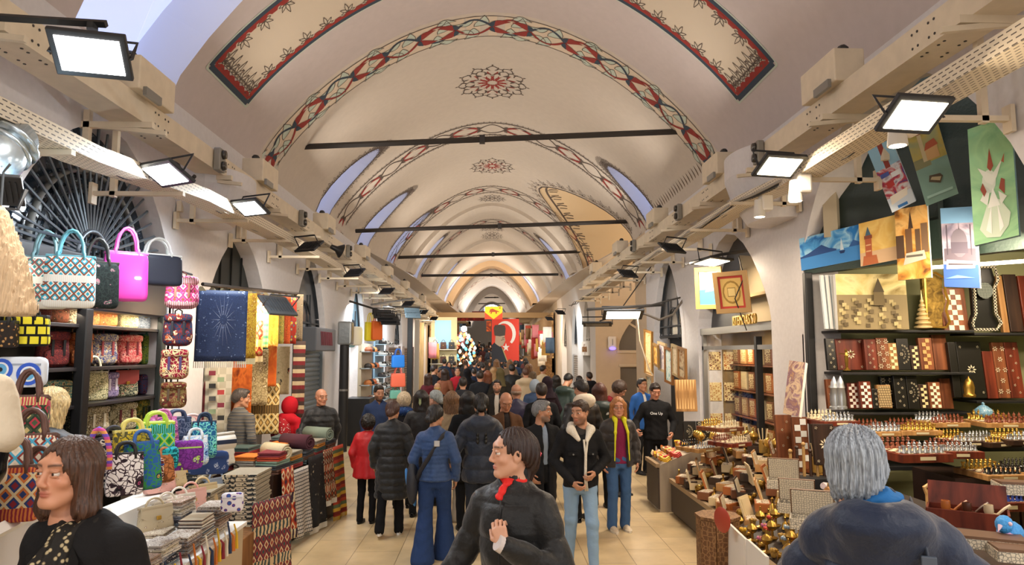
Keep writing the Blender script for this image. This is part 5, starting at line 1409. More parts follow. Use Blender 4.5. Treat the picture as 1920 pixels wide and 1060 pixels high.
def bag(kind, label, loc, rz, size, main, trim='#3a2a20', accent=None, group=None, tilt=0):
    w_, d, h = size
    M1 = main if not isinstance(main, str) else mat(main, .6); M2 = trim if not isinstance(trim, str) else mat(trim, .5); M3 = accent if accent is not None and not isinstance(accent, str) else mat(accent or '#b8973e', .35, metal=.6 if accent is None else 0)
    root = top({'tote': 'tote_bag', 'backpack': 'backpack', 'satchel': 'handbag', 'clutch': 'clutch_bag'}[kind], label, {'tote': 'bag', 'backpack': 'backpack', 'satchel': 'handbag', 'clutch': 'bag'}[kind], loc, (tilt, 0, rz), group)
    if kind == 'tote':
        mb = MB(); softbox(mb, (0, 0, h/2), (w_, d, h), .22, taper=.93); mb.build('body', M1, root, smooth=True)
        mb = MB(); mb.rbox((0, 0, h*.985), (w_*.92, d*.8, .02), .004); mb.build('rim', M2, root)
        for s in (-1, 1):
            mb = MB(); mb.tube([(-w_*.25, s*d*.38, h*.86), (-w_*.24, s*d*.36, h+.02)]+[(-w_*.22*math.cos(pi*i/8), s*d*.3, h+.03+h*HSC*math.sin(pi*i/8)) for i in range(9)]+[(w_*.24, s*d*.36, h+.02), (w_*.25, s*d*.38, h*.86)], .011, 6); mb.build('handle', M2, root, smooth=True)
    elif kind == 'backpack':
        mb = MB(); softbox(mb, (0, 0, h*.47), (w_, d, h*.94), .5, taper=.86); mb.build('body', M1, root, smooth=True)
        mb = MB(); softbox(mb, (0, -d*.42, h*.27), (w_*.78, d*.5, h*.42), .45); mb.build('front_pocket', accent and M3 or M1, root, smooth=True)
        mb = MB(); softbox(mb, (0, -d*.12, h*.84), (w_*.9, d*1.0, h*.26), .5); mb.build('flap', M1 if accent is None else M3, root, smooth=True)
        for s in (-1, 1):
            mb = MB(); mb.rbox((s*w_*.18, -d*.66, h*.52), (.022, .012, h*.42), .004); mb.build('strap', M2, root)
        mb = MB(); mb.tube([(-.03, d*.3, h*.94), (-.03, d*.3, h+.02), (0, d*.3, h+.04), (.03, d*.3, h+.02), (.03, d*.3, h*.94)], .007, 5); mb.build('top_loop', M2, root)
    elif kind == 'satchel':
        mb = MB(); softbox(mb, (0, 0, h/2), (w_, d, h), .3, taper=.82); mb.build('body', M1, root, smooth=True)
        mb = MB(); mb.prism([(-w_*.44, h*.97), (w_*.44, h*.97), (w_*.45, h*.62), (w_*.3, h*.48), (-w_*.3, h*.48), (-w_*.45, h*.62)], -.014, (0, -d*.46, 0)); mb.box((0, -d*.1, h*.975), (w_*.86, d*.8, .014)); mb.build('flap', M2, root)
        mb = MB(); mb.tube([(-w_*.25*math.cos(pi*i/8), 0, h*.97+h*.34*math.sin(pi*i/8)) for i in range(9)], .009, 6); mb.build('handle', M2, root, smooth=True)
        mb = MB(); mb.rbox((0, -d*.46-.016, h*.53), (.035, .012, .03), .004); mb.build('clasp', M3 if accent else GOLD, root)
    else:
        mb = MB(); softbox(mb, (0, 0, h/2), (w_, d, h), .35); mb.build('body', M1, root, smooth=True)
        mb = MB(); mb.box((0, -d*.47, h*.75), (w_*.86, .008, .01)); mb.build('zip', M2, root)
    return root
def slab(name, p0, p1, m, label, cat, b=.01, group=None):
    c = [(a+b_)/2 for a, b_ in zip(p0, p1)]; mb = MB(); mb.rbox((0, 0, 0), [abs(b_-a) for a, b_ in zip(p0, p1)], b)
    return tag(mb.build(name, m, loc=c), label, cat, group)
# ---- the bag shop: dark glazed lunette with iron rays
yc, hw_, zs, za = 6.11, 1.26, 2.95, 4.1
mb = MB(); ap = arch_poly(yc, hw_+.02, 2.62, zs, za+.02, 24); mb.add([(-3.62, a, b) for a, b in ap], [tuple(range(len(ap)))])
def nightglass():
    m, nt, b = _new('dusty_glass'); L = nt.links.new
    no = N(nt, 'ShaderNodeTexNoise', Scale=45., Detail=6.); n2 = N(nt, 'ShaderNodeTexNoise', Scale=3., Detail=3.)
    cr = N(nt, 'ShaderNodeValToRGB'); L(no.outputs[0], cr.inputs[0]); e = cr.color_ramp.elements
    e[0].position = .62; e[0].color = srgb('#202b36')+(1,); e[1].position = .7; e[1].color = srgb('#8294a0')+(1,)
    L(cr.outputs[0], b.inputs['Base Color']); b.inputs['Roughness'].default_value = .18
    return m
DUSTY = nightglass()
struct(mb.build('window_14', DUSTY))
root = top('window_grille', 'arched iron window grille with sunburst rays above the bag shop', 'window grille', (-3.5, yc, 2.93))
IRON = mat('#6b747c', .45, metal=.5); IRD = mat('#3c444b', .5, metal=.4)
for i in range(25):
    a = pi*(i+.5)/25; r1 = 1.0
    x = math.cos(a); zz = (za-zs)*(1-hprof(x)) ; L_ = math.hypot(x*hw_, zz); r0 = .21
    ux, uz = math.cos(a), math.sin(a)
    # length to the arch along direction a
    t = .2
    while t < 1.6 and abs(ux*t) < hw_ and uz*t < (za-zs)*(1-hprof(ux*t/hw_))+.0: t += .01
    mb = MB(); mb.tube([(0, ux*.2, uz*.2), (0, ux*t, uz*t)], .011 if i % 2 else .014, 5); mb.build('ray_bar', IRON, root)
mb = MB()
mb.tube([(.01, .22*math.cos(pi*i/16), .22*math.sin(pi*i/16)) for i in range(17)], .02, 6); mb.build('hub_ring', IRON, root, smooth=True)
mb = MB(); mb.tube([(-.03, .8*math.cos(pi*i/24), .74*math.sin(pi*i/24)) for i in range(25)], .035, 6, flat=.6); mb.build('outer_ring', mat('#6a6a66', .6), root, smooth=True)
for i in range(3):
    mb = MB(); mb.tube([(-.05, .68*math.cos(pi*k/24), (.62-.03*i)*math.sin(pi*k/24)) for k in range(25)], .012, 5); mb.build('inner_ring', IRD, root)
mb = MB()
for i in range(7): mb.box((-.06, -.42+.14*i, .28), (.02, .022, .56))
mb.build('lattice', IRD, root)
# header beam, post, shelves and back wall
slab('beam', (-3.55, 4.86, 2.45), (-3.4, 7.36, 2.92), mat('#1a1d26', .4), 'dark glossy fascia beam under the sunburst grille', 'beam', .02)
slab('post', (-3.45, 5.86, .0), (-3.36, 5.96, 2.46), BLK, 'slim black post in the middle of the bag shop front', 'post', .01)
slab('post', (-3.44, 7.24, .0), (-3.38, 7.33, 2.46), mat('#2a3230', .5), 'dark slim post at the right edge of the bag shop front', 'post', .01)
mb = MB(); mb.box((-4.0, 6.1, 1.5), (.05, 2.7, 3.0)); mb.box((-3.7, 4.83, 1.5), (.6, .05, 3.0)); mb.box((-3.7, 7.42, 1.5), (.6, .05, 3.0)); struct(mb.build('wall_shop_back', mat('#3a3634', .7)))
SHZ = [2.33, 1.97, 1.66, 1.33, .98]
for i, z in enumerate(SHZ):
    slab('shelf', (-3.95, 4.9, z-.03), (-3.42, 7.38, z), mat('#2d2a2c', .4), 'dark shelf of the bag shop, %s from the top' % ['first', 'second', 'third', 'fourth', 'fifth'][i], 'shelf', .004)
area_light('shop_lamp', (-3.1, 5.6, 2.75), (-3.8, 5.9, 1.4), 20, NEUT, 1.6, .12)
area_light('shop_lamp', (-3.45, 6.5, 2.42), (-3.9, 6.5, 1.2), 9, WARM, 1.4, .1)
F = lambda c, s=26: pat('floral', c, s); K_ = lambda c, s=9: pat('kilim', c, s)
rows = [
 (0, [(90, 'clutch', 34, ['#5b3030', '#c99a6a', '#3a2a2a', '#8a4a3a'], 'dark maroon patterned pouch at the left end of the top shelf'), (124, 'clutch', 30, ['#6a3a26', '#d9a05c', '#32241c', '#4a2c1c'], 'brown embroidered pouch beside the maroon one on the top shelf'), (152, 'clutch', 22, ['#b7a98e', '#7a3a34', '#d8cfb8', '#5a4a36'], 'small cream patterned pouch left of the slim post, top shelf'),
      (184, 'satchel', 24, ['#9c6a3c', '#e0b87a', '#5b3a22', '#7a4a2a'], 'tan satchel just right of the slim post, top shelf'), (212, 'satchel', 34, ['#b5713c', '#e8c48a', '#7a4a2c', '#8c5630'], 'orange-brown quilted satchel on the top shelf'), (252, 'satchel', 32, ['#cbbd8e', '#7c7a5a', '#efe4bc', '#8f8560'], 'pale beige floral handbag on the top shelf'), (279, 'satchel', 22, ['#a7b4c4', '#5b6b84', '#d8dfe6', '#6f7f92'], 'pale blue handbag at the right end of the top shelf')]),
 (1, [(122, 'backpack', 46, ['#5c2c30', '#d9c9a4', '#1d1a1c', '#8e3a34'], 'maroon and black backpack with cream medallion pocket on the second shelf'), (167, 'backpack', 42, ['#a65a2c', '#5b2f1c', '#d89a5a', '#6f3a20'], 'rust orange backpack behind the slim post, second shelf'), (211, 'backpack', 44, ['#4a4c78', '#cf9f4c', '#8c3a3a', '#c9b890'], 'blue and gold patterned round backpack on the second shelf'), (256, 'backpack', 44, ['#c63c42', '#efc9b8', '#7a1f28', '#e4a08c'], 'bright red flap backpack on the second shelf'), (291, 'tote', 24, ['#8ea23c', '#c9c24a', '#3f7a62', '#4f6a34'], 'yellow-green tote at the right end of the second shelf')]),
 (2, [(132, 'clutch', 44, ['#3f7f78', '#c96a4a', '#1f4a46', '#d8c08a'], 'teal pouch with red floral curls on the third shelf'), (193, 'tote', 48, ['#d6c99a', '#8a3a3a', '#efe6c4', '#6e6a44'], 'cream tapestry tote with red flowers on the third shelf'), (224, 'backpack', 28, ['#b9a4c4', '#d98aa0', '#e3d8e6', '#6a5a84'], 'lilac backpack on the third shelf'), (252, 'satchel', 42, ['#26342f', '#7fa58a', '#b04a4a', '#c9c4a0'], 'dark green floral handbag on the third shelf'), (290, 'clutch', 24, ['#4a5c8c', '#a9b4d4', '#2a3048', '#8a4a5a'], 'small blue pouch at the right end of the third shelf')]),
 (3, [(172, 'backpack', 28, ['#2e3a32', '#8c8a5a', '#1b211d', '#c4b98a'], 'small dark green backpack left of the beige ones on the fourth shelf'), (203, 'backpack', 44, ['#cdbd98', '#8f7d5c', '#efe6d0', '#6e5c42'], 'beige tapestry backpack with cream straps on the fourth shelf'), (251, 'backpack', 48, ['#d0c39d', '#7a2f34', '#efe9d2', '#6b6244'], 'beige tapestry backpack with maroon straps on the fourth shelf'), (287, 'backpack', 24, ['#5c7a4a', '#c97a3c', '#2f4428', '#d4b84a'], 'narrow green and orange backpack at the right end of the fourth shelf')])]
for ri, items in rows:
    for px, kind, wpx, cols, lb in items:
        y = 3.6*1300/(922-px); s = 1300/y; ww = wpx/s*1.25; hh = {0: .25, 1: .31, 2: .26, 3: .29}[ri]*(1 if kind != 'clutch' else .8)
        bag(kind, lb, (-3.62, y, SHZ[ri]), R(62), (ww, .13, hh), pat('floral', cols, 24), cols[2] if kind != 'backpack' or ri != 3 else {'#8f7d5c': '#e9dfc6', '#7a2f34': '#6c2028'}.get(cols[1], cols[2]))
# things hung in front of the bag shop
def HANG(px, py, d): return W(px, py, d)
KT = pat('kilim', ['#2fa9c4', '#e9e3d6', '#8a4a34', '#33383c', '#f0ede4'], 15)
p = HANG(128, 578, 5.0); bag('tote', 'turquoise kilim tote bag hanging above the shelves, left of the black patterned one', p, R(28), (.33, .12, .37), KT, '#5f9fae')
p = HANG(80, 580, 5.1); bag('tote', 'teal and white kilim tote bag at the far left of the hanging row', p, R(20), (.30, .12, .38), pat('kilim', ['#3d8c8c', '#e6dfcf', '#a0524a', '#4b5a54', '#e9e2d0'], 15), '#6f8f94')
p = HANG(178, 579, 5.15); bag('tote', 'black tote bag with sage and pink paisley print hanging between turquoise and pink', p, R(32), (.30, .12, .34), pat('floral', ['#1d2322', '#8fa58e', '#b47f8c', '#2b3430'], 17), '#33302c')
p = HANG(232, 566, 5.4); bag('tote', 'glossy hot pink tote bag hanging in the row under the sunburst grille', p, R(35), (.32, .13, .38), mat('#e43fae', .22, coat=.4), '#e55db6')
p = HANG(292, 536, 5.9); bag('tote', 'dark navy tote bag with white rim right of the hot pink one', p, R(40), (.40, .14, .26), mat('#20283a', .4), '#cfd3cf')
mb = MB(); mb.tube([(-3.2, 4.7, 2.95), (-3.05, 6.0, 2.9), (-3.05, 7.1, 2.88)], .012, 5); tag(mb.build('rail', IRD), 'thin rail carrying the row of hanging tote bags', 'rail')
cols = [(340, 580, 515, .31, ['#d04a86', '#f0b9cc', '#9c2f5e', '#7a4a3a'], 'pink aztec-print backpack, topmost of the hanging column', '#7a4a3a'), (332, 650, 586, .27, ['#2c3c5c', '#c96a3c', '#e4d4b0', '#7a2a2a'], 'navy backpack with orange stripes, second in the hanging column', '#2a2a34'),
        (326, 712, 653, .26, ['#96243a', '#d8b070', '#5a1424', '#e2cfa0'], 'crimson backpack with gold medallion, third in the hanging column', '#4a3a6a'), (324, 766, 715, .24, ['#8f7a4a', '#d8cc98', '#4a3a24', '#6e2a24'], 'gold and brown tapestry backpack, lowest of the hanging column', '#5a4630')]
for px, yb, yt, wd, cc, lb, tc in cols:
    p = HANG(px, yb, 6.55); h = (yb-yt)/1300*6.55; bag('backpack', lb, p, R(24), (wd, .17, h*.97), pat('kilim' if yb < 600 else 'floral', cc, 12), tc)
wire('chain', [HANG(322, 480, 6.5), HANG(325, 560, 6.55), HANG(322, 700, 6.55), HANG(320, 765, 6.55)], .006, 'thin chain holding the column of backpacks', '#777777')
# fur, printed bags, tee shirt on mannequin at the left edge
S = Sdf(); A = W(12, 592, 3.3); B = W(2, 385, 3.3)
S.add(_loft([(A.z, A.x-.02, 3.3, .155, .1), ((A.z+B.z)/2, (A.x+B.x)/2-.03, 3.3, .125, .09), (B.z, B.x-.05, 3.3, .06, .06)], rnd=.03), .03)
rt = top('fur_garment', 'long-haired cream and peach fur garment hanging at the left edge', 'fur', (0, 0, 0))
mk('fur', [S.mesh(.008, lambda X, Y, Z: .006*np.sin(X*300+Z*18)*np.sin(Y*260+Z*15)+.004*np.sin(X*520+Z*30))], mat('#e6c9a4', .95, bump=1., bscale=160, bstretch=(1, 1, .08), var=.12), rt)
mb = MB(); mb.tube([B, B+Vector((0, 0, .16)), B+Vector((.03, 0, .2))], .006, 5); mb.build('hook', IRON, rt)
fr = Vector((W(2, 600, 3.35))); bag('tote', 'yellow, black and white geometric print bag below the fur garment', W(40, 650, 4.0), R(15), (.27, .08, .17), pat('greek', ['#e9dc3a', '#14140f'], 18), '#1a1a18')
bag('tote', 'small black and brown dotted bag at the left edge under the fur', W(6, 652, 3.9), R(10), (.13, .08, .14), pat('dots', ['#2b2420', '#b9905a', '#4a3020'], 40), '#1a1a18')
p = W(36, 727, 3.95); rt = bag('clutch', 'white bag printed with large blue eye beads below the yellow one', p, R(8), (.27, .07, .17), mat('#d9e2ee', .7), '#9aa4b4')
for dx, dz, r_ in ((-.08, .10, .06), (.06, .075, .062)):
    for rr, cc, yy in ((1, '#2b59c9', -.001), (.68, '#e9eef4', -.003), (.52, '#5fa9d9', -.005), (.2, '#12141c', -.007)):
        mb = MB(); mb.cyl((dx, -.036+yy, dz), (dx, -.037+yy, dz), r_*rr, n=22); mb.build('eye_print', mat(cc, .6), rt)
rt = top('mannequin', 'glossy black mannequin wearing a cream t-shirt at the left edge', 'mannequin', (0, 0, 0))
S = Sdf(); q = W(-56, 703, 2.75); S.add(_loft([(q.z-.42, q.x-.02, 2.75, .17, .12), (q.z-.08, q.x-.02, 2.75, .17, .11), (q.z, q.x-.02, 2.75, .08, .07)]), .03); S.add(_seg((q.x+.1, 2.75, q.z-.06), (q.x+.165, 2.73, q.z-.23), .065, .06), .04)
mk('t_shirt', [S.mesh(.01)], cloth('#d8cbb4'), rt)
S = Sdf(); e0 = Vector((q.x+.15, 2.74, q.z-.15)); e1 = Vector((q.x+.135, 2.72, q.z-.36)); e2 = Vector((q.x+.09, 2.66, q.z-.6)); S.add(_seg(e0, e1, .042, .036), .02); S.add(_seg(e1, e2, .036, .024), .02); hand_prims(S, e2, e2-e1, 1, .3)
S.add(_loft([(q.z-1.0, q.x-.02, 2.75, .13, .1), (q.z-.4, q.x-.02, 2.75, .12, .09)]), .03)
mk('body', [S.mesh(.007)], mat('#141517', .15), rt); mb = MB(); mb.cyl((q.x-.02, 2.75, 0), (q.x-.02, 2.75, q.z-.9), .02); mb.cyl((q.x-.02, 2.75, 0), (q.x-.02, 2.75, .02), .16); mb.build('stand', IRON, rt)
# lower left tapestry bags leaning on a white rail
for px, py, d, wd, hh, cc, lb in [(42, 838, 3.5, .20, .24, ['#4a5a42', '#b03a4a', '#2c3a2a', '#c9b47a'], 'green tapestry bag with red border, topmost of the lower left stack'), (48, 905, 3.3, .24, .21, ['#e0d6c4', '#8a3a34', '#4fa6c9', '#d4c9b0'], 'cream and turquoise tapestry bag in the lower left stack'),
        (63, 962, 3.1, .20, .17, ['#b02a56', '#e0a8b0', '#7a1a3a', '#d8849c'], 'crimson tapestry bag leaning on the white counter edge'), (15, 982, 2.95, .2, .22, ['#2f3f72', '#c9743c', '#d9c7a0', '#8a2a34'], 'blue and orange tapestry bag at the lower left corner')]:
    bag('tote', lb, W(px, py, d), R(22), (wd, .1, hh), pat('kilim', cc, 14), '#5a3a30', tilt=R(-12))
rt = top('display_counter', 'white lacquered sloping counter at the lower left corner', 'counter', (0, 0, 0))
mb = MB(); a = W(-30, 1010, 2.7); b_ = W(92, 948, 3.5); mb.tube([a, b_], .03, 4); mb.build('edge_rail', WHT, rt)
mb = MB(); mb.add([Vector((a.x-.02, a.y, a.z)), Vector((b_.x-.02, b_.y, b_.z)), Vector((b_.x-.02, b_.y, 0)), Vector((a.x-.02, a.y, 0)), Vector((-3.3, a.y, a.z)), Vector((-3.3, b_.y, b_.z)), Vector((-3.3, b_.y, 0)), Vector((-3.3, a.y, 0))], [(0, 3, 2, 1), (0, 1, 5, 4), (1, 2, 6, 5), (0, 4, 7, 3)]); mb.build('panel', mat('#cfccca', .4), rt)
# ---- the textile display table
rt = top('display_table', 'white stepped display table with purses and folded textiles on the left', 'table', (0, 0, 0))
mb = MB(); mb.box((-2.48, 4.85, .33), (.84, 2.3, .66)); mb.build('base', mat('#b9a68a', .6), rt)
mb = MB(); mb.box((-2.48, 4.85, .675), (.88, 2.36, .03)); mb.build('table_top', WHT, rt)
mb = MB(); mb.box((-2.62, 5.43, .73), (.56, 1.1, .08)); mb.build('step', WHT, rt); mb = MB(); mb.box((-2.78, 5.43, .85), (.26, 1.1, .18)); mb.build('step', WHT, rt)
rnd = random.Random(11)
TP = [(['#3ab04a', '#5fc6d9', '#c9e85a', '#2f8a3a'], 'lime green and turquoise check tote bag in the colourful row'), (['#d9c23a', '#26262c', '#e9dc7a', '#5a5a3a'], 'yellow and black flower print bag in the colourful row'), (['#e8e4e4', '#c9568a', '#15151a', '#3a2a34'], 'white leopard print bag with pink spots in the colourful row'),
      (['#2a5fa8', '#e9a04a', '#1a2c5a', '#3a8a4a'], 'blue leaf print bag in the colourful row'), (['#8a3aa8', '#e9dfe6', '#b8d96a', '#6a2a84'], 'purple bag with lilac and white striped flap on the colourful table'), (['#24b4c4', '#15707c', '#3ad0dc', '#0f5a66'], 'bright turquoise knotted bag on the colourful table'),
      (['#d98ac0', '#e9c44a', '#c96aa4', '#7a3a7a'], 'pink bag with yellow print at the back of the colourful row'), (['#1f5f8a', '#2fbf7a', '#0f2c4a', '#7ad0c0'], 'blue and emerald abstract print bag at the right of the colourful row'), (['#dfe4e8', '#3a66b0', '#20386a', '#8ab4d9'], 'blue and white swirl print bag at the right of the colourful row'),
      (['#3a4a6a', '#c9ccd0', '#1d2433', '#7a86a0'], 'navy strappy bag at the back of the colourful row'), (['#e9e0d6', '#d94a6a', '#f4d0c8', '#7ab06a'], 'white bag with pink handles at the back right of the colourful row'), (['#2a2a3a', '#c4b8c9', '#4a3a6a', '#d9d0c0'], 'dark navy and white brush print bag at the left of the colourful row'),
      (['#6a2a2a', '#e0c09a', '#2a4a9a', '#f0ece0'], 'red and blue print pouch hanging below the turquoise bag'), (['#c07a4a', '#efe6d8', '#26222a', '#7a4a2a'], 'brown zebra print pouch next to the red and blue one')]
PX = [(288, 868, 4.7, .24, .26), (245, 890, 4.35, .22, .26), (232, 930, 4.2, .2, .24), (268, 920, 4.3, .2, .28), (342, 882, 4.9, .26, .2), (302, 880, 4.65, .2, .14), (306, 838, 5.1, .2, .2), (382, 858, 5.3, .18, .26), (366, 872, 5.2, .18, .2), (330, 830, 5.3, .2, .18), (358, 835, 5.4, .22, .17), (212, 905, 4.3, .18, .26), (286, 908, 4.5, .1, .16), (308, 905, 4.6, .11, .16)]
HSC = .14
for (cc, lb), (px, py, d, wd, hh) in zip(TP, PX):
    kind = 'tote' if 'tote' in lb or 'row' in lb else 'clutch'
    bag(kind, lb, W(px, py, d), R(rnd.uniform(25, 50)), (wd, .1, hh), pat('floral' if 'check' not in lb else 'kilim', cc, 14), cc[0] if rnd.random() < .5 else cc[2], tilt=R(rnd.uniform(-22, 4)))
mb = MB(); mb.tube([W(186+20*math.cos(pi*i/8), 860-55*math.sin(pi*i/8), 4.1) for i in range(-1, 10)], .016, 6); tag(mb.build('bag_handle', pat('stripe', ['#d95aa0', '#7a5ac9', '#e9a05a'], 20), smooth=True), 'large pink and violet striped bag handle arching up beside the black blazer', 'handle')
HSC = .42
PC = ['#d9a69a', '#cfc4b0', '#c9b48a', '#b9a98c', '#8a96a8', '#d4c9b8', '#a88e6c', '#e0d8ca', '#b8a4a0']
k = 0
for row, (pts, nm) in enumerate([([(300, 905), (322, 893), (345, 882), (372, 868), (395, 855), (418, 842)], 'upper'), ([(292, 975), (315, 958), (338, 945), (360, 930), (382, 916), (408, 898), (440, 885)], 'lower')]):
    for i, (px, py) in enumerate(pts):
        x = -2.72 if row == 0 else -2.48; q_ = Wx(px, py+22, x); c0 = PC[(i*2+row*3) % 9]
        if row == 1 and i == 6: c0 = '#1d1a1a'
        cs = srgb(c0); n_ = ['leftmost', 'second from left', 'third from left', 'fourth from left', 'fifth from left', 'sixth from left', 'rightmost'][i if i < len(pts)-1 else 6]
        cn = {'#d9a69a': 'pink', '#cfc4b0': 'ivory', '#c9b48a': 'gold beige', '#b9a98c': 'khaki', '#8a96a8': 'grey-blue', '#d4c9b8': 'cream', '#a88e6c': 'brown', '#e0d8ca': 'white', '#b8a4a0': 'mauve', '#1d1a1a': 'black and tan'}[c0]
        q_.z = .945 if row == 0 else .775
        bag('satchel', '%s brocade purse, %s in the %s slanting row on the display table' % (cn, n_, nm), q_, R(55), (.27, .08, .185), pat('floral', [c0, '#efe8dc', '#8a7a68', c0], 38, .5), c0, tilt=R(-10))
# folded textiles
def folded(label, loc, rz, size, m, group=None, edge=True):
    mb = MB(); w_, d, h = size
    mb.grid(lambda u, v: Vector((-w_/2+w_*v, -d/2+d*.5*(1-math.cos(pi*u)) if False else (-d/2+d*u if True else 0), 0)), 1, 1) if False else None
    prof_ = [(-d/2, 0), (d/2-.012, 0), (d/2, h*.2), (d/2, h*.8), (d/2-.012, h), (-d/2, h), (-d/2, h*.6), (d/2-.03, h*.55), (d/2-.03, h*.45), (-d/2, h*.4)]
    mb.prism(prof_, w_, (-w_/2, 0, 0), (0, 1, 0), (0, 0, 1))
    o = mb.build('folded_textile', m, loc=loc, rz=rz); return tag(o, label, 'textile', group)
SC_ = {}
def stack(px, py, x, n, size, cols, kind, label, group, rz=0., z0=None, jit=.02):
    q_ = Wx(px, py, x) if z0 is None else Vector((x, 0, z0))
    ps = []
    for j in range(n):
        key = (cols[j % len(cols)], size, kind)
        L_ = (q_.x+rnd.uniform(-jit, jit), q_.y+rnd.uniform(-jit, jit), q_.z+j*size[2]); rr = rz+rnd.uniform(-.08, .08)
        if key not in SC_: SC_[key] = folded(label, L_, rr, size, pat(kind, [cols[j % len(cols)]]+['#e9e2d4', '#4a3a38', '#9a8a78'], 30), group)
        else:
            c = SC_[key].copy(); COL.objects.link(c); c.location = L_; c.rotation_euler = (0, 0, rr); c['label'] = label; c['group'] = group
G = ['#b9b0a8', '#8a8f9c', '#6a5048', '#c9bfa9', '#3c3c46', '#a88f80', '#d9d4cc', '#7c8a94']
Z1 = .695
for i, (x, y, n) in enumerate([(-2.2, 3.95, 7), (-2.2, 4.2, 6), (-2.45, 3.85, 9), (-2.18, 4.5, 5), (-2.42, 4.15, 8), (-2.2, 4.8, 6), (-2.18, 5.1, 5), (-2.2, 5.4, 7), (-2.45, 5.62, 10), (-2.2, 5.72, 8), (-2.42, 4.5, 3), (-2.2, 3.75, 5), (-2.44, 5.3, 4), (-2.66, 4.0, 6), (-2.68, 4.3, 7), (-2.67, 4.6, 5), (-2.45, 4.78, 3)]):
    place = ['at its near corner', 'second from its near corner', 'behind its near corner', 'third along its front edge', 'in the second row near the blazer', 'in the middle of its front edge', 'fifth along its front edge', 'sixth along its front edge', 'tall pile at its far end', 'at its far front corner', 'low one in front of the purses', 'cut by the lower frame edge', 'low one behind the tassels', 'inner one beside the blazer', 'inner one under the leopard bag', 'inner one under the blue leaf bag', 'low one before the white step'][i]
    ps = W(0, 0, 1)
    for j in range(n):
        cc = G[(i*3+j*5) % 8]; key = (cc, i % 3); sz = (.24, .17, .026); L_ = (x+rnd.uniform(-.01, .01), y+rnd.uniform(-.01, .01), Z1+j*.026); rr = rnd.uniform(-.1, .1)+R(90)
        lb = 'folded purse in the display table pile %s' % place
        if key not in SC_: SC_[key] = folded(lb, L_, rr, sz, pat(['floral', 'stripe', 'dots'][i % 3], [cc, '#efe8dc', '#3a3034', '#9a8472'], 40), 'folded purses in pile %d of the display table' % (i+1))
        else: c = SC_[key].copy(); COL.objects.link(c); c.location = L_; c.rotation_euler = (0, 0, rr); c['label'] = lb; c['group'] = 'folded purses in pile %d of the display table' % (i+1)
# tassels and pouches hanging at the table edge
for i in range(26):
    y = 4.0+1.8*i/26; cc = ['#d9b02a', '#8a2a3a', '#e4dcc8', '#2a3a5a', '#c9702a'][i % 5]
    mb = MB(); mb.tube([(-2.04, 0, .69+.05*(i % 3)), (-2.02, .01, .66), (-2.015, 0, .55)], [.006, .009, .016], 6)
    tag(mb.build('tassel', mat(cc, .8), loc=(0, y, 0)), ['mustard', 'burgundy', 'cream', 'navy', 'orange'][i % 5]+' tassel dangling over the front edge of the display table', 'tassel', ['mustard', 'burgundy', 'cream', 'navy', 'orange'][i % 5]+' tassels on the display table edge')
# scarves, boxes and folded cloth at the end of the display table
bag('clutch', 'blue envelope bag with white flowers standing on the textile piles', W(390, 890, 5.6), R(12), (.30, .05, .18), pat('floral', ['#34497a', '#d4d8e4', '#9aa4c0', '#34497a'], 16), '#2a3a66')
bag('clutch', 'white pouch with blue owl print on the display table', W(435, 960, 5.35), R(15), (.16, .05, .14), pat('dots', ['#e6e4ea', '#3a5fa8', '#7a3a7a'], 22), '#c9c9d0')
def roll(label, A, B, r, m, group=None):
    mb = MB(); A = Vector(A); B = Vector(B); d = (B-A).normalized(); q = d.to_track_quat('Z', 'Y'); pts = []
    for i in range(50):
        a = 4.6*pi*i/49; rr = r*(.28+.72*i/49); pts.append((rr*math.cos(a), rr*math.sin(a)))
    vs = [A+q @ Vector((x, y, 0)) for x, y in pts]+[B+q @ Vector((x, y, 0)) for x, y in pts]; k = len(pts)
    mb.add(vs, [(i, i+1, k+i+1, k+i) for i in range(k-1)]); o = mb.build('rolled_textile', m, smooth=True)
    md = o.modifiers.new('s', 'SOLIDIFY'); md.thickness = r*.22; md.offset = 0
    return tag(o, label, 'textile', group)
roll('thick white rolled blanket with dark blue edge behind the display table', W(392, 832, 6.2), W(438, 826, 6.35), .075, pat('stripe', ['#e6e0d4', '#dcd6ca', '#2c3348'], 9))
for i, (px, py, x, y, n, sz, cc, lb) in enumerate([(0, 0, -2.55, 6.3, 9, (.4, .3, .04), ['#c9b8a4', '#8a3a34', '#d9cfc0', '#4a5a4a'], 'folded kilim in the tall pile beside the display table'), (0, 0, -2.3, 6.75, 11, (.42, .32, .042), ['#7a3a30', '#b08a5c', '#4a5a60', '#9a4a3a'], 'folded kilim in the brown pile before the sweater man'), (0, 0, -2.75, 6.55, 12, (.4, .3, .04), ['#8a8f98', '#c9c0ae', '#4a3a4a'], 'folded blanket in the pale pile at the man in the sweater')]):
    for j in range(n): folded(lb if 0 < j < n-1 else lb.replace('in the', 'at %s of the' % ('bottom' if j == 0 else 'top'), 1), (x+rnd.uniform(-.015, .015), y, .52+.042*j if sz[2] > .041 else .55+.04*j), R(90)+rnd.uniform(-.06, .06), sz, pat('kilim', [cc[j % len(cc)], '#d9cbb0', '#5a2a24', '#2f3438'], 16), lb)
rt = top('wooden_crate', 'brown wooden crates carrying piles of folded kilims', 'crate', (-2.55, 6.6, 0)); mb = MB(); mb.rbox((0, 0, .26), (.9, 1.0, .52), .01); mb.build('box', pat('wood', ['#6a4528', '#97683c'], 10), rt)
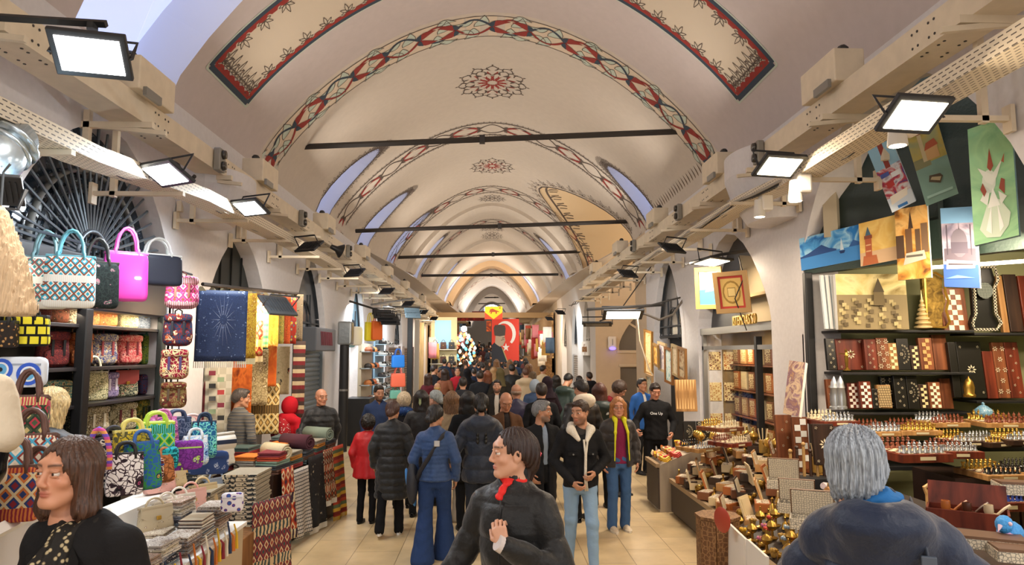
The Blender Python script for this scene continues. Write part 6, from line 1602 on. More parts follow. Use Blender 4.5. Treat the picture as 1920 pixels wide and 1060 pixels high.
def rug(label, A, B, wv, m, fringe=None, t=.01, sag=.0, name='hanging_rug', cat='rug'):
    """cloth hanging from top centre A to bottom centre B, half width vector wv"""
    A = Vector(A); B = Vector(B); wv = Vector(wv); nrm = wv.cross(B-A).normalized()
    rt = top(name, label, cat, tuple(A))
    mb = MB(); nu, nv = 14, 12
    def f(u, v):
        p = (A-A).lerp(B-A, v)+wv*(2*u-1); return p+nrm*(.018*math.sin(u*9+v*2)*v+sag*math.sin(pi*v))
    L_ = (B-A).length; q = Matrix((wv.normalized(), nrm, (A-B).normalized())).transposed().to_4x4()
    mb.grid(f, nu, nv); o = mb.build('cloth', m, rt, smooth=True); md = o.modifiers.new('s', 'SOLIDIFY'); md.thickness = t; md.offset = 0
    if fringe:
        mb = MB()
        for i in range(26):
            p = f(i/25, 1); mb.box(p+Vector((0, 0, -.03)), (.008, .006, .07))
        mb.build('fringe', mat(fringe, .9), rt)['kind'] = 'stuff'
    return rt
def rugpx(label, tl, br, d, m, ang=28, **kw):
    """rectangular hanging cloth covering px box at depth d"""
    A = W((tl[0]+br[0])/2, tl[1], d); B = W((tl[0]+br[0])/2, br[1], d); B = Vector((A.x, A.y, B.z)); w2 = abs(br[0]-tl[0])/2/1300*d
    return rug(label, A, B, Vector((w2, w2*math.tan(R(ang))*0+w2*.45, 0)), m, **kw)
# carpet shop rail
rl = [W(380, 533, 7.05), W(470, 543, 8.0), W(560, 551, 9.9)]
mb = MB(); mb.tube(rl, .02, 6); tag(mb.build('rail', mat('#3a3430', .5)), 'dark rail with carpet clips in front of the planked arch', 'rail')
mb = MB()
for i in range(12): p = rl[0].lerp(rl[2], i/12)+Vector((0, -.02, -.05)); mb.prism([(-.05, -.02), (.05, -.02), (.012, .025), (-.012, .025)], .01, p)
tag(mb.build('carpet_clips', mat('#b9b08e', .4, metal=.5)), 'row of metal carpet clips hanging on the rail', 'clips', kind='stuff')
for i, (a, b_, t, bt, d, m, lb, fr_) in enumerate([
    (378, 458, 545, 678, 7.15, pat('floral', ['#2b3a5e', '#97a3bd', '#46587f', '#25324f'], 30, .5), 'dark blue silk rug with large pale medallion, foremost on the rail', '#d9d2c4'),
    (452, 480, 550, 672, 7.6, pat('floral', ['#d9b23c', '#e9d88a', '#c98a2c', '#a8762a'], 24), 'golden yellow rug right of the blue silk rug', '#e0cfa0'), (474, 494, 552, 668, 8.0, pat('kilim', ['#c2543a', '#e4b45a', '#8a2f24', '#e9c98a'], 9), 'red and gold rug, third on the rail', '#e0cfa0'),
    (488, 504, 556, 655, 8.3, pat('stripe', ['#4f7f5c', '#d9c46a', '#3a6a54', '#b9b06a'], 7), 'green and yellow scarf on the rail', None), (501, 522, 558, 650, 8.6, pat('paint', ['#d9a03a', '#c97a2a', '#e4c06a'], 8), 'orange scarf on the rail', None), (519, 533, 558, 645, 8.9, pat('floral', ['#8a7a3a', '#d9c98a', '#4a4a2a', '#6a6a34'], 26), 'olive leaf print scarf on the rail', None),
    (530, 545, 556, 645, 9.2, pat('floral', ['#a8482c', '#e0a04a', '#6a2418', '#c4602f'], 24), 'rust red scarf on the rail', None), (542, 556, 556, 645, 9.5, pat('dots', ['#a83a2a', '#e4b83a', '#2a7a8a'], 16), 'scarf with red, yellow and teal discs on the rail', None), (552, 568, 552, 640, 9.8, pat('floral', ['#7a6a54', '#b9a888', '#4a3c30', '#8f7c60'], 20), 'brown floral scarf, last on the rail', None)]):
    rugpx(lb, (a, t), (b_, bt), d, m, fringe=fr_)
mb = MB(); p = W(420, 600, 7.05)
for k in range(16):
    a = 2*pi*k/16; mb.prism([(math.cos(a-.04)*.035, math.sin(a-.04)*.05), (math.cos(a+.04)*.035, math.sin(a+.04)*.05), (math.cos(a)*.115, math.sin(a)*.26)], .004, W(419, 600, 7.0), (.91, .41, 0), (0, 0, 1))
tag(mb.build('medallion', mat('#a9b2c6', .5)), 'pale sunburst medallion woven on the dark blue silk rug', 'ornament')
for a, b_, t, bt, d, m, lb in [(388, 432, 676, 815, 8.5, pat('check', ['#cfc8b4', '#b9b29c'], 12), 'cream patchwork panel with dark red border hanging behind the blue rug'), (380, 392, 676, 815, 8.45, mat('#5c1a20', .85), 'narrow dark red curtain strip left of the patchwork panel'),
        (430, 470, 676, 800, 8.7, pat('paint', ['#a8481c', '#d9702a', '#7a3418'], 6), 'burnt orange cloth hanging right of the patchwork panel'), (455, 500, 655, 760, 9.0, pat('floral', ['#c9b88a', '#6a5a44', '#e9dcb8', '#8f7c54'], 12), 'cream and brown paisley cloth draped under the rail'), (496, 518, 645, 725, 9.1, pat('paint', ['#d9762a', '#c9602a', '#e49a4a'], 6), 'bright orange cloth strip draped under the rail'),
        (515, 542, 650, 740, 10.2, pat('floral', ['#d6c49c', '#8a3a2a', '#3a3430', '#c9b88e'], 9), 'beige cloth with large red and black flowers'), (462, 520, 720, 815, 9.2, pat('kilim', ['#d9b46a', '#8a6a3a', '#e9d8a0', '#5a4a2a'], 7), 'ochre kilim spread behind the carpet table'), (552, 572, 640, 790, 9.8, pat('stripe', ['#7a2a2e', '#c4b08c', '#4a3a34'], 6), 'narrow maroon kilim hanging at the edge of the roller shutter')]:
    rugpx(lb, (a, t), (b_, bt), d, m, name='hanging_cloth', cat='cloth')
for i in range(9):
    p = W(398+(i % 2)*16, 700+12*i, 8.42); mb = MB(); mb.box((0, 0, 0), (.075, .004, .055)); 
    tag(mb.build('patch', mat(['#7a2a3a', '#8a9c7a', '#2a2a2a', '#a83a3a', '#4a4a4a'][i % 5], .8), loc=p, rz=R(24)), ['maroon', 'sage', 'black', 'red', 'charcoal'][i % 5]+' square patch sewn on the cream patchwork panel', 'patch', 'patches of the patchwork panel')
# dark planked lunette of the carpet arch, glazing of the next arches
mb = MB(); ap = arch_poly(9.45, 1.12, 0.02, 2.6, 3.68, 20); mb.add([(-3.6, a, b) for a, b in ap], [tuple(range(len(ap)))], 0)
for i in range(6): mb.box((-3.585, 8.45+.38*i, 2.6), (.02, .02, 2.2), 1)
struct(mb.build('window_15', [mat('#262927', .6), mat('#151716', .6)]))
def lunette(n, x, sd, yc, hw_, zlow, zs, za, gm, bars=True, col='#2c3136'):
    mb = MB(); ap = arch_poly(yc, hw_+.01, zlow, zs, za+.01, 20); xx = x+sd*.16; mb.add([(xx, a, b) for a, b in ap], [tuple(range(len(ap)))], 0)
    if bars:
        for dy in (-.35, .35): mb.box((xx-sd*.03, yc+dy*hw_, (zlow+zs)/2+.3), (.03, .03, zs-zlow+.7), 1)
        mb.box((xx-sd*.03, yc, zs+.1), (.03, hw_*2, .03), 1); mb.tube([(xx-sd*.03, yc+.42*hw_*math.cos(pi*i/12), zlow+.05+.5*math.sin(pi*i/12)) for i in range(13)], .02, 5, 1)
        mb.tube([(xx-sd*.02, a, b) for a, b in ap], .035, 5, 1, closed=True)
    struct(mb.build('window_%d' % n, [gm, mat(col, .5)]))
lunette(16, -3.4, -1, 13.15, 1.15, 2.5, 2.55, 3.83, mat('#2f3338', .2))
lunette(17, -3.4, -1, 17.75, .9, 2.35, 2.5, 3.82, mat('#7fa3b8', .25)); lunette(18, -3.4, -1, 21.6, .8, 2.35, 2.4, 3.6, mat('#8fb0c2', .3)); lunette(19, -3.4, -1, 25.5, 1.1, 2.4, 2.45, 3.7, mat('#4a5560', .3)); lunette(20, -3.4, -1, 1.2, 1.4, .02, 2.6, 3.9, mat('#4a4a50', .4), False)
def shutter(label, x, sd, y0, y1, z0, z1, col='#7f8b94', pitch=.09):
    mb = MB(); n = int((z1-z0)/pitch)
    pl = []
    for i in range(n):
        z = z0+i*pitch; pl += [(0, z), (.028, z+pitch*.35), (.028, z+pitch*.65), (0, z+pitch*.98)]
    vs = []
    for a, z in pl: vs += [Vector((x-sd*a, y0, z)), Vector((x-sd*a, y1, z))]
    mb.add(vs, [(2*i, 2*i+1, 2*i+3, 2*i+2) for i in range(len(pl)-1)])
    rt = top('roller_shutter', label, 'shutter', (0, 0, 0)); mb.build('slats', mat(col, .4, metal=.4), rt)
    for yy in (y0, y1): mb = MB(); mb.box((x-sd*.03, yy, (z0+z1)/2), (.08, .06, z1-z0)); mb.build('guide_rail', mat(col, .4, metal=.3), rt)
    return rt
shutter('blue-grey roller shutter between the rugs and the man in the vest', -3.5, -1, 12.05, 14.25, 0, 2.45)
rt = top('air_unit', 'grey box with dark red slats mounted above the roller shutter', 'appliance', (-3.25, 12.9, 2.32)); mb = MB(); mb.rbox((0, 0, 0), (.42, 1.5, .42), .02); mb.build('housing', mat('#565b62', .5), rt)
for i in range(9): mb = MB(); mb.box((.215, -.4+.1*i, .02), (.015, .03, .25), rot=(R(15), 0, 0)); mb.build('slat', mat('#6a2430', .6), rt)
flood(W(520, 575, 8.0), W(470, 640, 8.2), .42, 'large grey floodlight with bracket hanging in front of the scarves', 24, WARM, body='#5a6066')
# black pipe and silver duct on the pier
rt = top('downpipe', 'thick black pipe with silver hood on the left pier', 'pipe', W(640, 905, 15)); q_ = rt.location; Hh = W(640, 592, 15).z
mb = MB(); mb.cyl((0, 0, 0), (0, 0, Hh), .1); mb.build('pipe', BLK, rt, smooth='auto'); mb = MB(); mb.rbox((.02, 0, Hh+.25), (.3, .3, .5), .04); mb.build('hood', mat('#9fa4a6', .3, metal=.8, bump=.5, bscale=12), rt)
for z in (.6, 1.9): mb = MB(); mb.cyl((0, 0, z), (0, 0, z+.04), .106); mb.build('collar', GREYM, rt)
# souvenir cap and watch shops farther along the left wall
area_light('shop_lamp', (-2.9, 17, 3.2), (-3.4, 17.5, 1.2), 70, COOL, 1.6, .3); area_light('shop_lamp', (-2.9, 21.5, 3.2), (-3.2, 22, 1.2), 70, COOL, 1.6, .3)
slab('display_case', (-3.3, 15.9, 0), (-2.75, 16.65, 1.05), mat('#1b1c1e', .4), 'black display cabinet with brass foot at the cap shop', 'cabinet')
root = top('cap_display', 'cream pegboard display tower of the cap shop', 'display stand', (-3.15, 17.5, 0)); mb = MB(); mb.box((0, 0, 1.15), (.08, 1.5, 2.3)); mb.build('back_panel', mat('#c9bfa8', .6), root)
for zz in (.5, .9, 1.3, 1.7, 2.1): mb = MB(); mb.box((.12, 0, zz), (.24, 1.5, .02)); mb.build('shelf', mat('#9aa6ad', .4), root)
capc = ['#a8582c', '#e4e0d8', '#b5703a', '#dcd8d0', '#8a4a2a', '#17181a', '#1d1f24', '#2a2420']
for i in range(22):
    r_ = i//4; cc = capc[(i*3+r_) % 8]; p = (-2.98+.0, 16.95+.36*(i % 4), [.51, .91, 1.31, 1.71, 2.11, .51][r_])
    mb = MB(); mb.lathe([(.0, .0), (.095, .0), (.1, .05), (.07, .1), (0, .12)], (0, 0, 0), 14); mb.prism([(.07*math.cos(t), .085+.09*math.sin(t)) if False else (.085*math.cos(t)+.0, .04+.13*math.sin(t)) for t in [pi*k/8 for k in range(9)]], .012, (0, 0, 0), (0, 1, 0), (1, 0, 0))
    nm_ = {'#a8582c': 'rust', '#e4e0d8': 'white', '#b5703a': 'tan', '#dcd8d0': 'ivory', '#8a4a2a': 'brown', '#17181a': 'black', '#1d1f24': 'charcoal', '#2a2420': 'dark brown'}[cc]
    tag(mb.build('cap', mat(cc, .7), loc=p), nm_+' peaked cap on the pegboard tower of the cap shop, shelf %s' % ['lowest', 'second from floor', 'middle', 'fourth from floor', 'highest', 'lowest'][r_], 'cap', 'caps on the pegboard tower')
for i, (px, py, cc, lb) in enumerate([(694, 628, '#e3d62a', 'yellow drawstring bag hanging at the cap shop'), (706, 626, '#e06a2a', 'orange bag with white emblem hanging at the cap shop'), (655, 640, '#9fd4ea', 'light blue garment on a hanger at the cap shop'), (668, 636, '#efe9dc', 'cream garment on a hanger at the cap shop')]):
    bag('tote' if i < 2 else 'clutch', lb, W(px, py+12, 15.6), R(40), (.26, .12, .42), cc, cc)
bag('tote', 'royal blue shopping tote with pale print hanging above the orange one', W(746, 690, 19), R(25), (.36, .15, .34), '#1f78d0', '#1a5cb0'); bag('tote', 'coral orange shopping tote hanging below the blue one', W(746, 726, 19), R(25), (.40, .16, .36), '#e8694a', '#d8583c')
bag('tote', 'small sea-green tote just above the blond curly hair', W(741, 748, 19), R(25), (.3, .12, .22), '#6aa894', '#5a9884')
wire('pole', [W(655, 565, 15.5), W(735, 590, 15.5)], .025, 'black slanting pole above the cap shop'); wire('pole', [W(695, 572, 17), W(775, 560, 17)], .025, 'upper horizontal black lamp pole in front of the left shops'); wire('pole', [W(718, 575, 17.5), W(788, 577, 17.5)], .025, 'lower horizontal black lamp pole in front of the left shops')
for i, (px, py) in enumerate([(717, 590), (724, 596), (731, 602)]): flood(W(px, py, 15.4), W(px-20, py+120, 16.5), .42, 'black floodlight in the cluster of three at the cap shop, '+['leftmost', 'middle', 'rightmost'][i], 0)
flood(W(773, 588, 17.4), W(740, 640, 18.5), .4, 'slim blue-grey lamp hanging on the lower lamp pole', 0, body='#5f7686')
shutter('brown roller shutter behind the blue and coral totes', -3.35, -1, 22.3, 25.2, 0, 2.3, '#6b5b52'); shutter('second brown roller shutter, left of the stone pier', -3.3, -1, 25.9, 29, 0, 2.3, '#75655a')
for i, (px, yy) in enumerate([(768, 24.6), (790, 31), (781, 28.5)]):
    q_ = W(px, 700, yy); slab('post', (q_.x-.09, yy-.09, 0), (q_.x+.09, yy+.09, 3.4), [BLK, pat('wood', ['#a08860', '#c4ab80'], 6), mat('#b5ada2', .7)][i], ['black round post in front of the second brown shutter', 'pale stone-clad post beside the handbag shop', 'light plaster post between the brown shutters and the stone-clad post'][i], 'post')
rt = top('shoe_rack', 'glass rack full of shoes and sunglasses behind the bearded man', 'display rack', (-3.1, 19.9, 0)); mb = MB(); mb.box((-.1, 0, 1.25), (.04, 1.6, 2.5)); mb.build('back_panel', mat('#8fb4cc', .4), rt)
for j in range(7): mb = MB(); mb.box((.08, 0, .5+.3*j), (.3, 1.6, .015)); mb.build('shelf', mat('#b8d0dc', .2), rt)
sh0 = None
for j in range(7):
    for i in range(6):
        p = (-3.0, 19.25+.26*i, .51+.3*j)
        if sh0 is None:
            mb = MB(); softbox(mb, (0, 0, .035), (.08, .24, .07), .6, n=10); softbox(mb, (0, .06, .07), (.07, .1, .09), .6, n=10); sh0 = tag(mb.build('shoe', mat('#c9c6c0', .5), loc=p, rz=R(80)), 'pale shoe on the glass rack behind the bearded man', 'shoe', 'shoes on the glass rack')
            sh1 = None
        elif sh1 is None:
            sh1 = sh0.copy(); sh1.data = sh0.data.copy(); sh1.data.materials[0] = mat('#2b2523', .5); COL.objects.link(sh1); sh1.location = p; sh1['label'] = 'dark shoe on the glass rack behind the bearded man'; sh1['group'] = 'dark shoes on the glass rack'
        else:
            c = (sh0 if (i*7+j*3) % 5 < 3 else sh1).copy(); COL.objects.link(c); c.location = p
# carpet table with hanging carpets
rt = top('carpet_table', 'table of the carpet stall hidden under hanging carpets', 'table', (-2.52, 8.45, 0), R(-9)); mb = MB(); mb.box((-.02, 0, .40), (.76, 1.7, .8)); mb.build('base', DW, rt)
tbl = lambda u, v, z: Vector((-2.52, 8.5, z))+Matrix.Rotation(R(-9), 3, 'Z') @ Vector((u, v, 0))
for v0, v1, z1, zb, m, lb, fr_ in [(-.86, -.6, .86, .10, pat('kilim', ['#8a2a24', '#d9c9a4', '#b8502c', '#3a2a3a'], 7), 'red kilim with star panel draped over the near end of the carpet table', None), (-.58, -.2, .80, .06, pat('greek', ['#d9d4cc', '#4a4a50'], 26), 'black and white key-pattern rug hanging on the carpet table', None), (-.18, .22, .88, .08, pat('floral', ['#232325', '#a89c84', '#3a3a3c', '#1c1c1e'], 12), 'black rug with beige floral medallion hanging on the carpet table', '#e4dccb'),
        (.24, .52, .90, .30, pat('kilim', ['#7a2f24', '#c4b090', '#4a3a2a', '#a85a3a'], 11), 'small brown-red rug with white fringe hanging on the carpet table', '#e4dccb'), (.52, .88, .9, .05, pat('stripe', ['#7a2a24', '#c9a03a', '#5c6a4a', '#a8402a'], 6), 'red and gold striped rug at the far end of the carpet table', '#c9a03a')]:
    A = tbl(.44, (v0+v1)/2, z1); B = tbl(.50, (v0+v1)/2, zb); rug(lb, A, B, tbl(0, (v1-v0)/2, 0)-tbl(0, 0, 0), m, fringe=fr_, t=.015)
for A, B, zb, m, lb in [(-1.02, -.7, .1, pat('kilim', ['#8a3a34', '#d0b48c', '#5a2a3a', '#3c4a4a'], 9), 'faded red kilim hanging over the front of the brown crates')]:
    p = W(510, 935, 6.6); rug(lb, p, (p.x+.02, p.y, .06), (.10, .22, 0), m, fringe='#d9cfc0', t=.012)
CT = ['#b8472c', '#4a5f5a', '#7a2a34', '#c98a3a', '#5a6a6a', '#8f8a7c', '#6a4a3a', '#a8a49a', '#3a3f46', '#d9782a', '#7f9a8a', '#9a3a3a']
for i in range(5):
    for j in range(3):
        n = 3+((i*2+j) % 3)
        for k in range(n):
            p = tbl(-.26+.26*j, -.7+.34*i, .8+.045*k); cc = CT[(i*5+j*3+k*2) % 12]; key = ('ct', cc)
            lb = 'folded cloth in the carpet table pile %s' % (['nearest the camera', 'second along', 'third along', 'fourth along', 'farthest away'][i]+[', wall side', ', middle', ', aisle side'][j])
            if key not in SC_: SC_[key] = folded(lb, p, R(rnd.uniform(-14, 0)), (.24, .3, .043), mat(cc, .9, bump=.5, bscale=60, var=.12), 'folded cloths on the carpet table, pile %d' % (i*3+j+1))
            else: c = SC_[key].copy(); COL.objects.link(c); c.location = p; c.rotation_euler = (0, 0, R(rnd.uniform(-14, 0))); c['label'] = lb; c['group'] = 'folded cloths on the carpet table, pile %d' % (i*3+j+1)
roll('cream rolled carpet on the carpet table', tbl(.38, -.62, 1.0), tbl(.05, -.45, 1.0), .08, pat('floral', ['#cfc4a4', '#b0a482', '#ddd4b8', '#c4b896'], 40)); roll('dark plum rolled carpet on the carpet table', tbl(.40, -.05, 1.03), tbl(.0, .1, 1.03), .085, mat('#4a2430', .95)); roll('grey-green rolled carpet at the far end of the carpet table', tbl(.38, .6, 1.05), tbl(.0, .75, 1.05), .08, mat('#7c8a7c', .95))
# ================================================================== RIGHT SIDE SHOPS
def canvas(label, tl, tr, bl, dl, dr, db, m, motifs=(), t=.02, frame=None, edge='#c9d4d8', name='painting', cat='painting', fw=.06):
    A = W(*tl, dl); B = W(*tr, dr); C = W(*bl, db); U = B-A; V = A-C; Nn = U.cross(V).normalized()
    if Nn.y > 0: Nn = -Nn
    rt = top(name, label, cat, (0, 0, 0))
    mb = MB(); mb.add([C, C+U, C+U+V, A, C-Nn*t, C+U-Nn*t, C+U+V-Nn*t, A-Nn*t], [(0, 1, 2, 3)], 0); mb.add([], []); b = 0
    mb.f += [(0, 4, 5, 1), (1, 5, 6, 2), (2, 6, 7, 3), (3, 7, 4, 0), (4, 7, 6, 5)]; mb.mi += [1]*5
    mb.build('canvas', [m, mat(edge, .7)], rt)
    if motifs:
        mb = MB(); ms = []
        for i, (pts, c) in enumerate(motifs):
            if c not in ms: ms.append(c)
            mb.add([C+U*a+V*b_+Nn*(.0015+.0006*i) for a, b_ in pts], [tuple(range(len(pts)))], ms.index(c))
        mb.build('painted_scene', [mat(c, .75) for c in ms], rt)
    if frame:
        mb = MB(); u = U.length; v = V.length; fu, fv = fw/u, fw/v
        for a0, a1, b0, b1 in ((-fu, 1+fu, -fv, 0), (-fu, 1+fu, 1, 1+fv), (-fu, 0, 0, 1), (1, 1+fu, 0, 1)):
            q = [C+U*a+V*b_+Nn*h for h in (-t, .018) for a, b_ in ((a0, b0), (a1, b0), (a1, b1), (a0, b1))]
            mb.add(q, [(0, 3, 2, 1), (4, 5, 6, 7), (0, 1, 5, 4), (1, 2, 6, 5), (2, 3, 7, 6), (3, 0, 4, 7)])
        mb.build('frame', frame if not isinstance(frame, str) else mat(frame, .4, metal=.3), rt)
    return rt
def rect(a, b, c, d): return [(a, b), (c, b), (c, d), (a, d)]
def blob(cx, cy, rx, ry, n=14): return [(cx+rx*math.cos(2*pi*i/n), cy+ry*math.sin(2*pi*i/n)) for i in range(n)]
# niche of the chess and backgammon shop
mb = MB()
mb.add([(3.4, 7.5, 0), (6.4, 7.5, 0), (6.4, 7.5, 4.6), (3.4, 7.5, 4.6), (6.4, 3.6, 0), (6.4, 3.6, 4.6)], [(0, 1, 2, 3), (1, 4, 5, 2)]); mb.add([(3.78, 3.9, 0), (3.78, 3.9, 5), (6.4, 3.9, 5), (6.4, 3.9, 0)], [(0, 1, 2, 3)])
mb.prism([(3.6, 7.45), (4.75, 5.15), (6.4, 5.15), (6.4, 7.45)], .05, (0, 0, 3.2), (1, 0, 0), (0, 1, 0)); struct(mb.build('wall_shop_right', mat('#9a9a72', .8)))
mb = MB(); mb.prism([(3.45, 7.5), (5.0, 4.4), (5.1, 4.45), (3.55, 7.5)], 1.9, (0, 0, 3.0), (1, 0, 0), (0, 1, 0), 0)
for t_ in (.12, .45, .8): mb.cyl((3.42+1.5*t_, 7.46-3*t_, 3.2), (3.42+1.5*t_, 7.46-3*t_, 4.9), .03, n=4, m=0)
mb.cyl((3.60, 7.13, 3.3), (3.60, 7.13, 4.1), .10, n=4, m=1); struct(mb.build('window_21', [mat('#25322d', .5, bump=.3), mat('#b0a48c', .8)]))
mb = MB(); mb.prism([(3.40, 7.40), (4.55, 5.1), (4.65, 5.15), (3.50, 7.44)], .36, (0, 0, 2.94), (1, 0, 0), (0, 1, 0)); tag(mb.build('fascia', mat('#2a3a33', .5, bump=.3)), 'dark green wooden fascia behind the row of canvases on the right', 'fascia')
def dpl(px, o=.10):     # depth of the slanting fascia along the line of sight
    t = (px-922)/1300; return (3.40+7.40/2)/(t+.5)-o
slab('post', (3.36, 7.30, 0), (3.44, 7.38, 2.95), BLK, 'black angle post at the left edge of the backgammon shop', 'post')
slab('board', (3.40, 7.48, .9), (3.52, 7.53, 2.3), BLK, 'scratched black board on the pier left of the backgammon shop', 'board')
area_light('shop_lamp', (4.2, 5.4, 2.98), (4.3, 7.2, 1.2), 46, WARM, 1.6, .15); area_light('shop_lamp', (5.3, 6.2, 2.98), (5.2, 7.0, 1.0), 26, WARM, .9, .15)
mb = MB(); mb.cyl(W(1700, 505, 6.9), W(1920, 490, 6.3), .018, n=8); tag(mb.build('tube_lamp', glow('#fff2d0', 8)), 'bright tube lamp under the fascia of the backgammon shop', 'lamp')
SEA = pat('paint', ['#1e56a8', '#4f9bd8', '#9fd0ea', '#2f7cc4'], 5); 
canvas('wide blue seascape canvas with a sailing ship, leftmost on the green fascia', (1498, 448), (1610, 421), (1503, 508), dpl(1498), dpl(1610), dpl(1500), SEA, [(rect(0, 0, 1, .42), '#3f86c9'), ([(0, .4), (.15, .48), (.38, .66), (.5, .52), (.62, .45), (.62, .40), (0, .36)], '#234a86'), ([(.66, .36), (.76, .36), (.74, .28), (.68, .28)], '#1a3566'), ([(.68, .38), (.71, .74), (.74, .38)], '#cfe2ee'), ([(.82, .42), (.9, .6), (1, .5), (1, .42)], '#2c5a98')])
canvas('golden yellow canvas with a red brick tower', (1610, 420), (1678, 403), (1614, 500), dpl(1610, .12), dpl(1678, .12), dpl(1612, .12), pat('paint', ['#e3b455', '#f0cf7c', '#d9a14a'], 4), [(rect(0, 0, 1, .3), '#d8b58c'), ([(.06, 0), (.5, 0), (.46, .2), (.1, .22)], '#b8693f'), (rect(.16, .18, .34, .62), '#b5603c'), (rect(.14, .6, .36, .68), '#8a4a34'), ([(.17, .68), (.33, .68), (.25, .88)], '#4a6a80'), (rect(.18, .3, .32, .33), '#e0b080'), (rect(.18, .44, .32, .47), '#e0b080')])
canvas('tall brown canvas of a city tower and ferry, hanging below the fascia', (1677, 394), (1738, 383), (1684, 526), dpl(1677, .22), dpl(1738, .22), dpl(1680, .26), pat('paint', ['#5c3a1e', '#c98a3c', '#e4b870', '#8a5a2c'], 4), [(rect(0, .3, .25, .62), '#4a3524'), (rect(.3, .34, .5, .7), '#6b4c30'), ([(.4, .7), (.55, .7), (.48, .95)], '#3f2c1e'), (rect(.6, .35, .75, .68), '#5a4430'), (rect(.78, .35, .98, .75), '#70563c'), ([(.2, .2), (.9, .26), (.85, .38), (.3, .36)], '#b9b4a4'), (rect(.3, .3, .8, .33), '#5a564c')])
canvas('canvas of a domed mosque and white ferry on deep blue water', (1763, 391), (1828, 387), (1771, 538), dpl(1763, .22), dpl(1828, .22), dpl(1768, .26), pat('paint', ['#6a6478', '#b0a4b4', '#8f8798', '#5c5a70'], 4), [(rect(0, 0, 1, .28), '#2f55a8'), (rect(0, .8, 1, 1), '#7fb0d8'), (rect(.05, .32, .95, .48), '#5c5460'), (blob(.5, .55, .24, .18), '#6a6470'), (rect(.26, .42, .74, .56), '#544e5c'), ([(.5, .72), (.52, .72), (.51, .82)], '#3f3a48'), (rect(.14, .4, .17, .78), '#48424e'), (rect(.82, .4, .85, .78), '#48424e'), ([(.1, .22), (.9, .24), (.95, .32), (.12, .34)], '#e4dfd4'), (rect(.16, .27, .86, .295), '#4a4650'), ([(.05, .1), (.9, .12), (.4, .15)], '#5f8fd0')])
canvas('large pale green canvas of white whirling dancers at the right edge', (1814, 243), (1895, 215), (1827, 461), 4.75, 4.55, 4.7, pat('paint', ['#6fae84', '#a9d8a4', '#86c49a'], 2.5), [
    (blob(.42, .50, .16, .1), '#dfe6d6'), ([(.18, .64), (.5, .55), (.75, .66), (.6, .52), (.5, .46), (.36, .50)], '#e9ecdf'), ([(.40, .62), (.47, .78), (.54, .62), (.47, .58)], '#a0503a'), ([(.72, .64), (.8, .70), (.78, .62)], '#b06a4a'), (blob(.6, .22, .0, .0, 3), '#dfe6d6'), ([(.15, .12), (.3, .04), (.6, .02), (.8, .1), (.86, .2), (.66, .32), (.5, .36), (.34, .3)], '#d4e2cc'), ([(.36, .28), (.5, .44), (.64, .28)], '#eef0e6'), ([(.2, .36), (.36, .30), (.42, .40), (.3, .42)], '#e9ecdf'), ([(.62, .40), (.8, .34), (.66, .28)], '#e9ecdf'), ([(.22, .45), (.3, .38), (.36, .42), (.28, .5)], '#9c4f3c'), ([(.64, .42), (.76, .36), (.78, .48), (.7, .5)], '#9c4f3c'), ([(.3, .1), (.45, .3), (.42, .06)], '#f0f2ea'), ([(.6, .06), (.58, .3), (.7, .1)], '#f0f2ea')], edge='#8fb8cc', t=.04)
canvas('narrow canvas of red and blue harbour boats, tilted, left of the green dancers', (1624, 277), (1668, 252), (1673, 399), 5.75, 5.6, 5.9, pat('paint', ['#3a4a8a', '#b8404a', '#d9dce4', '#6a3a6a'], 9), [(rect(0, .62, 1, 1), '#8fbcd8'), (rect(.4, .6, .6, 1), '#8a3a34'), (rect(0, 0, 1, .2), '#cfdcea'), ([(.1, .1), (.8, .14), (.9, .24), (.15, .22)], '#ece6da'), (rect(.2, .34, .5, .42), '#b83c3c'), (rect(.5, .45, .9, .52), '#e0e4ea'), (rect(.1, .5, .45, .56), '#4a5aa0'), (rect(.3, .02, .7, .06), '#3a7ac0')], t=.03)
canvas('tilted olive and teal canvas of a lighthouse and rowing boat', (1692, 236), (1752, 208), (1737, 387), 5.35, 5.2, 5.5, pat('paint', ['#6f7a4a', '#b0a05a', '#8f9a7a'], 3), [(rect(0, 0, 1, .48), '#6f8f86'), (rect(0, .44, .5, .55), '#7a7a5a'), (rect(.3, .5, .42, .82), '#b9ac8a'), ([(.28, .82), (.44, .82), (.36, .9)], '#8a5a3c'), (rect(.42, .5, .8, .64), '#c09a6a'), ([(.4, .62), (.84, .64), (.76, .72), (.5, .7)], '#a8563c'), ([(.28, .26), (.6, .2), (.72, .27), (.66, .31), (.34, .33)], '#4a4034'), ([(.34, .28), (.6, .23), (.67, .27), (.4, .305)], '#a89c80'), (rect(.1, .08, .9, .11), '#8fb0a8')], t=.03)
canvas('small blue canvas half hidden behind the upper tray', (1600, 212), (1648, 193), (1602, 232), 6.4, 6.3, 6.4, pat('paint', ['#1f4a8a', '#5a9ad0', '#2f6ab0'], 6))
canvas('large sepia canvas of a city skyline with stone tower on the top shelf', (1566, 514), (1697, 514), (1572, 618), 7.0, 7.0, 6.95, pat('paint', ['#a8935c', '#d8c484', '#e8d8a0', '#8f7c4c'], 3), [(rect(0, 0, 1, .62), '#8c7c58')]+[(rect((i*.37) % .92, ((i*.23) % .5), (i*.37) % .92+.06, ((i*.23) % .5)+.07), ['#6a5c40', '#a89868', '#b8a878', '#57492f'][i % 4]) for i in range(46)]+[([(.5, .42), (.66, .42), (.65, .66), (.51, .66)], '#6f6040'), ([(.5, .66), (.66, .66), (.58, .92)], '#4f4430')], t=.05, edge='#dcdcd8')
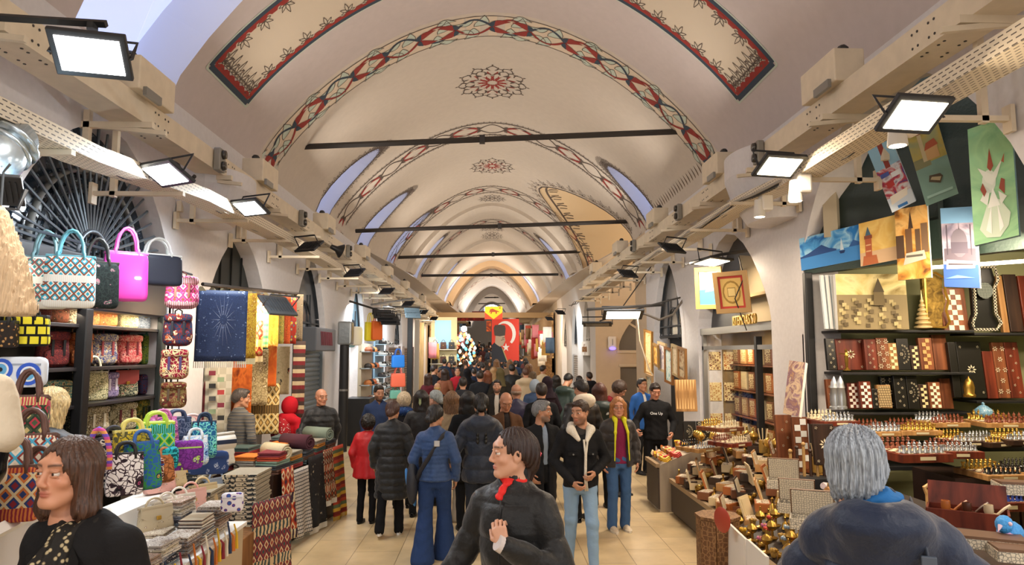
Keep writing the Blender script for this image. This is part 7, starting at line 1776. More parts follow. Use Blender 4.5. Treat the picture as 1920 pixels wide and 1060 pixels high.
for i in range(3): canvas('white-edged canvas stacked behind the sepia skyline, %s' % ['outermost', 'middle one', 'innermost'][i], (1538+9*i, 516), (1544+9*i, 516), (1548+9*i, 617), 7.1, 7.1, 7.05, mat('#d8d8d4', .7), t=.03)
canvas('white-edged abstract canvas in mauve and ochre leaning on the right pier', (1480, 676), (1510, 680), (1468, 775), 6.7, 6.5, 6.6, pat('paint', ['#8a6a7a', '#c9b090', '#7a5a6a', '#b08a60'], 9), t=.03, edge='#dcd8cc')
# signs on the fascia
mb = MB(); p = W(1752, 427, dpl(1752, .01)); rt = top('flag_sticker', 'round red and white crescent sticker between two hanging canvases', 'sign', p); q_ = (pi/2, 0, R(18))
mb = MB(); mb.cyl((0, 0, 0), (0, -.004, 0), .06, n=24); mb.build('disc', mat('#e4ded4', .5), rt); mb = MB(); mb.cyl((0, -.005, 0), (0, -.006, 0), .05, n=24); mb.build('field', mat('#c22a34', .5), rt)
mb = MB(); mb.prism([(.028*math.cos(t), .028*math.sin(t)) for t in [R(50+260*i/16) for i in range(17)]]+[(.008+.022*math.cos(t), .022*math.sin(t)) for t in [R(305-250*i/16) for i in range(17)]], .001, (-.004, -.008, 0)); mb.build('crescent', mat('#f0ece4', .5), rt)
rt = top('number_sign', 'small blue and white shop number sign 6-8 under the crescent sticker', 'sign', W(1754, 467, dpl(1754, .01))); mb = MB(); mb.box((0, 0, 0), (.10, .006, .17)); mb.build('plate', mat('#e6e6ea', .4), rt)
mb = MB(); mb.box((0, -.004, .055), (.09, .004, .045)); mb.box((0, -.004, .0), (.09, .004, .05)); mb.box((0, -.004, -.055), (.09, .004, .045)); mb.build('blue_field', mat('#2c3f9a', .4), rt)
for tx, zz, s_ in (('MERKEZ', .066, .017), ('HAN', .046, .017), ('6-8', 0, .04), ('KAVAFLAR', -.047, .015), ('SK.', -.066, .017)): text_mesh(tx, s_, 'lettering', mat('#f2f2f4', .4), rt, (0, -.007, zz), (pi/2, 0, 0), .0005)
# shelving against the far side of the niche (faces the camera)
YB = 7.42
for px0, px1, py, nm in [(1540, 1784, 621, 'upper left'), (1545, 1784, 697, 'middle left'), (1550, 1790, 769, 'lower left'), (1784, 1990, 626, 'upper right'), (1788, 1990, 748, 'lower right')]:
    a = W(px0, py, YB); b_ = W(px1, py, YB); slab('shelf', (a.x, YB-.36, a.z-.025), (b_.x, YB+.03, a.z), BLK, 'black wall shelf of the backgammon shop, %s' % nm, 'shelf', .004)
CHK = lambda a, b, s=30: pat('check', [a, b], s)
def gameboard(label, px0, px1, pyt, pyb, style, d=7.2, tilt=-6):
    a = W(px0, pyb, d); b_ = W(px1, pyb, d); t_ = W(px0, pyt, d); w_ = b_.x-a.x; h = t_.z-a.z
    rt = top('game_board', label, 'board game', (a.x, d-.02, a.z), (R(tilt), 0, 0))
    base = {'black': mat('#15130f', .35), 'red': REDW, 'brown': WOOD, 'light': LW, 'dark': DW}[style[0]]
    mb = MB(); mb.rbox((w_/2, .02, h/2), (w_*.97, .045, h), .005); mb.build('case', base, rt)
    k = style[1]
    IV = mat('#d9ceb0', .4)
    if k == 'check':
        mb = MB(); n = max(2, int(round(w_*.62/(h*.11)))); c = min(w_*.8/n, h*.115)
        for i in range(n):
            for j in range(8):
                if (i+j) % 2 == 0: mb.box((w_/2+(i-(n-1)/2)*c, -.006, h/2+(j-3.5)*c), (c, .006, c))
        mb.build('light_squares', mat(style[2] if len(style) > 2 else '#dcc896', .5), rt)
    elif k == 'fret': mb = MB(); mb.box((w_/2, -.006, h/2), (w_*.84, .008, h*.9)); mb.build('fretwork', pat('greek', ['#b09a70', '#5c4a30'], 40, .5), rt)
    else:
        mb = MB()
        def star(cx, cz, r, n=8):
            for i in range(n): a_ = 2*pi*i/n; mb.prism([(cx+math.cos(a_)*r*.25, cz+math.sin(a_)*r*.25), (cx+math.cos(a_-.25)*r*.65, cz+math.sin(a_-.25)*r*.65), (cx+math.cos(a_)*r, cz+math.sin(a_)*r), (cx+math.cos(a_+.25)*r*.65, cz+math.sin(a_+.25)*r*.65)], .004, (0, -.006, 0))
        if k == 'dots':
            for j in range(7): star(w_*(.35 if j % 2 else .65), h*(.1+.13*j), .014, 5)
        elif k == 'star': star(w_/2, h/2, .05); [star(w_*x_, h*z_, .014, 5) for x_ in (.15, .85) for z_ in (.1, .9)]
        elif k == 'flowers':
            for i in range(3):
                for j in range(5):
                    if (i+j) % 2 == 0: star(w_*(.2+.3*i), h*(.12+.19*j), .028, 6)
        elif k == 'crescent':
            for i in range(9): a_ = R(-80+20*i); star(w_*.35+math.cos(a_)*h*.22, h/2+math.sin(a_)*h*.28, .012, 5)
            star(w_*.3, h*.5, .02, 6)
            for i in range(5): a_ = R(-60+30*i); star(w_*.3+math.cos(a_)*h*.12, h/2+math.sin(a_)*h*.15, .009, 4)
        mb.build('inlay', IV, rt)
    return rt
f_ = lambda z, o=1540, s=3.787: o+z/s
g_ = lambda z: 500+z/3.787
for z0, z1, t_, b_, st, lb in [(42, 108, 508, 735, ('black', 'dots'), 'narrow black board with ivory dots, leftmost on the middle shelf'), (108, 312, 512, 735, ('red', 'star'), 'wide red-brown board with one ivory flower behind the bronze figure'), (312, 400, 515, 735, ('red', 'dots'), 'red-brown board with small ivory dots beside the flowered one'), (400, 486, 505, 735, ('brown', 'flowers'), 'brown board covered with ivory flowers on the middle shelf'),
    (484, 545, 542, 735, ('light', 'check', '#e4d4a0'), 'small honey-coloured chequered board on the middle shelf'), (545, 632, 510, 735, ('black', 'crescent'), 'black board with crescent of ivory dots on the middle shelf'), (634, 702, 560, 735, ('dark', 'check'), 'dark chequered board with cream squares, middle shelf'), (702, 800, 505, 735, ('brown', 'check', '#c99a5c'), 'tall brown chequered board with tan squares, middle shelf'), (800, 905, 482, 735, ('brown', 'plain'), 'plain brown board at the right end of the middle shelf'),
    (42, 100, 800, 1010, ('brown', 'dots'), 'brown board half hidden behind the silver towers'), (190, 272, 825, 1010, ('red', 'check', '#eadfd0'), 'red and white chequered board just right of the silver towers'), (275, 362, 815, 1010, ('red', 'check', '#f0e6d8'), 'second red and white chequered board, lower shelf'), (362, 432, 868, 1010, ('black', 'dots'), 'short black dotted board, lower shelf'), (432, 520, 780, 1008, ('black', 'flowers'), 'tall black board behind the beige fretwork box'),
    (400, 500, 840, 1006, ('light', 'fret'), 'beige fretwork box leaning on the lower shelf'), (524, 612, 772, 1010, ('black', 'dots'), 'black board with a column of ivory flowers, lower shelf'), (614, 696, 775, 1010, ('black', 'crescent'), 'black board with ivory crescent, lower shelf'), (698, 765, 835, 1010, ('dark', 'check'), 'dark and cream chequered board, lower shelf'), (767, 855, 820, 1010, ('brown', 'check', '#ece2c4'), 'black-white chequered brown board, lower shelf'), (855, 935, 795, 1010, ('brown', 'plain'), 'plain brown board at the right end of the lower shelf'),
    (862, 1048, 150, 468, ('brown', 'check', '#e8dcc0'), 'large brown board with red and white squares on the top right shelf'), (1285, 1330, 60, 470, ('light', 'plain'), 'orange-brown board standing on edge at the top right'), (1335, 1432, 50, 465, ('dark', 'plain'), 'dark board case at the top right corner'), (1440, 1560, 60, 465, ('red', 'plain'), 'red-brown board case at the right edge, top shelf'),
    (935, 992, 535, 930, ('black', 'plain'), 'plain black board left of the large black ivory one'), (992, 1172, 530, 935, ('black', 'star'), 'large black board with ivory diamond flower, lower right shelf'), (1175, 1252, 600, 938, ('red', 'plain'), 'narrow dark red board case on the lower right shelf'), (1252, 1338, 535, 935, ('brown', 'flowers'), 'brown board with a column of ivory flowers, lower right shelf'), (1340, 1440, 535, 935, ('red', 'dots'), 'red-brown board at the right edge of the lower right shelf')]:
    gameboard(lb, f_(z0), f_(z1), g_(t_), g_(b_), st, 7.2 if 'behind' in lb or 'right' in lb else 7.12)
def lathe_obj(name, label, cat, prof_, loc, m, n=16, group=None, sc=1.):
    mb = MB(); mb.lathe([(r*sc, z*sc) for r, z in prof_], (0, 0, 0), n); return tag(mb.build(name, m, loc=loc, smooth='auto'), label, cat, group)
SILV = mat('#b4b8bc', .3, metal=.8); BRASS = mat('#a8843c', .3, metal=.9); GILT = mat('#cfa64c', .28, metal=.85)
pag = []
for i in range(7): r = .085-.011*i; z = .045*i; pag += [(r*.6, z), (r, z+.01), (r, z+.025), (r*.55, z+.04)]
lathe_obj('tower_ornament', 'gold and cream tiered tower ornament on the top shelf', 'ornament', pag+[(.01, .32), (.004, .40), (0, .41)], W(1731, 617, 7.1), mat('#d8c08a', .4, metal=.3))
tw = [(.055, 0), (.055, .02), (.042, .03), (.045, .12), (.036, .2), (.042, .21), (.034, .24), (.03, .27), (.0, .33)]
lathe_obj('tower_ornament', 'silver tower ornament at the left end of the lower shelf', 'ornament', tw, W(1566, 767, 6.95), SILV); lathe_obj('tower_ornament', 'second silver tower ornament, just right of the first', 'ornament', tw, W(1578, 767, 6.92), SILV)
lathe_obj('tower_ornament', 'brass and black domed tower ornament in front of the large black board', 'ornament', [(.055, 0), (.058, .02), (.045, .04), (.052, .1), (.04, .15), (.03, .17), (.01, .19), (0, .21)], W(1818, 745, 6.95), BRASS)
rt = top('bronze_figure', 'bronze scales figure in front of the red-brown board', 'figurine', W(1588, 695, 6.95)); mb = MB(); mb.lathe([(.04, 0), (.03, .01), (.012, .03), (.018, .09), (.02, .15), (.012, .18), (.015, .2), (0, .22)], (0, 0, 0), 10); mb.tube([(-.08, 0, .17), (0, 0, .165), (.08, 0, .185)], .005, 5); mb.lathe([(.02, -.02), (.0, -.022)], (-.08, 0, .16), 8); mb.build('figure', BRASS, rt)
rt = top('inlaid_mirror', 'curvy black and pearl inlaid case with round fretwork on the top shelf', 'case', W(1842, 560, 7.15)); mb = MB(); pl = [(-.14, -.33), (.10, -.33), (.15, -.26), (.10, -.16), (.10, .1), (.15, .2), (.12, .33), (-.12, .33), (-.15, .2), (-.11, .1), (-.11, -.16), (-.15, -.26)]
mb.prism(pl, -.04); mb.build('case', mat('#1c1c1a', .3), rt); mb = MB(); mb.tube([(a*1.0, -.045, b*1.0) for a, b in pl], .016, 5, closed=True); mb.build('pearl_border', pat('check', ['#c9c2ac', '#1c1a18'], 60), rt); mb = MB(); mb.cyl((0, -.042, .08), (0, -.048, .08), .085, n=24); mb.build('fretwork_disc', pat('greek', ['#3c4440', '#8a9088'], 60), rt)
rt = top('carved_case', 'gilded shell-edged carved case behind the tiered tower', 'case', W(1752, 565, 7.2)); mb = MB(); pl = [(-.12, -.28), (.08, -.28), (.12, -.22), (.09, -.1), (.12, 0), (.09, .1), (.1, .24), (0, .3), (-.12, .28)]; mb.prism(pl, -.04); mb.build('case', pat('paint', ['#5a451e', '#8f7232', '#b8964a'], 14), rt); mb = MB(); mb.tube([(a, -.045, b) for a, b in pl], .014, 5, closed=True); mb.build('gilded_edge', GILT, rt)
# chess sets
PAWN = [(.013, 0), (.013, .004), (.008, .01), (.005, .022), (.009, .027), (.008, .036), (0, .042)]; KING = [(.016, 0), (.016, .006), (.009, .014), (.006, .04), (.012, .047), (.009, .052), (.011, .062), (.004, .068), (.003, .078), (0, .08)]; ROOK = [(.015, 0), (.015, .006), (.009, .014), (.009, .036), (.014, .04), (.014, .05), (0, .05)]
PCS = []
def chess(label, c, rz, sz, cA, cB, case=REDW, th=.045, pieces=True, sc=1.):
    rt = top('chess_board', label, 'chess board', c, rz); mb = MB(); mb.rbox((0, 0, -th/2), (sz, sz, th), .004); mb.build('case', case, rt)
    mb = MB(); mb.box((0, 0, .002), (sz*.84, sz*.84, .003)); mb.build('squares', pat('check', ['#d9cba8', '#5a2f20'], 8/(sz*.84)/1.0), rt)
    mb = MB(); mb.box((0, -sz/2-.001, -th/2), (sz*.3, .003, th*.4)); mb.build('pearl_inlay', mat('#cbbf9c', .4), rt)
    if pieces:
        Rm = Matrix.Rotation(rz, 3, 'Z'); st = sz*.84/8
        for s_, cc in ((0, cA), (1, cB)):
            for i in range(8):
                for j in range(2):
                    p = Vector(((i-3.5)*st, (j-3.5)*st if s_ == 0 else (3.5-j)*st, .004)); PCS.append((Vector(c)+Rm @ p, 'pawn' if j == 1 else ('rook' if i in (0, 7) else 'king'), cc, label, sc*sz/.36))
rt = top('cabinet', 'dark brown two-door cabinet under the inlaid chess boards', 'cabinet', (4.42, 6.15, 0)); mb = MB(); mb.box((0, 0, .52), (1.05, .6, 1.04)); mb.build('body', mat('#2a1b16', .4), rt)
for s in (-1, 1): mb = MB(); mb.rbox((s*.26, -.31, .5), (.5, .025, .96), .004); mb.build('door', mat('#33211a', .4), rt)
for (p0, p1, nm) in [((4.0, 6.55, 1.16), (6.0, 7.05, 1.2), 'black stepped shelf carrying chess sets behind the cabinet'), ((4.95, 5.9, .96), (6.2, 6.6, .99), 'black shelf with gilt chess sets right of the cabinet'), ((4.9, 5.5, .60), (6.2, 6.3, .63), 'lower black shelf right of the cabinet'), ((4.8, 5.4, .28), (6.2, 6.2, .31), 'lowest black shelf right of the cabinet'), ((3.5, 6.6, .98), (4.4, 7.3, 1.02), 'black shelf behind the cream-topped side table')]:
    slab('shelf', p0, p1, BLK, nm, 'shelf', .004)
def Wc(px, py, d): return tuple(W(px, py, d))
chess('chess board with pearl pieces on the inlaid side table beside the pier', Wc(1556, 787, 6.7), R(8), .38, 'silver', 'ivory')
chess('light wooden chess board with silver and brown pieces behind the grey-haired woman', Wc(1640, 806, 6.7), R(4), .40, 'silver', 'brown', LW); chess('light wooden chess board with gold pieces, right of the silver one', Wc(1706, 804, 6.7), R(0), .40, 'gold', 'brown', LW)
chess('large chess board with pearl drawer front and white pieces on the dark cabinet', Wc(1704, 845, 5.95), R(5), .46, 'silver', 'brown', REDW, .07); chess('chess board with copper pieces at the right end of the dark cabinet', Wc(1782, 842, 6.0), R(-4), .36, 'silver', 'brown', REDW, .06)
chess('chess board with brown pieces left of the blue jar', Wc(1760, 790, 6.9), R(4), .38, 'brown', 'silver', LW); chess('chess board with dark and gilt pieces on the tray right of the blue jar', Wc(1868, 790, 6.7), R(-6), .44, 'brown', 'gold', LW)
chess('chess board with gilt and silver pieces below the blue jar', Wc(1800, 824, 6.4), R(6), .36, 'silver', 'gold', DW); chess('chess board with gilt pieces, second from the right edge', Wc(1856, 826, 6.35), R(8), .34, 'gold', 'silver', DW); chess('chess board with small silver pieces at the right edge', Wc(1905, 822, 6.3), R(-5), .36, 'silver', 'gold', DW)
chess('chess board with black and amber pieces on the shelf at mid right', Wc(1860, 884, 5.9), R(3), .40, 'black', 'gold', LW); chess('chess board with white and black pieces at the right edge of the mid shelf', Wc(1925, 880, 5.9), R(3), .34, 'silver', 'black', LW); chess('chess board with blue glass pieces and pearl-set drawer on the lowest shelf', Wc(1862, 935, 5.7), R(4), .36, 'blue', 'gold', REDW, .07)
chess('pale chess board in the middle of the trinket tables', Wc(1350, 800, 8.5), R(30), .40, 'ivory', 'gold', WOOD); chess('small open chess board right of the pale one on the trinket tables', Wc(1368, 828, 7.9), R(30), .34, 'ivory', 'brown', REDW); chess('chess board with little pieces on the trinket tables near the curtain of boxes', Wc(1308, 838, 8.7), R(30), .38, 'silver', 'black', LW)
PM = {'silver': SILV, 'gold': GILT, 'brown': mat('#7a3f28', .35), 'ivory': mat('#dccfae', .4), 'black': mat('#1a1816', .3), 'blue': mat('#3a4fa8', .15), }
PCS.sort(key=lambda t: t[0].y); PP = {}; rest = MB()
for i, (p, kd, cc, lb, sc) in enumerate(PCS):
    pr = {'pawn': PAWN, 'rook': ROOK, 'king': KING}[kd]
    if i >= 296:
        rest.M = Matrix.Translation(p) @ Matrix.Scale(sc, 4); rest.lathe(pr, (0, 0, 0), 8, {'silver': 0, 'gold': 1, 'brown': 2, 'ivory': 3, 'black': 4, 'blue': 5}[cc]); continue
    if (kd, cc) not in PP: mb = MB(); mb.lathe(pr, (0, 0, 0), 10); PP[(kd, cc)] = o = mb.build('chess_piece', PM[cc], smooth='auto')
    else: o = PP[(kd, cc)].copy(); COL.objects.link(o)
    o.location = p; o.scale = (sc,)*3; kn = {'pawn': 'pawn', 'rook': 'rook', 'king': 'tall chess piece'}[kd]
    tag(o, '%s %s on the %s' % ({'gold': 'gilt', 'silver': 'silvery'}.get(cc, cc), kn, ' '.join(lb.split()[:9])), 'chess piece', '%s %ss on the %s' % (cc, kn, lb))
rest.M = Matrix(); o = rest.build('chess_pieces', [PM[c] for c in ('silver', 'gold', 'brown', 'ivory', 'black', 'blue')], smooth='auto'); tag(o, 'remaining small chess pieces on the farther chess boards', 'chess pieces', kind='stuff')
lathe_obj('ceramic_jar', 'blue and white domed ceramic jar among the chess sets', 'jar', [(.05, 0), (.085, .03), (.09, .06), (.075, .09), (.04, .12), (.012, .135), (.015, .15), (0, .165)], Wc(1845, 785, 6.9), pat('floral', ['#4a7a9a', '#dfe6e6', '#2a4a7a', '#8fb4c4'], 40, .3), 20)
# inlaid side table and standing inlaid boards
def sidetable(label, loc, r, h, m, n=8, legs=True):
    rt = top('side_table', label, 'side table', loc); pts = [(r*math.cos(2*pi*i/n+pi/n), r*math.sin(2*pi*i/n+pi/n)) for i in range(n)]
    mb = MB(); mb.prism([(a*1.12, b*1.12) for a, b in pts], .025, (0, 0, h-.025), (1, 0, 0), (0, 1, 0)); mb.build('table_top', m, rt)
    for i in range(n):
        a = Vector((*pts[i], 0)); b_ = Vector((*pts[(i+1) % n], 0)); u = b_-a; L_ = u.length; u.normalize()
        pl = [(0, 0), (L_*.16, 0), (L_*.22, h*.25), (L_*.5, h*.45), (L_*.78, h*.25), (L_*.84, 0), (L_, 0), (L_, h-.03), (0, h-.03)]
        mb = MB(); mb.prism(pl, .012, a, u, (0, 0, 1)); mb.build('carved_panel', m, rt)
    return rt
sidetable('carved wooden octagonal stand in the aisle at the end of the trinket table', Wz(1350, 1130, 0)*1.0, .17, .72, pat('inlay', ['#6a4a30', '#8f6c48'], 26, .6)); 
sidetable('dark side table inlaid with pearl hexagons beside the pier', (3.28, 6.7, 0), .2, .93, pat('inlay', ['#2c1a12', '#cfc4a4'], 22, .4), 4)
gameboard('dark tabletop with large pearl star inlay standing behind the grey-haired woman', 1527, 1568, 795, 872, ('dark', 'star'), 6.2); gameboard('tall board with navy and white squares leaning beside the shop window', 1490, 1520, 782, 880, ('brown', 'check', '#e4e4e0'), 6.7); gameboard('tall carved brown board with pearl dots left of the navy chequered one', 1460, 1492, 778, 892, ('brown', 'dots'), 6.9)
bgb = gameboard('open backgammon board with long wooden points standing by the stall keeper', 1267, 1308, 712, 772, ('light', 'plain'), 10.2); mb = MB()
for i in range(7):
    for (z0, z1) in ((.0, .16), (.42, .26)): a = W(1271, 770, 10.1); x = a.x+.04*i; mb.prism([(x-.013, a.z+z0+.02), (x+.013, a.z+z0+.02), (x, a.z+z1+.02)][::(1 if z1 > z0 else -1)], .004, (0, 10.12, 0), (1, 0, 0), (0, 0, 1))
mb.build('points', mat('#d9b47a', .5), bgb).matrix_parent_inverse = (Matrix.Translation(bgb.location) @ Euler(bgb.rotation_euler).to_matrix().to_4x4()).inverted()
gameboard('black inlaid board with ivory crescent behind the trinkets', 1282, 1306, 790, 828, ('black', 'crescent'), 9.6); gameboard('black inlaid board with ivory squares right of the crescent one', 1307, 1332, 790, 828, ('black', 'flowers'), 9.6)
# slanting trinket tables
def slant(label, y0, y1, x0, z0, x1, z1, m):
    rt = top('stall_table', label, 'table', (0, 0, 0)); mb = MB(); mb.add([(x0, y0, 0), (x1, y0, 0), (x1, y0, z1), (x0, y0, z0), (x0, y1, 0), (x1, y1, 0), (x1, y1, z1), (x0, y1, z0)], [(0, 1, 2, 3), (5, 4, 7, 6), (4, 0, 3, 7), (1, 5, 6, 2), (3, 2, 6, 7)]); mb.build('base', m, rt)
    mb = MB(); mb.box((x0-.012, (y0+y1)/2, z0*.5), (.025, (y1-y0), z0*.86)); mb.build('front_panel', mat('#4a4038', .6), rt); mb = MB(); mb.box((x0-.02, (y0+y1)/2, z0), (.05, y1-y0+.02, .05)); mb.build('edge', mat('#a89070', .5), rt)
slant('long slanting stall table packed with wooden boxes along the right wall', 6.5, 9.25, 2.38, .42, 3.25, 1.0, mat('#57432f', .7))
slant('slanting stall table with brass goods in front of the grey-haired woman', 4.12, 6.1, 2.05, .55, 3.2, 1.0, mat('#2a211c', .5)); slant('far stall table with beads and candle lamps before the stall keeper', 9.3, 9.95, 2.22, .6, 3.2, 1.0, pat('wood', ['#9a8f80', '#c4b8a4'], 5))
def onA(x, y): return Vector((x, y, .42+(x-2.38)/.87*.58+.005))
def onB(x, y): return Vector((x, y, .55+(x-2.05)/1.15*.45+.005))
rn = random.Random(5)
def proto(kind):
    mb = MB(); mats = None
    if kind == 'box': mb.rbox((0, 0, .03), (.15, .10, .06), .004, 0); mb.box((0, 0, .0605), (.13, .08, .003), 1)
    elif kind == 'openbox':
        mb.box((0, 0, .01), (.16, .11, .02), 0)
        for s in (-1, 1): mb.box((0, s*.052, .03), (.16, .008, .05), 0); mb.box((s*.077, 0, .03), (.008, .11, .05), 0)
        mb.box((0, .065, .09), (.16, .008, .11), 0, rot=(R(-15), 0, 0)); mb.box((0, .058, .09), (.14, .004, .09), 1, rot=(R(-15), 0, 0))
    elif kind == 'frame': mb.box((0, 0, .09), (.14, .012, .18), 0, rot=(R(-18), 0, 0)); mb.box((0, -.008, .09), (.11, .006, .15), 1, rot=(R(-18), 0, 0))
    elif kind == 'lamp': mb.lathe([(.045, 0), (.045, .01), (.012, .02), (.01, .06), (.035, .075), (.045, .1), (.03, .125), (.008, .14), (.006, .17), (0, .175)], (0, 0, 0), 10)
    elif kind == 'bell': mb.lathe([(.035, 0), (.03, .01), (.02, .045), (.006, .06), (.006, .08), (.012, .09), (0, .1)], (0, 0, 0), 10)
    elif kind == 'figure': mb.ball((0, 0, .03), (.02, .035, .025), 8); mb.ball((0, -.035, .06), (.013, .016, .014), 7); mb.tube([(0, -.02, .045), (0, -.034, .06)], .009, 5); [mb.cyl((sx*.012, sy*.02, .02), (sx*.012, sy*.02, 0), .005, n=5) for sx in (-1, 1) for sy in (-1, 1)]
    elif kind == 'beads': [mb.tube([(.05*math.cos(t)+.006*k, .04*math.sin(t), .012+.012*k+.012*math.sin(3*t)) for t in [2*pi*i/10 for i in range(10)]], .011, 5, closed=True) for k in range(3)]
    elif kind == 'flower': [mb.ball((.02*math.cos(t), .02*math.sin(t), .05), .015, 6) for t in [2*pi*i/5 for i in range(5)]]; mb.ball((0, 0, .055), .012, 6, 1); mb.lathe([(.02, 0), (.025, .03), (.02, .045)], (0, 0, 0), 8, 1)
    elif kind == 'pencup': mb.cyl((0, 0, 0), (0, 0, .1), .035, n=10, m=0); [mb.cyl((.015*math.cos(i), .015*math.sin(i), .05), (.04*math.cos(i), .04*math.sin(i), .19), .004, n=4, m=1) for i in range(6)]
    return mb
KN = {'box': ('trinket_box', 'box', 'flat lidded wooden box'), 'openbox': ('jewelry_box', 'box', 'open jewellery box'), 'frame': ('tile_frame', 'frame', 'small framed tile'), 'lamp': ('brass_lamp', 'lamp', 'small brass incense lamp'), 'bell': ('brass_bell', 'bell', 'little brass bell'), 'figure': ('animal_figurine', 'figurine', 'tiny brass animal'), 'beads': ('bead_string', 'beads', 'coil of beads'), 'flower': ('enamel_flower', 'ornament', 'enamelled flower pot'), 'pencup': ('pen_cup', 'cup', 'brass cup with pens')}
CN = {'#b98a54': 'honey', '#7a4a2c': 'walnut', '#d8c49a': 'cream', '#a8602c': 'amber', '#3a2a20': 'dark', '#c9443a': 'red', '#e4b83a': 'yellow', '#9fb4c4': 'pale blue', '#a8843c': 'brass', '#c06a8a': 'pink'}
PR = {}
def put(kind, col, col2, p, rz, place, sc=1.):
    key = (kind, col, col2)
    met = kind in ('lamp', 'bell', 'figure')
    if key not in PR: PR[key] = o = proto(kind).build(KN[kind][0], [mat(col, .3 if met else .5, metal=.85 if met else 0) if kind != 'openbox' or True else None, pat('inlay', [col2, '#e4dcc8'], 60, .4) if kind in ('box', 'openbox') else mat(col2, .5)], smooth='auto' if kind not in ('box', 'openbox', 'frame') else False)
    else: o = PR[key].copy(); COL.objects.link(o)
    o.location = p; o.rotation_euler = (0, 0, rz); o.scale = (sc,)*3; lb = '%s %s %s' % (CN.get(col, 'brass'), KN[kind][2], place); tag(o, lb, KN[kind][1], lb+' group')
WC = ['#b98a54', '#7a4a2c', '#d8c49a', '#a8602c', '#3a2a20']
for i, y in enumerate(np.arange(6.6, 9.2, .165)):
    pl = 'on the %s of the long slanting stall table' % ('near third' if y < 7.8 else 'middle third' if y < 9 else 'far third')
    for j, x in enumerate((2.44, 2.62, 2.80, 2.98, 3.14)):
        kd = ['box', 'openbox', 'box', 'frame', 'box', 'bell', 'figure', 'box'][(i*3+j*5) % 8]
        if j == 4: kd = ['lamp', 'pencup', 'openbox', 'lamp'][i % 4]
        put(kd, WC[(i*2+j) % 5] if kd in ('box', 'openbox', 'frame') else '#a8843c', '#d8c49a' if (i+j) % 2 else '#8a6a44', onA(x+rn.uniform(-.02, .02), y+rn.uniform(-.02, .02)), R(60)+rn.uniform(-.4, .4), pl, 1.45 if kd != 'figure' else 1.6)
for i, y in enumerate(np.arange(9.35, 9.92, .09)):
    for j, x in enumerate((2.32, 2.46, 2.62, 2.8, 3.0)):
        kd = ['beads', 'beads', 'flower', 'lamp', 'bell'][j]; put(kd, ['#e4b83a', '#c9443a', '#d8c49a', '#a8602c'][(i+j) % 4] if kd in ('beads', 'flower') else '#a8843c', '#e4b83a', Vector((x, y, .61+(x-2.22)/.98*.4)), rn.random()*3, 'on the far stall table before the stall keeper', 1.35)
for i, y in enumerate(np.arange(4.55, 6.1, .105)):
    for j, x in enumerate((2.12, 2.24, 2.36, 2.48, 2.62, 2.78)):
        if y < 5.1 and j > 1: continue
        kd = ['figure', 'flower', 'lamp', 'flower', 'bell', 'lamp'][(j+i % 3) % 6]; put(kd, ['#c06a8a', '#e4b83a', '#9fb4c4', '#c9443a', '#a8843c'][(i*2+j) % 5] if kd == 'flower' else '#a8843c', '#a8843c', onB(x+rn.uniform(-.02, .02), y+rn.uniform(-.02, .02)), rn.random()*6, 'on the brass stall, %s row from the aisle' % ['first', 'second', 'third', 'fourth', 'fifth', 'sixth'][j], 1.0)
# larger pearl boxes, notebooks, bottles and pipes
def pearlbox(label, loc, rz, w_, d, h, lid=70, c='#d8ccb4'):
    rt = top('pearl_box', label, 'jewellery box', loc, rz); PB = pat('inlay', [c, '#8a8478'], 70, .4); mb = MB(); mb.box((0, 0, .01), (w_, d, .02))
    for s in (-1, 1): mb.box((0, s*d/2, h/2), (w_, .01, h)); mb.box((s*w_/2, 0, h/2), (.01, d, h))
    mb.build('box_body', PB, rt); a = R(lid); o_ = MB(); o_.box((0, 0, 0), (w_, d, .012), 0); o_.box((0, 0, -.008), (w_*.94, d*.94, .006), 1); b = o_.build('lid', [mat('#6a4a30', .5), PB], rt); b.rotation_euler = (-a, 0, 0); b.location = (0, d/2-math.cos(a)*d/2*0+.0+math.cos(a)*-d/2+0, h+math.sin(a)*d/2)
for a in [('open pearl-inlaid box with upright lid, foremost before the navy puffer jacket', Wc(1525, 990, 4.1), R(-25), .24, .16, .06), ('second open pearl-inlaid box, left of the foremost', Wc(1495, 960, 4.5), R(-25), .22, .15, .06), ('open pearl box with grey marbled lid on the brass stall', Wc(1470, 915, 5.2), R(-25), .22, .16, .06), ('flat pearl box at the lower right edge', Wc(1858, 1025, 3.0), R(-28), .24, .16, .04, 2), ('flat pearl box in the lower right corner', Wc(1915, 1048, 2.85), R(-20), .2, .16, .04, 2), ('pearl box with carved lid at the right edge above the bird', Wc(1915, 925, 3.7), R(-20), .22, .16, .05, 4)]: pearlbox(*a)
rt = top('stall_table', 'low stall table at the lower right corner with pipes and pearl boxes', 'table', (0, 0, 0)); mb = MB(); mb.box((2.75, 3.3, .52), (1.1, 1.5, 1.04)); mb.build('base', DW, rt)
rt = top('pipe_box', 'open wooden box holding carved smoking pipes at the lower right', 'box', Wc(1815, 985, 3.5), R(-35)); mb = MB(); mb.box((0, 0, .01), (.34, .16, .02)); [mb.box((0, s*.08, .04), (.34, .01, .08)) for s in (-1, 1)]; [mb.box((s*.17, 0, .04), (.01, .16, .08)) for s in (-1, 1)]; mb.build('box_body', REDW, rt); mb = MB(); mb.box((0, .1, .12), (.34, .012, .14), rot=(R(-15), 0, 0)); mb.build('lid', REDW, rt)
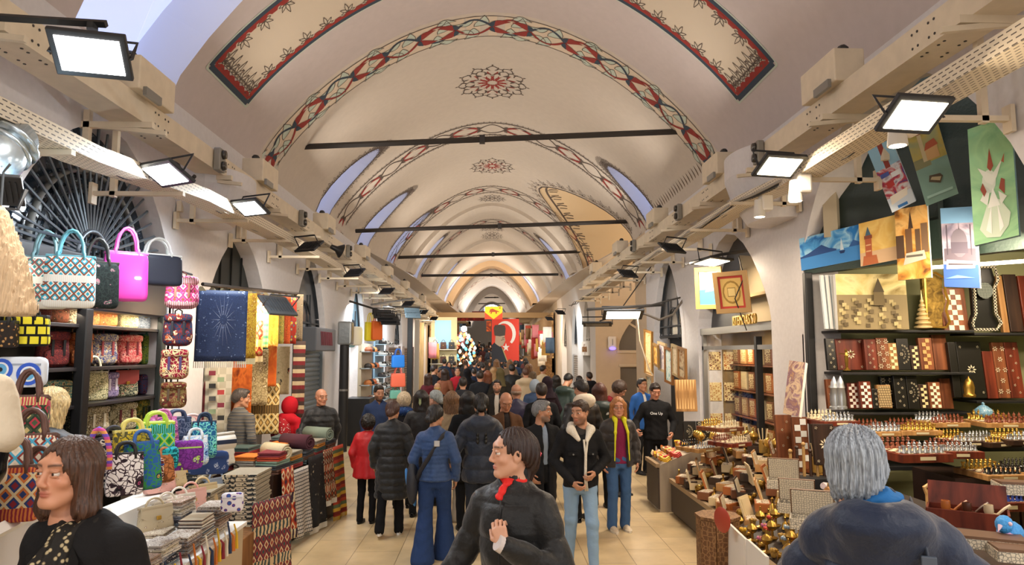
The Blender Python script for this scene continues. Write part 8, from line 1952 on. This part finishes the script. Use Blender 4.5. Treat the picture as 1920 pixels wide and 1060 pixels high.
for i, (dx, c, lb) in enumerate([(-.09, '#a8602c', 'orange-brown pipe in the open box'), (0, '#4a2a1c', 'dark pipe with pale rim in the open box'), (.09, '#c9b490', 'cream curved pipe in the open box')]):
    q_ = rt.matrix_world if False else Vector(rt.location)+Matrix.Rotation(R(-35), 3, 'Z') @ Vector((dx, 0, .06)); mb = MB(); mb.lathe([(.016, 0), (.022, .02), (.02, .05), (.014, .05), (.012, .02)], (0, 0, 0), 10); mb.tube([(0, 0, .01), (.04, 0, .0), (.08, 0, .03), (.11, 0, .045)], .007, 6); tag(mb.build('smoking_pipe', mat(c, .3), loc=q_, smooth='auto'), lb, 'pipe')
rt = top('bird_figurine', 'blue, pink and silver parrot figurine at the lower right edge', 'figurine', Wc(1893, 1040, 3.05), R(-60)); mb = MB(); mb.ball((0, 0, .06), (.045, .06, .06), 14); mb.build('body', mat('#d8a8d0', .4), rt, smooth=True); mb = MB(); mb.ball((0, -.03, .13), (.034, .04, .04), 12); mb.ball((0, .02, .09), (.05, .06, .05), 12); mb.build('plumage', mat('#3f9adf', .35, bump=.8, bscale=80), rt, smooth=True); mb = MB(); mb.cyl((0, -.065, .13), (0, -.085, .11), .01, .002, 8); mb.ball((.03, -.045, .14), .009, 8); mb.build('beak', mat('#e6c6d0', .4), rt)
for i, (px, py, d, cc, lb) in enumerate([(1738, 935, 4.6, '#c99a5c', 'amber cane handle beside the navy puffer shoulder'), (1756, 935, 4.7, '#4a4a4a', 'black ball-topped cane beside the amber one')]):
    p = W(px, py-12, d); mb = MB(); mb.cyl((0, 0, -p.z+.02), (0, 0, 0), .011); 
    if i == 0: mb.tube([(0, 0, -.01), (-.015, 0, .03), (.02, 0, .05), (.05, 0, .03), (.055, 0, -.0)], .014, 8)
    else: mb.ball((0, 0, .02), .028, 12)
    tag(mb.build('walking_cane', mat(cc, .35), loc=p, smooth='auto'), lb, 'cane')
for i in range(8):
    cc = ['#9fb4c4', '#3f6fb8', '#c9a88a', '#8a4a3a', '#e0d8c4', '#5f7f9a', '#a87a4a', '#d0c0c4'][i]; p = onB(2.9+.03*(i % 3), 5.05+.13*i)+Vector((0, 0, .05)); mb = MB(); mb.lathe([(.03, 0), (.032, .01), (.032, .16), (.026, .18), (.0, .18)], (0, 0, 0), 14); o = mb.build('enamel_tube', pat('floral', [cc, '#e9e4d8', '#6a5a50', cc], 40, .3), loc=p, smooth='auto'); o.rotation_euler = (R(80), 0, R(-60)); tag(o, '%s enamelled tube lying at the back of the brass stall' % ['grey', 'royal blue', 'beige', 'brown', 'ivory', 'slate', 'tan', 'rose'][i], 'tube')
slab('panel_box', (2.62, 6.12, .62), (3.05, 6.28, 1.0), BLK, 'plain black box between the two stall tables', 'box')
for i in range(7): p = (2.66+.06*i, 6.22, 1.0); mb = MB(); mb.cyl((0, 0, 0), (0, 0, .2+.03*(i % 3)), .014, n=8); mb.ball((0, 0, .22+.03*(i % 3)), .02, 8); tag(mb.build('carved_stick', mat(['#b08a54', '#3a2418'][i % 2], .4), loc=p, smooth='auto'), '%s carved stick standing behind the black box' % ['pale', 'dark'][i % 2], 'stick', ['pale', 'dark'][i % 2]+' carved sticks')
canvas('pink-toned photograph canvas leaning on the brass stall, left one', (1368, 980), (1402, 1012), (1370, 1062), 5.9, 5.3, 5.85, pat('paint', ['#8a6a84', '#c9a8c0', '#a888a0'], 5), [([(.3, .2), (.8, .25), (.7, .6), (.4, .6)], '#5c4458')], edge='#e0dcd4'); canvas('yellow and blue painted canvas leaning on the brass stall, right one', (1405, 1012), (1442, 1045), (1406, 1095), 5.3, 4.75, 5.25, pat('paint', ['#8aa0b0', '#e0b040', '#d8d4c4'], 5), [([(0, .3), (.5, .5), (1, .45), (1, .1), (0, .1)], '#d8a83a')], edge='#e0dcd4')
lathe_obj('oval_plaque', 'oval red and gold plaque on the carved octagonal stand', 'plaque', [(.0, 0), (.09, 0), (.1, .012), (.085, .02), (0, .02)], W(1356, 975, 5.6), mat('#a8402c', .4)).rotation_euler = (R(90), 0, R(-70))
# shop window with pictures (second arch)
area_light('shop_lamp', (3.7, 9.1, 2.3), (4.0, 9.2, 1), 10, WARM, .3, .3); area_light('shop_lamp', (3.7, 10.6, 2.3), (4.0, 10.6, 1), 10, WARM, .3, .3); area_light('stall_lamp', (2.5, 9.4, 3.3), (2.9, 9.4, .8), 34, WARM, .5, .3); area_light('stall_lamp', (2.45, 5.6, 3.3), (2.8, 5.2, .8), 18, WARM, .5, .3)
mb = MB(); ap = arch_poly(9.85, 1.54, 2.42, 2.5, 3.83, 18); mb.add([(3.62, a, b) for a, b in ap], [tuple(range(len(ap)))], 0); mb.add([(3.6, 8.4, 2.5), (3.6, 9.9, 2.5), (3.6, 9.9, 3.5), (3.6, 8.7, 3.3)], [(0, 1, 2, 3)], 1); struct(mb.build('window_22', [mat('#24262a', .4), mat('#8a7c62', .7)]))
rt = top('shop_window', 'glazed shop window with steel frame under the gold calligraphy panel', 'shop window', (0, 0, 0)); mb = MB(); mb.add([(3.5, 8.4, .2), (3.5, 11.3, .2), (3.5, 11.3, 2.4), (3.5, 8.4, 2.4)], [(0, 1, 2, 3)]); mb.build('glass', glassm(), rt)
for q in [((3.48, 9.85, 2.42), (.1, 3.0, .1)), ((3.48, 9.85, 2.16), (.06, 3.0, .06)), ((3.48, 11.3, 1.2), (.06, .08, 2.4)), ((3.48, 9.0, 1.2), (.08, .07, 2.2)), ((3.48, 8.4, 1.2), (.06, .08, 2.4))]: mb = MB(); mb.box(*q); mb.build('frame', GREYM if q[0][1] > 9.1 else BLK, rt)
mb = MB(); mb.box((4.3, 9.85, 1.4), (.05, 3.2, 2.9)); mb.box((3.9, 11.4, 1.4), (.9, .05, 2.9)); mb.box((3.9, 8.3, 1.4), (.9, .05, 2.9)); mb.box((3.9, 9.85, 2.85), (.9, 3.2, .04)); struct(mb.build('wall_window_back', mat('#8a7450', .8)))
for j, z in enumerate((.7, 1.1, 1.5, 1.9)):
    slab('shelf', (3.9, 8.35, z-.02), (4.27, 11.35, z), WOOD, 'wooden shelf inside the shop window, %s from the bottom' % ['first', 'second', 'third', 'fourth'][j], 'shelf', .003)
    for i in range(9): cc = ['#a8602c', '#b98a54', '#7a4a2c', '#d8c49a'][(i+j*2) % 4]; mb = MB(); mb.rbox((0, 0, .15), (.06, .24, .28), .006, 0); mb.box((-.032, 0, .15), (.006, .18, .22), 1); tag(mb.build('icon_panel', [mat(cc, .5), pat('inlay', [cc, '#e4d09a'], 30, .5)], loc=(3.98, 8.55+.33*i, z)), '%s inlaid panel on the %s shelf inside the shop window' % (CN[cc], ['bottom', 'second', 'third', 'top'][j]), 'panel', '%s panels on window shelf %d' % (CN[cc], j+1))
for j in range(3):
    for i in range(3): mb = MB(); mb.rbox((0, 0, 0), (.2, .02, .3), .006); tag(mb.build('wall_panel', pat('inlay', [['#a8602c', '#b98a54', '#7a4a2c'][(i+j) % 3], '#e4d09a'], 24, .5), loc=(3.66+.24*i, 11.35, .95+.5*j)), '%s inlaid panel on the end wall inside the shop window' % ['amber', 'honey', 'walnut'][(i+j) % 3], 'panel', '%s panels on the end wall' % ['amber', 'honey', 'walnut'][(i+j) % 3])
canvas('gold-framed seaside picture left of the calligraphy panel', (1310, 510), (1345, 508), (1313, 572), 9.8, 9.6, 9.8, pat('paint', ['#d9b070', '#7fb0c8', '#e0c890'], 4), [(rect(0, 0, 1, .45), '#3a74a8'), ([(.3, .38), (.8, .42), (.9, .5), (.4, .5)], '#e4dcc8')], frame='#b8974e', name='framed_picture', cat='picture'); canvas('golden calligraphy panel in brown paper frame hanging from the tray hook', (1345, 520), (1392, 516), (1352, 580), 9.0, 8.8, 8.95, mat('#c9473a', .7), [(rect(.09, .07, .91, .93), '#e4c070'), (blob(.5, .5, .36, .36, 16), '#a8843c'), (blob(.5, .5, .3, .3, 12), '#e4c070'), (rect(.34, .36, .66, .64), '#8f6c30'), (rect(.36, .38, .64, .62), '#ecd088')], frame='#c09a62', name='framed_picture', cat='picture')
text_mesh('ISTEMDAS 50', .19, 'lettering', GILT, None, (3.38, 9.2, 2.52), (pi/2, 0, -pi/2), .012, .8); o = bpy.data.objects['lettering'] if False else [x for x in COL.objects if x.name.startswith('lettering')][-1]; o.name = 'shop_lettering'; tag(o, 'gold block letters over the shop window, partly hidden by the picture', 'sign')
flood(W(1335, 492, 9.2), W(1370, 700, 9.0), .5, 'black lamp on a long bar above the calligraphy panel', 22, WARM); wire('bar', [W(1285, 495, 9.6), W(1350, 478, 9.3), W(1418, 468, 9.0)], .022, 'black lamp bar crossing the second right arch'); wire('cable', [W(1385, 480, 8.9), W(1395, 520, 8.8), W(1378, 560, 8.8), W(1400, 620, 8.8)], .008, 'thin dark cable dangling over the calligraphy panel')
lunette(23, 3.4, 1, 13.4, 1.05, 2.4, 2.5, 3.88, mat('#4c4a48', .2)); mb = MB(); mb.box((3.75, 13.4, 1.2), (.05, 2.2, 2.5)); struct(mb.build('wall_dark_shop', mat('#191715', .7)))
for i, (a, b_, t_, bt, d, c, fr, lb) in enumerate([(1210, 1221, 622, 696, 13.4, ['#c9b080', '#e0cfa0', '#b08a54'], '#a87a3a', 'tall narrow gold-framed panel at the left end of the picture row'), (1226, 1233, 648, 680, 13.0, ['#6aa0a0', '#d9a04a', '#8a6a3a'], '#8a6a3a', 'small teal and orange picture, second in the row'), (1236, 1247, 645, 690, 12.8, ['#a894b0', '#d9cfc4', '#7a6a8a'], '#b8a078', 'picture of a lilac figure, third in the row'), (1248, 1259, 655, 712, 12.3, ['#7fa8a8', '#c9d4cc', '#8a7a4a'], '#8a5a2c', 'brown-framed picture with sea view, largest in the row'), (1261, 1270, 650, 698, 12.0, ['#a89478', '#c9b89a', '#7a6a50'], '#b09a70', 'pale carved frame right of the sea view'), (1273, 1284, 655, 705, 11.6, ['#7a4a24', '#c9b490', '#4a3020'], '#9a7040', 'stack of small frames at the right end of the picture row'), (1213, 1222, 705, 740, 12.6, ['#d0c0a0', '#8a8a7a', '#e0d4bc'], '#b09068', 'small frame hanging under the tall narrow panel')]):
    canvas(lb, (a, t_), (b_, t_+4), (a+1, bt), d, d-.25, d, pat('paint', c, 7), frame=fr, name='framed_picture', cat='picture', fw=.045)
# far right shops
lunette(24, 3.4, 1, 24.9, .95, 2.45, 2.5, 4.0, mat('#7b7468', .4), True, '#9a9184'); lunette(25, 3.4, 1, 28.5, .95, 2.45, 2.5, 3.95, mat('#1f1e20', .3)); lunette(26, 3.4, 1, 32.6, 1.1, 2.4, 2.5, 3.9, mat('#8f8a80', .4))
mb = MB(); mb.box((3.7, 24.9, 1.2), (.05, 2, 2.5)); struct(mb.build('wall_grey_door', mat('#8a8a88', .7)))
rt = top('shop_sign', 'white sign board with brown lettering over the grey doorway', 'sign', (3.36, 24.9, 2.22)); mb = MB(); mb.box((0, 0, 0), (.06, 1.9, .5)); mb.build('board', mat('#dcd8d0', .6), rt); text_mesh('nakfyan', .42, 'lettering', mat('#8a5a24', .5), rt, (-.035, 0, 0), (pi/2, 0, -pi/2), .005)
shutter('grey roller shutter beyond the white sign', 3.5, 1, 27.6, 29.4, 0, 2.0, '#a39c94')
# ================================================================== MIDDLE DISTANCE
slab('beam', (-3.3, 38.9, 4.0), (3.2, 39.1, 4.3), mat('#a88c64', .7), 'tan beam crossing the hall behind the flag', 'beam')
canvas('red flag with white crescent and star and a portrait in a fur hat', (922, 599), (973, 598), (922, 680), 30, 30, 30, mat('#d8402c', .8), [
    ([(.5+.32*math.cos(R(t))*1.2, .66+.30*math.sin(R(t))*.98) for t in range(-52, 165, 12)]+[(.44+.29*math.cos(R(t))*1.1, .64+.27*math.sin(R(t))*.95) for t in range(160, -50, -12)], '#e6ded0'),
    ([(.52+(.14 if i % 2 == 0 else .055)*math.cos(R(90+36*i)), .34+(.105 if i % 2 == 0 else .04)*math.sin(R(90+36*i))) for i in range(10)], '#e6ded0'), ([(.0, 0), (.0, .40), (.1, .46), (.25, .42), (.42, .3), (.56, .0)], '#2a2a30'), ([(.12, .44), (.14, .62), (.46, .63), (.5, .5), (.42, .39), (.3, .36), (.2, .40)], '#b39a80'), ([(.10, .62), (.07, .8), (.12, .86), (.3, .875), (.48, .85), (.51, .78), (.49, .62), (.3, .60)], '#4a4038'), ([(.42, .3), (.35, .36), (.56, 0), (.6, 0)], '#b09a60'), ([(.34, .5), (.46, .52), (.46, .535), (.34, .515)], '#5a4434'), ([(.38, .55), (.47, .56), (.47, .575), (.38, .565)], '#4a3628')], t=.01, edge='#c83a28', name='flag_banner', cat='flag')
canvas('yellow and red pennant with a brown lion above the flag', (909, 575), (942, 575), (909, 599), 37, 37, 37, mat('#c93a20', .8), [([(0, 1), (1, 1), (1, .55), (.5, 0), (0, .55)], '#e8a81c'), ([(.24, .5), (.3, .78), (.45, .84), (.62, .72), (.8, .62), (.82, .56), (.7, .58), (.68, .42), (.62, .42), (.6, .56), (.42, .56), (.38, .42), (.32, .42), (.34, .58)], '#8a3a14'), (blob(.86, .88, .05, .07, 10), '#a84a1c')], t=.01, name='pennant', cat='flag')
for a, b_, t_, bt, d, c, lb in [(833, 908, 592, 602, 41, '#a8342c', 'long red banner strip left of the pennant'), (912, 921, 602, 622, 38.5, '#d86a1c', 'orange and red hanging banner left of the flag'), (885, 912, 584, 592, 45, '#7a2c30', 'row of dark red flags far above the crowd'), (838, 856, 604, 628, 36, '#7a2830', 'dark red cloth banner above the lamp stall')]: canvas(lb, (a, t_), (b_, t_), (a, bt), d, d, d, pat('paint', [c, '#5a2024', c], 2), t=.02, name='banner', cat='banner')
# handbag shop, stone pier, lamp stall
rt = top('handbag_shop_case', 'lit white display wall of the handbag shop on the left', 'display case', W(831, 700, 32)+Vector((0, .3, 0))); rt.location.z = 0; mb = MB(); mb.box((0, 0, 1.9), (1.2, .08, 3.6)); mb.build('back_panel', mat('#e4ddb0', .7), rt); mb = MB(); mb.box((-.05, -.06, 2.9), (.75, .03, 1.3)); mb.build('light_panel', glow('#8fc4ea', .35), rt)
for z in (1.05, 1.55, 2.2): mb = MB(); mb.box((0, -.25, z), (1.2, .4, .03)); mb.build('shelf', WHT, rt)
for i in range(9): z = [2.22, 1.57, 1.07][i//3]; bag('satchel', '%s handbag on the %s shelf of the lit handbag shop' % (['black', 'brown', 'charcoal'][i % 3], ['top', 'middle', 'bottom'][i//3]), (rt.location.x-.38+.38*(i % 3), 31.9, z), 0, (.3, .14, .32), ['#16171b', '#4a2c22', '#2b2d33'][i % 3], ['#16171b', '#4a2c22', '#2b2d33'][i % 3])
area_light('shop_lamp', (-2.3, 30.2, 3.3), (-2.2, 32.3, 1.5), 30, WARM, 1, .3); area_light('shop_lamp', (-1.9, 35, 3.6), (-1.9, 37, 2.0), 90, WARM, 1.4, .3); area_light('shop_lamp', (2.3, 33, 3.6), (2.9, 35, 1.6), 90, WARM, 1, .4); area_light('shop_lamp', (2.6, 26.5, 3.5), (3.3, 28, 1.5), 70, COOL, 1, .3)
mb = MB(); mb.ball(W(870, 617, 34), .14, 12); o = mb.build('bulb_lamp', glow('#fff0c8', 60), smooth=True); tag(o, 'very bright bare bulb above the mosaic lamp stall', 'lamp')
bl = None
for i in range(60):
    t = i/60; a = i*2.4; r = .15+.5*math.sin(pi*t); p = W(870, 690-72*t*.9, 36.5)+Vector((r*math.cos(a)*(.9), r*math.sin(a)*.4, 0)); c = ['#8fd8f0', '#fff0c0', '#5fc0e0', '#f0a860', '#f4f0e4', '#e88060'][i % 6]; k_ = ('mosaic', c)
    if k_ not in PR: mb = MB(); mb.ball((0, 0, 0), .085, 10); mb.cyl((0, 0, .08), (0, 0, .12), .03, n=8); PR[k_] = o = mb.build('mosaic_lamp', glow(c, .8), smooth=True)
    else: o = PR[k_].copy(); COL.objects.link(o)
    nm = ['turquoise', 'pale yellow', 'sky blue', 'amber', 'white', 'coral'][i % 6]; o.location = p; tag(o, nm+' mosaic lamp glowing in the cluster left of the flag', 'lamp', nm+' mosaic lamps in the cluster')
rs = random.Random(9); SCF = ['#c9b89a', '#a8442c', '#d98a9a', '#e4dccb', '#7a8a9a', '#c94a54', '#8a6a4a', '#d0a85c', '#3a4a5a', '#efe8dc']; CNM = ['beige', 'rust', 'pink', 'cream', 'slate', 'crimson', 'brown', 'mustard', 'navy', 'white']
for sd in (-1, 1):
    for i in range(46):
        y = 31+i*.6; x = sd*(2.75-.25*rs.random()-.012*(y-30)); z = floor_z(y)+rs.uniform(1.5, 2.9); c = rs.randrange(10); k_ = ('scf', c)
        if k_ not in PR: mb = MB(); mb.grid(lambda u, v: Vector((-.2+.4*u, .03*math.sin(u*9+v*2), -.7*v)), 6, 3); PR[k_] = o = mb.build('hanging_scarf', mat(SCF[c], .8, emit=0), smooth=True); md = o.modifiers.new('s', 'SOLIDIFY'); md.thickness = .02
        else: o = PR[k_].copy(); COL.objects.link(o)
        o.location = (x, y, z+.5); o.rotation_euler = (0, 0, rs.uniform(-.5, .5)); s_ = EN[sd]; tag(o, '%s scarf or cloth hanging at the far stalls along the %s side' % (CNM[c], s_), 'scarf', '%s cloths at the far %s stalls' % (CNM[c], s_))
    rt = top('market_stall', 'long lit stall counter of goods far along the %s side' % EN[sd], 'stall', (sd*2.9, 48, 0)); mb = MB(); mb.box((0, 0, 1.0), (.8, 22, 1.5)); mb.build('counter', pat('floral', ['#8a6a48', '#d9b070', '#4a3a2c', '#b08a5c'], 3), rt)
    mb = MB(); mb.box((sd*.35, 0, 2.6), (.1, 22, 3.2)); mb.build('back_wall', pat('floral', ['#b09068', '#e4c890', '#7a5a3c', '#a88a60'], 2.2), rt)
for i, yy in enumerate((42, 50, 60)): area_light('far_lamp', (0, yy, 5.2), (0, yy+1, 0), 150, NEUT, 1, 1)
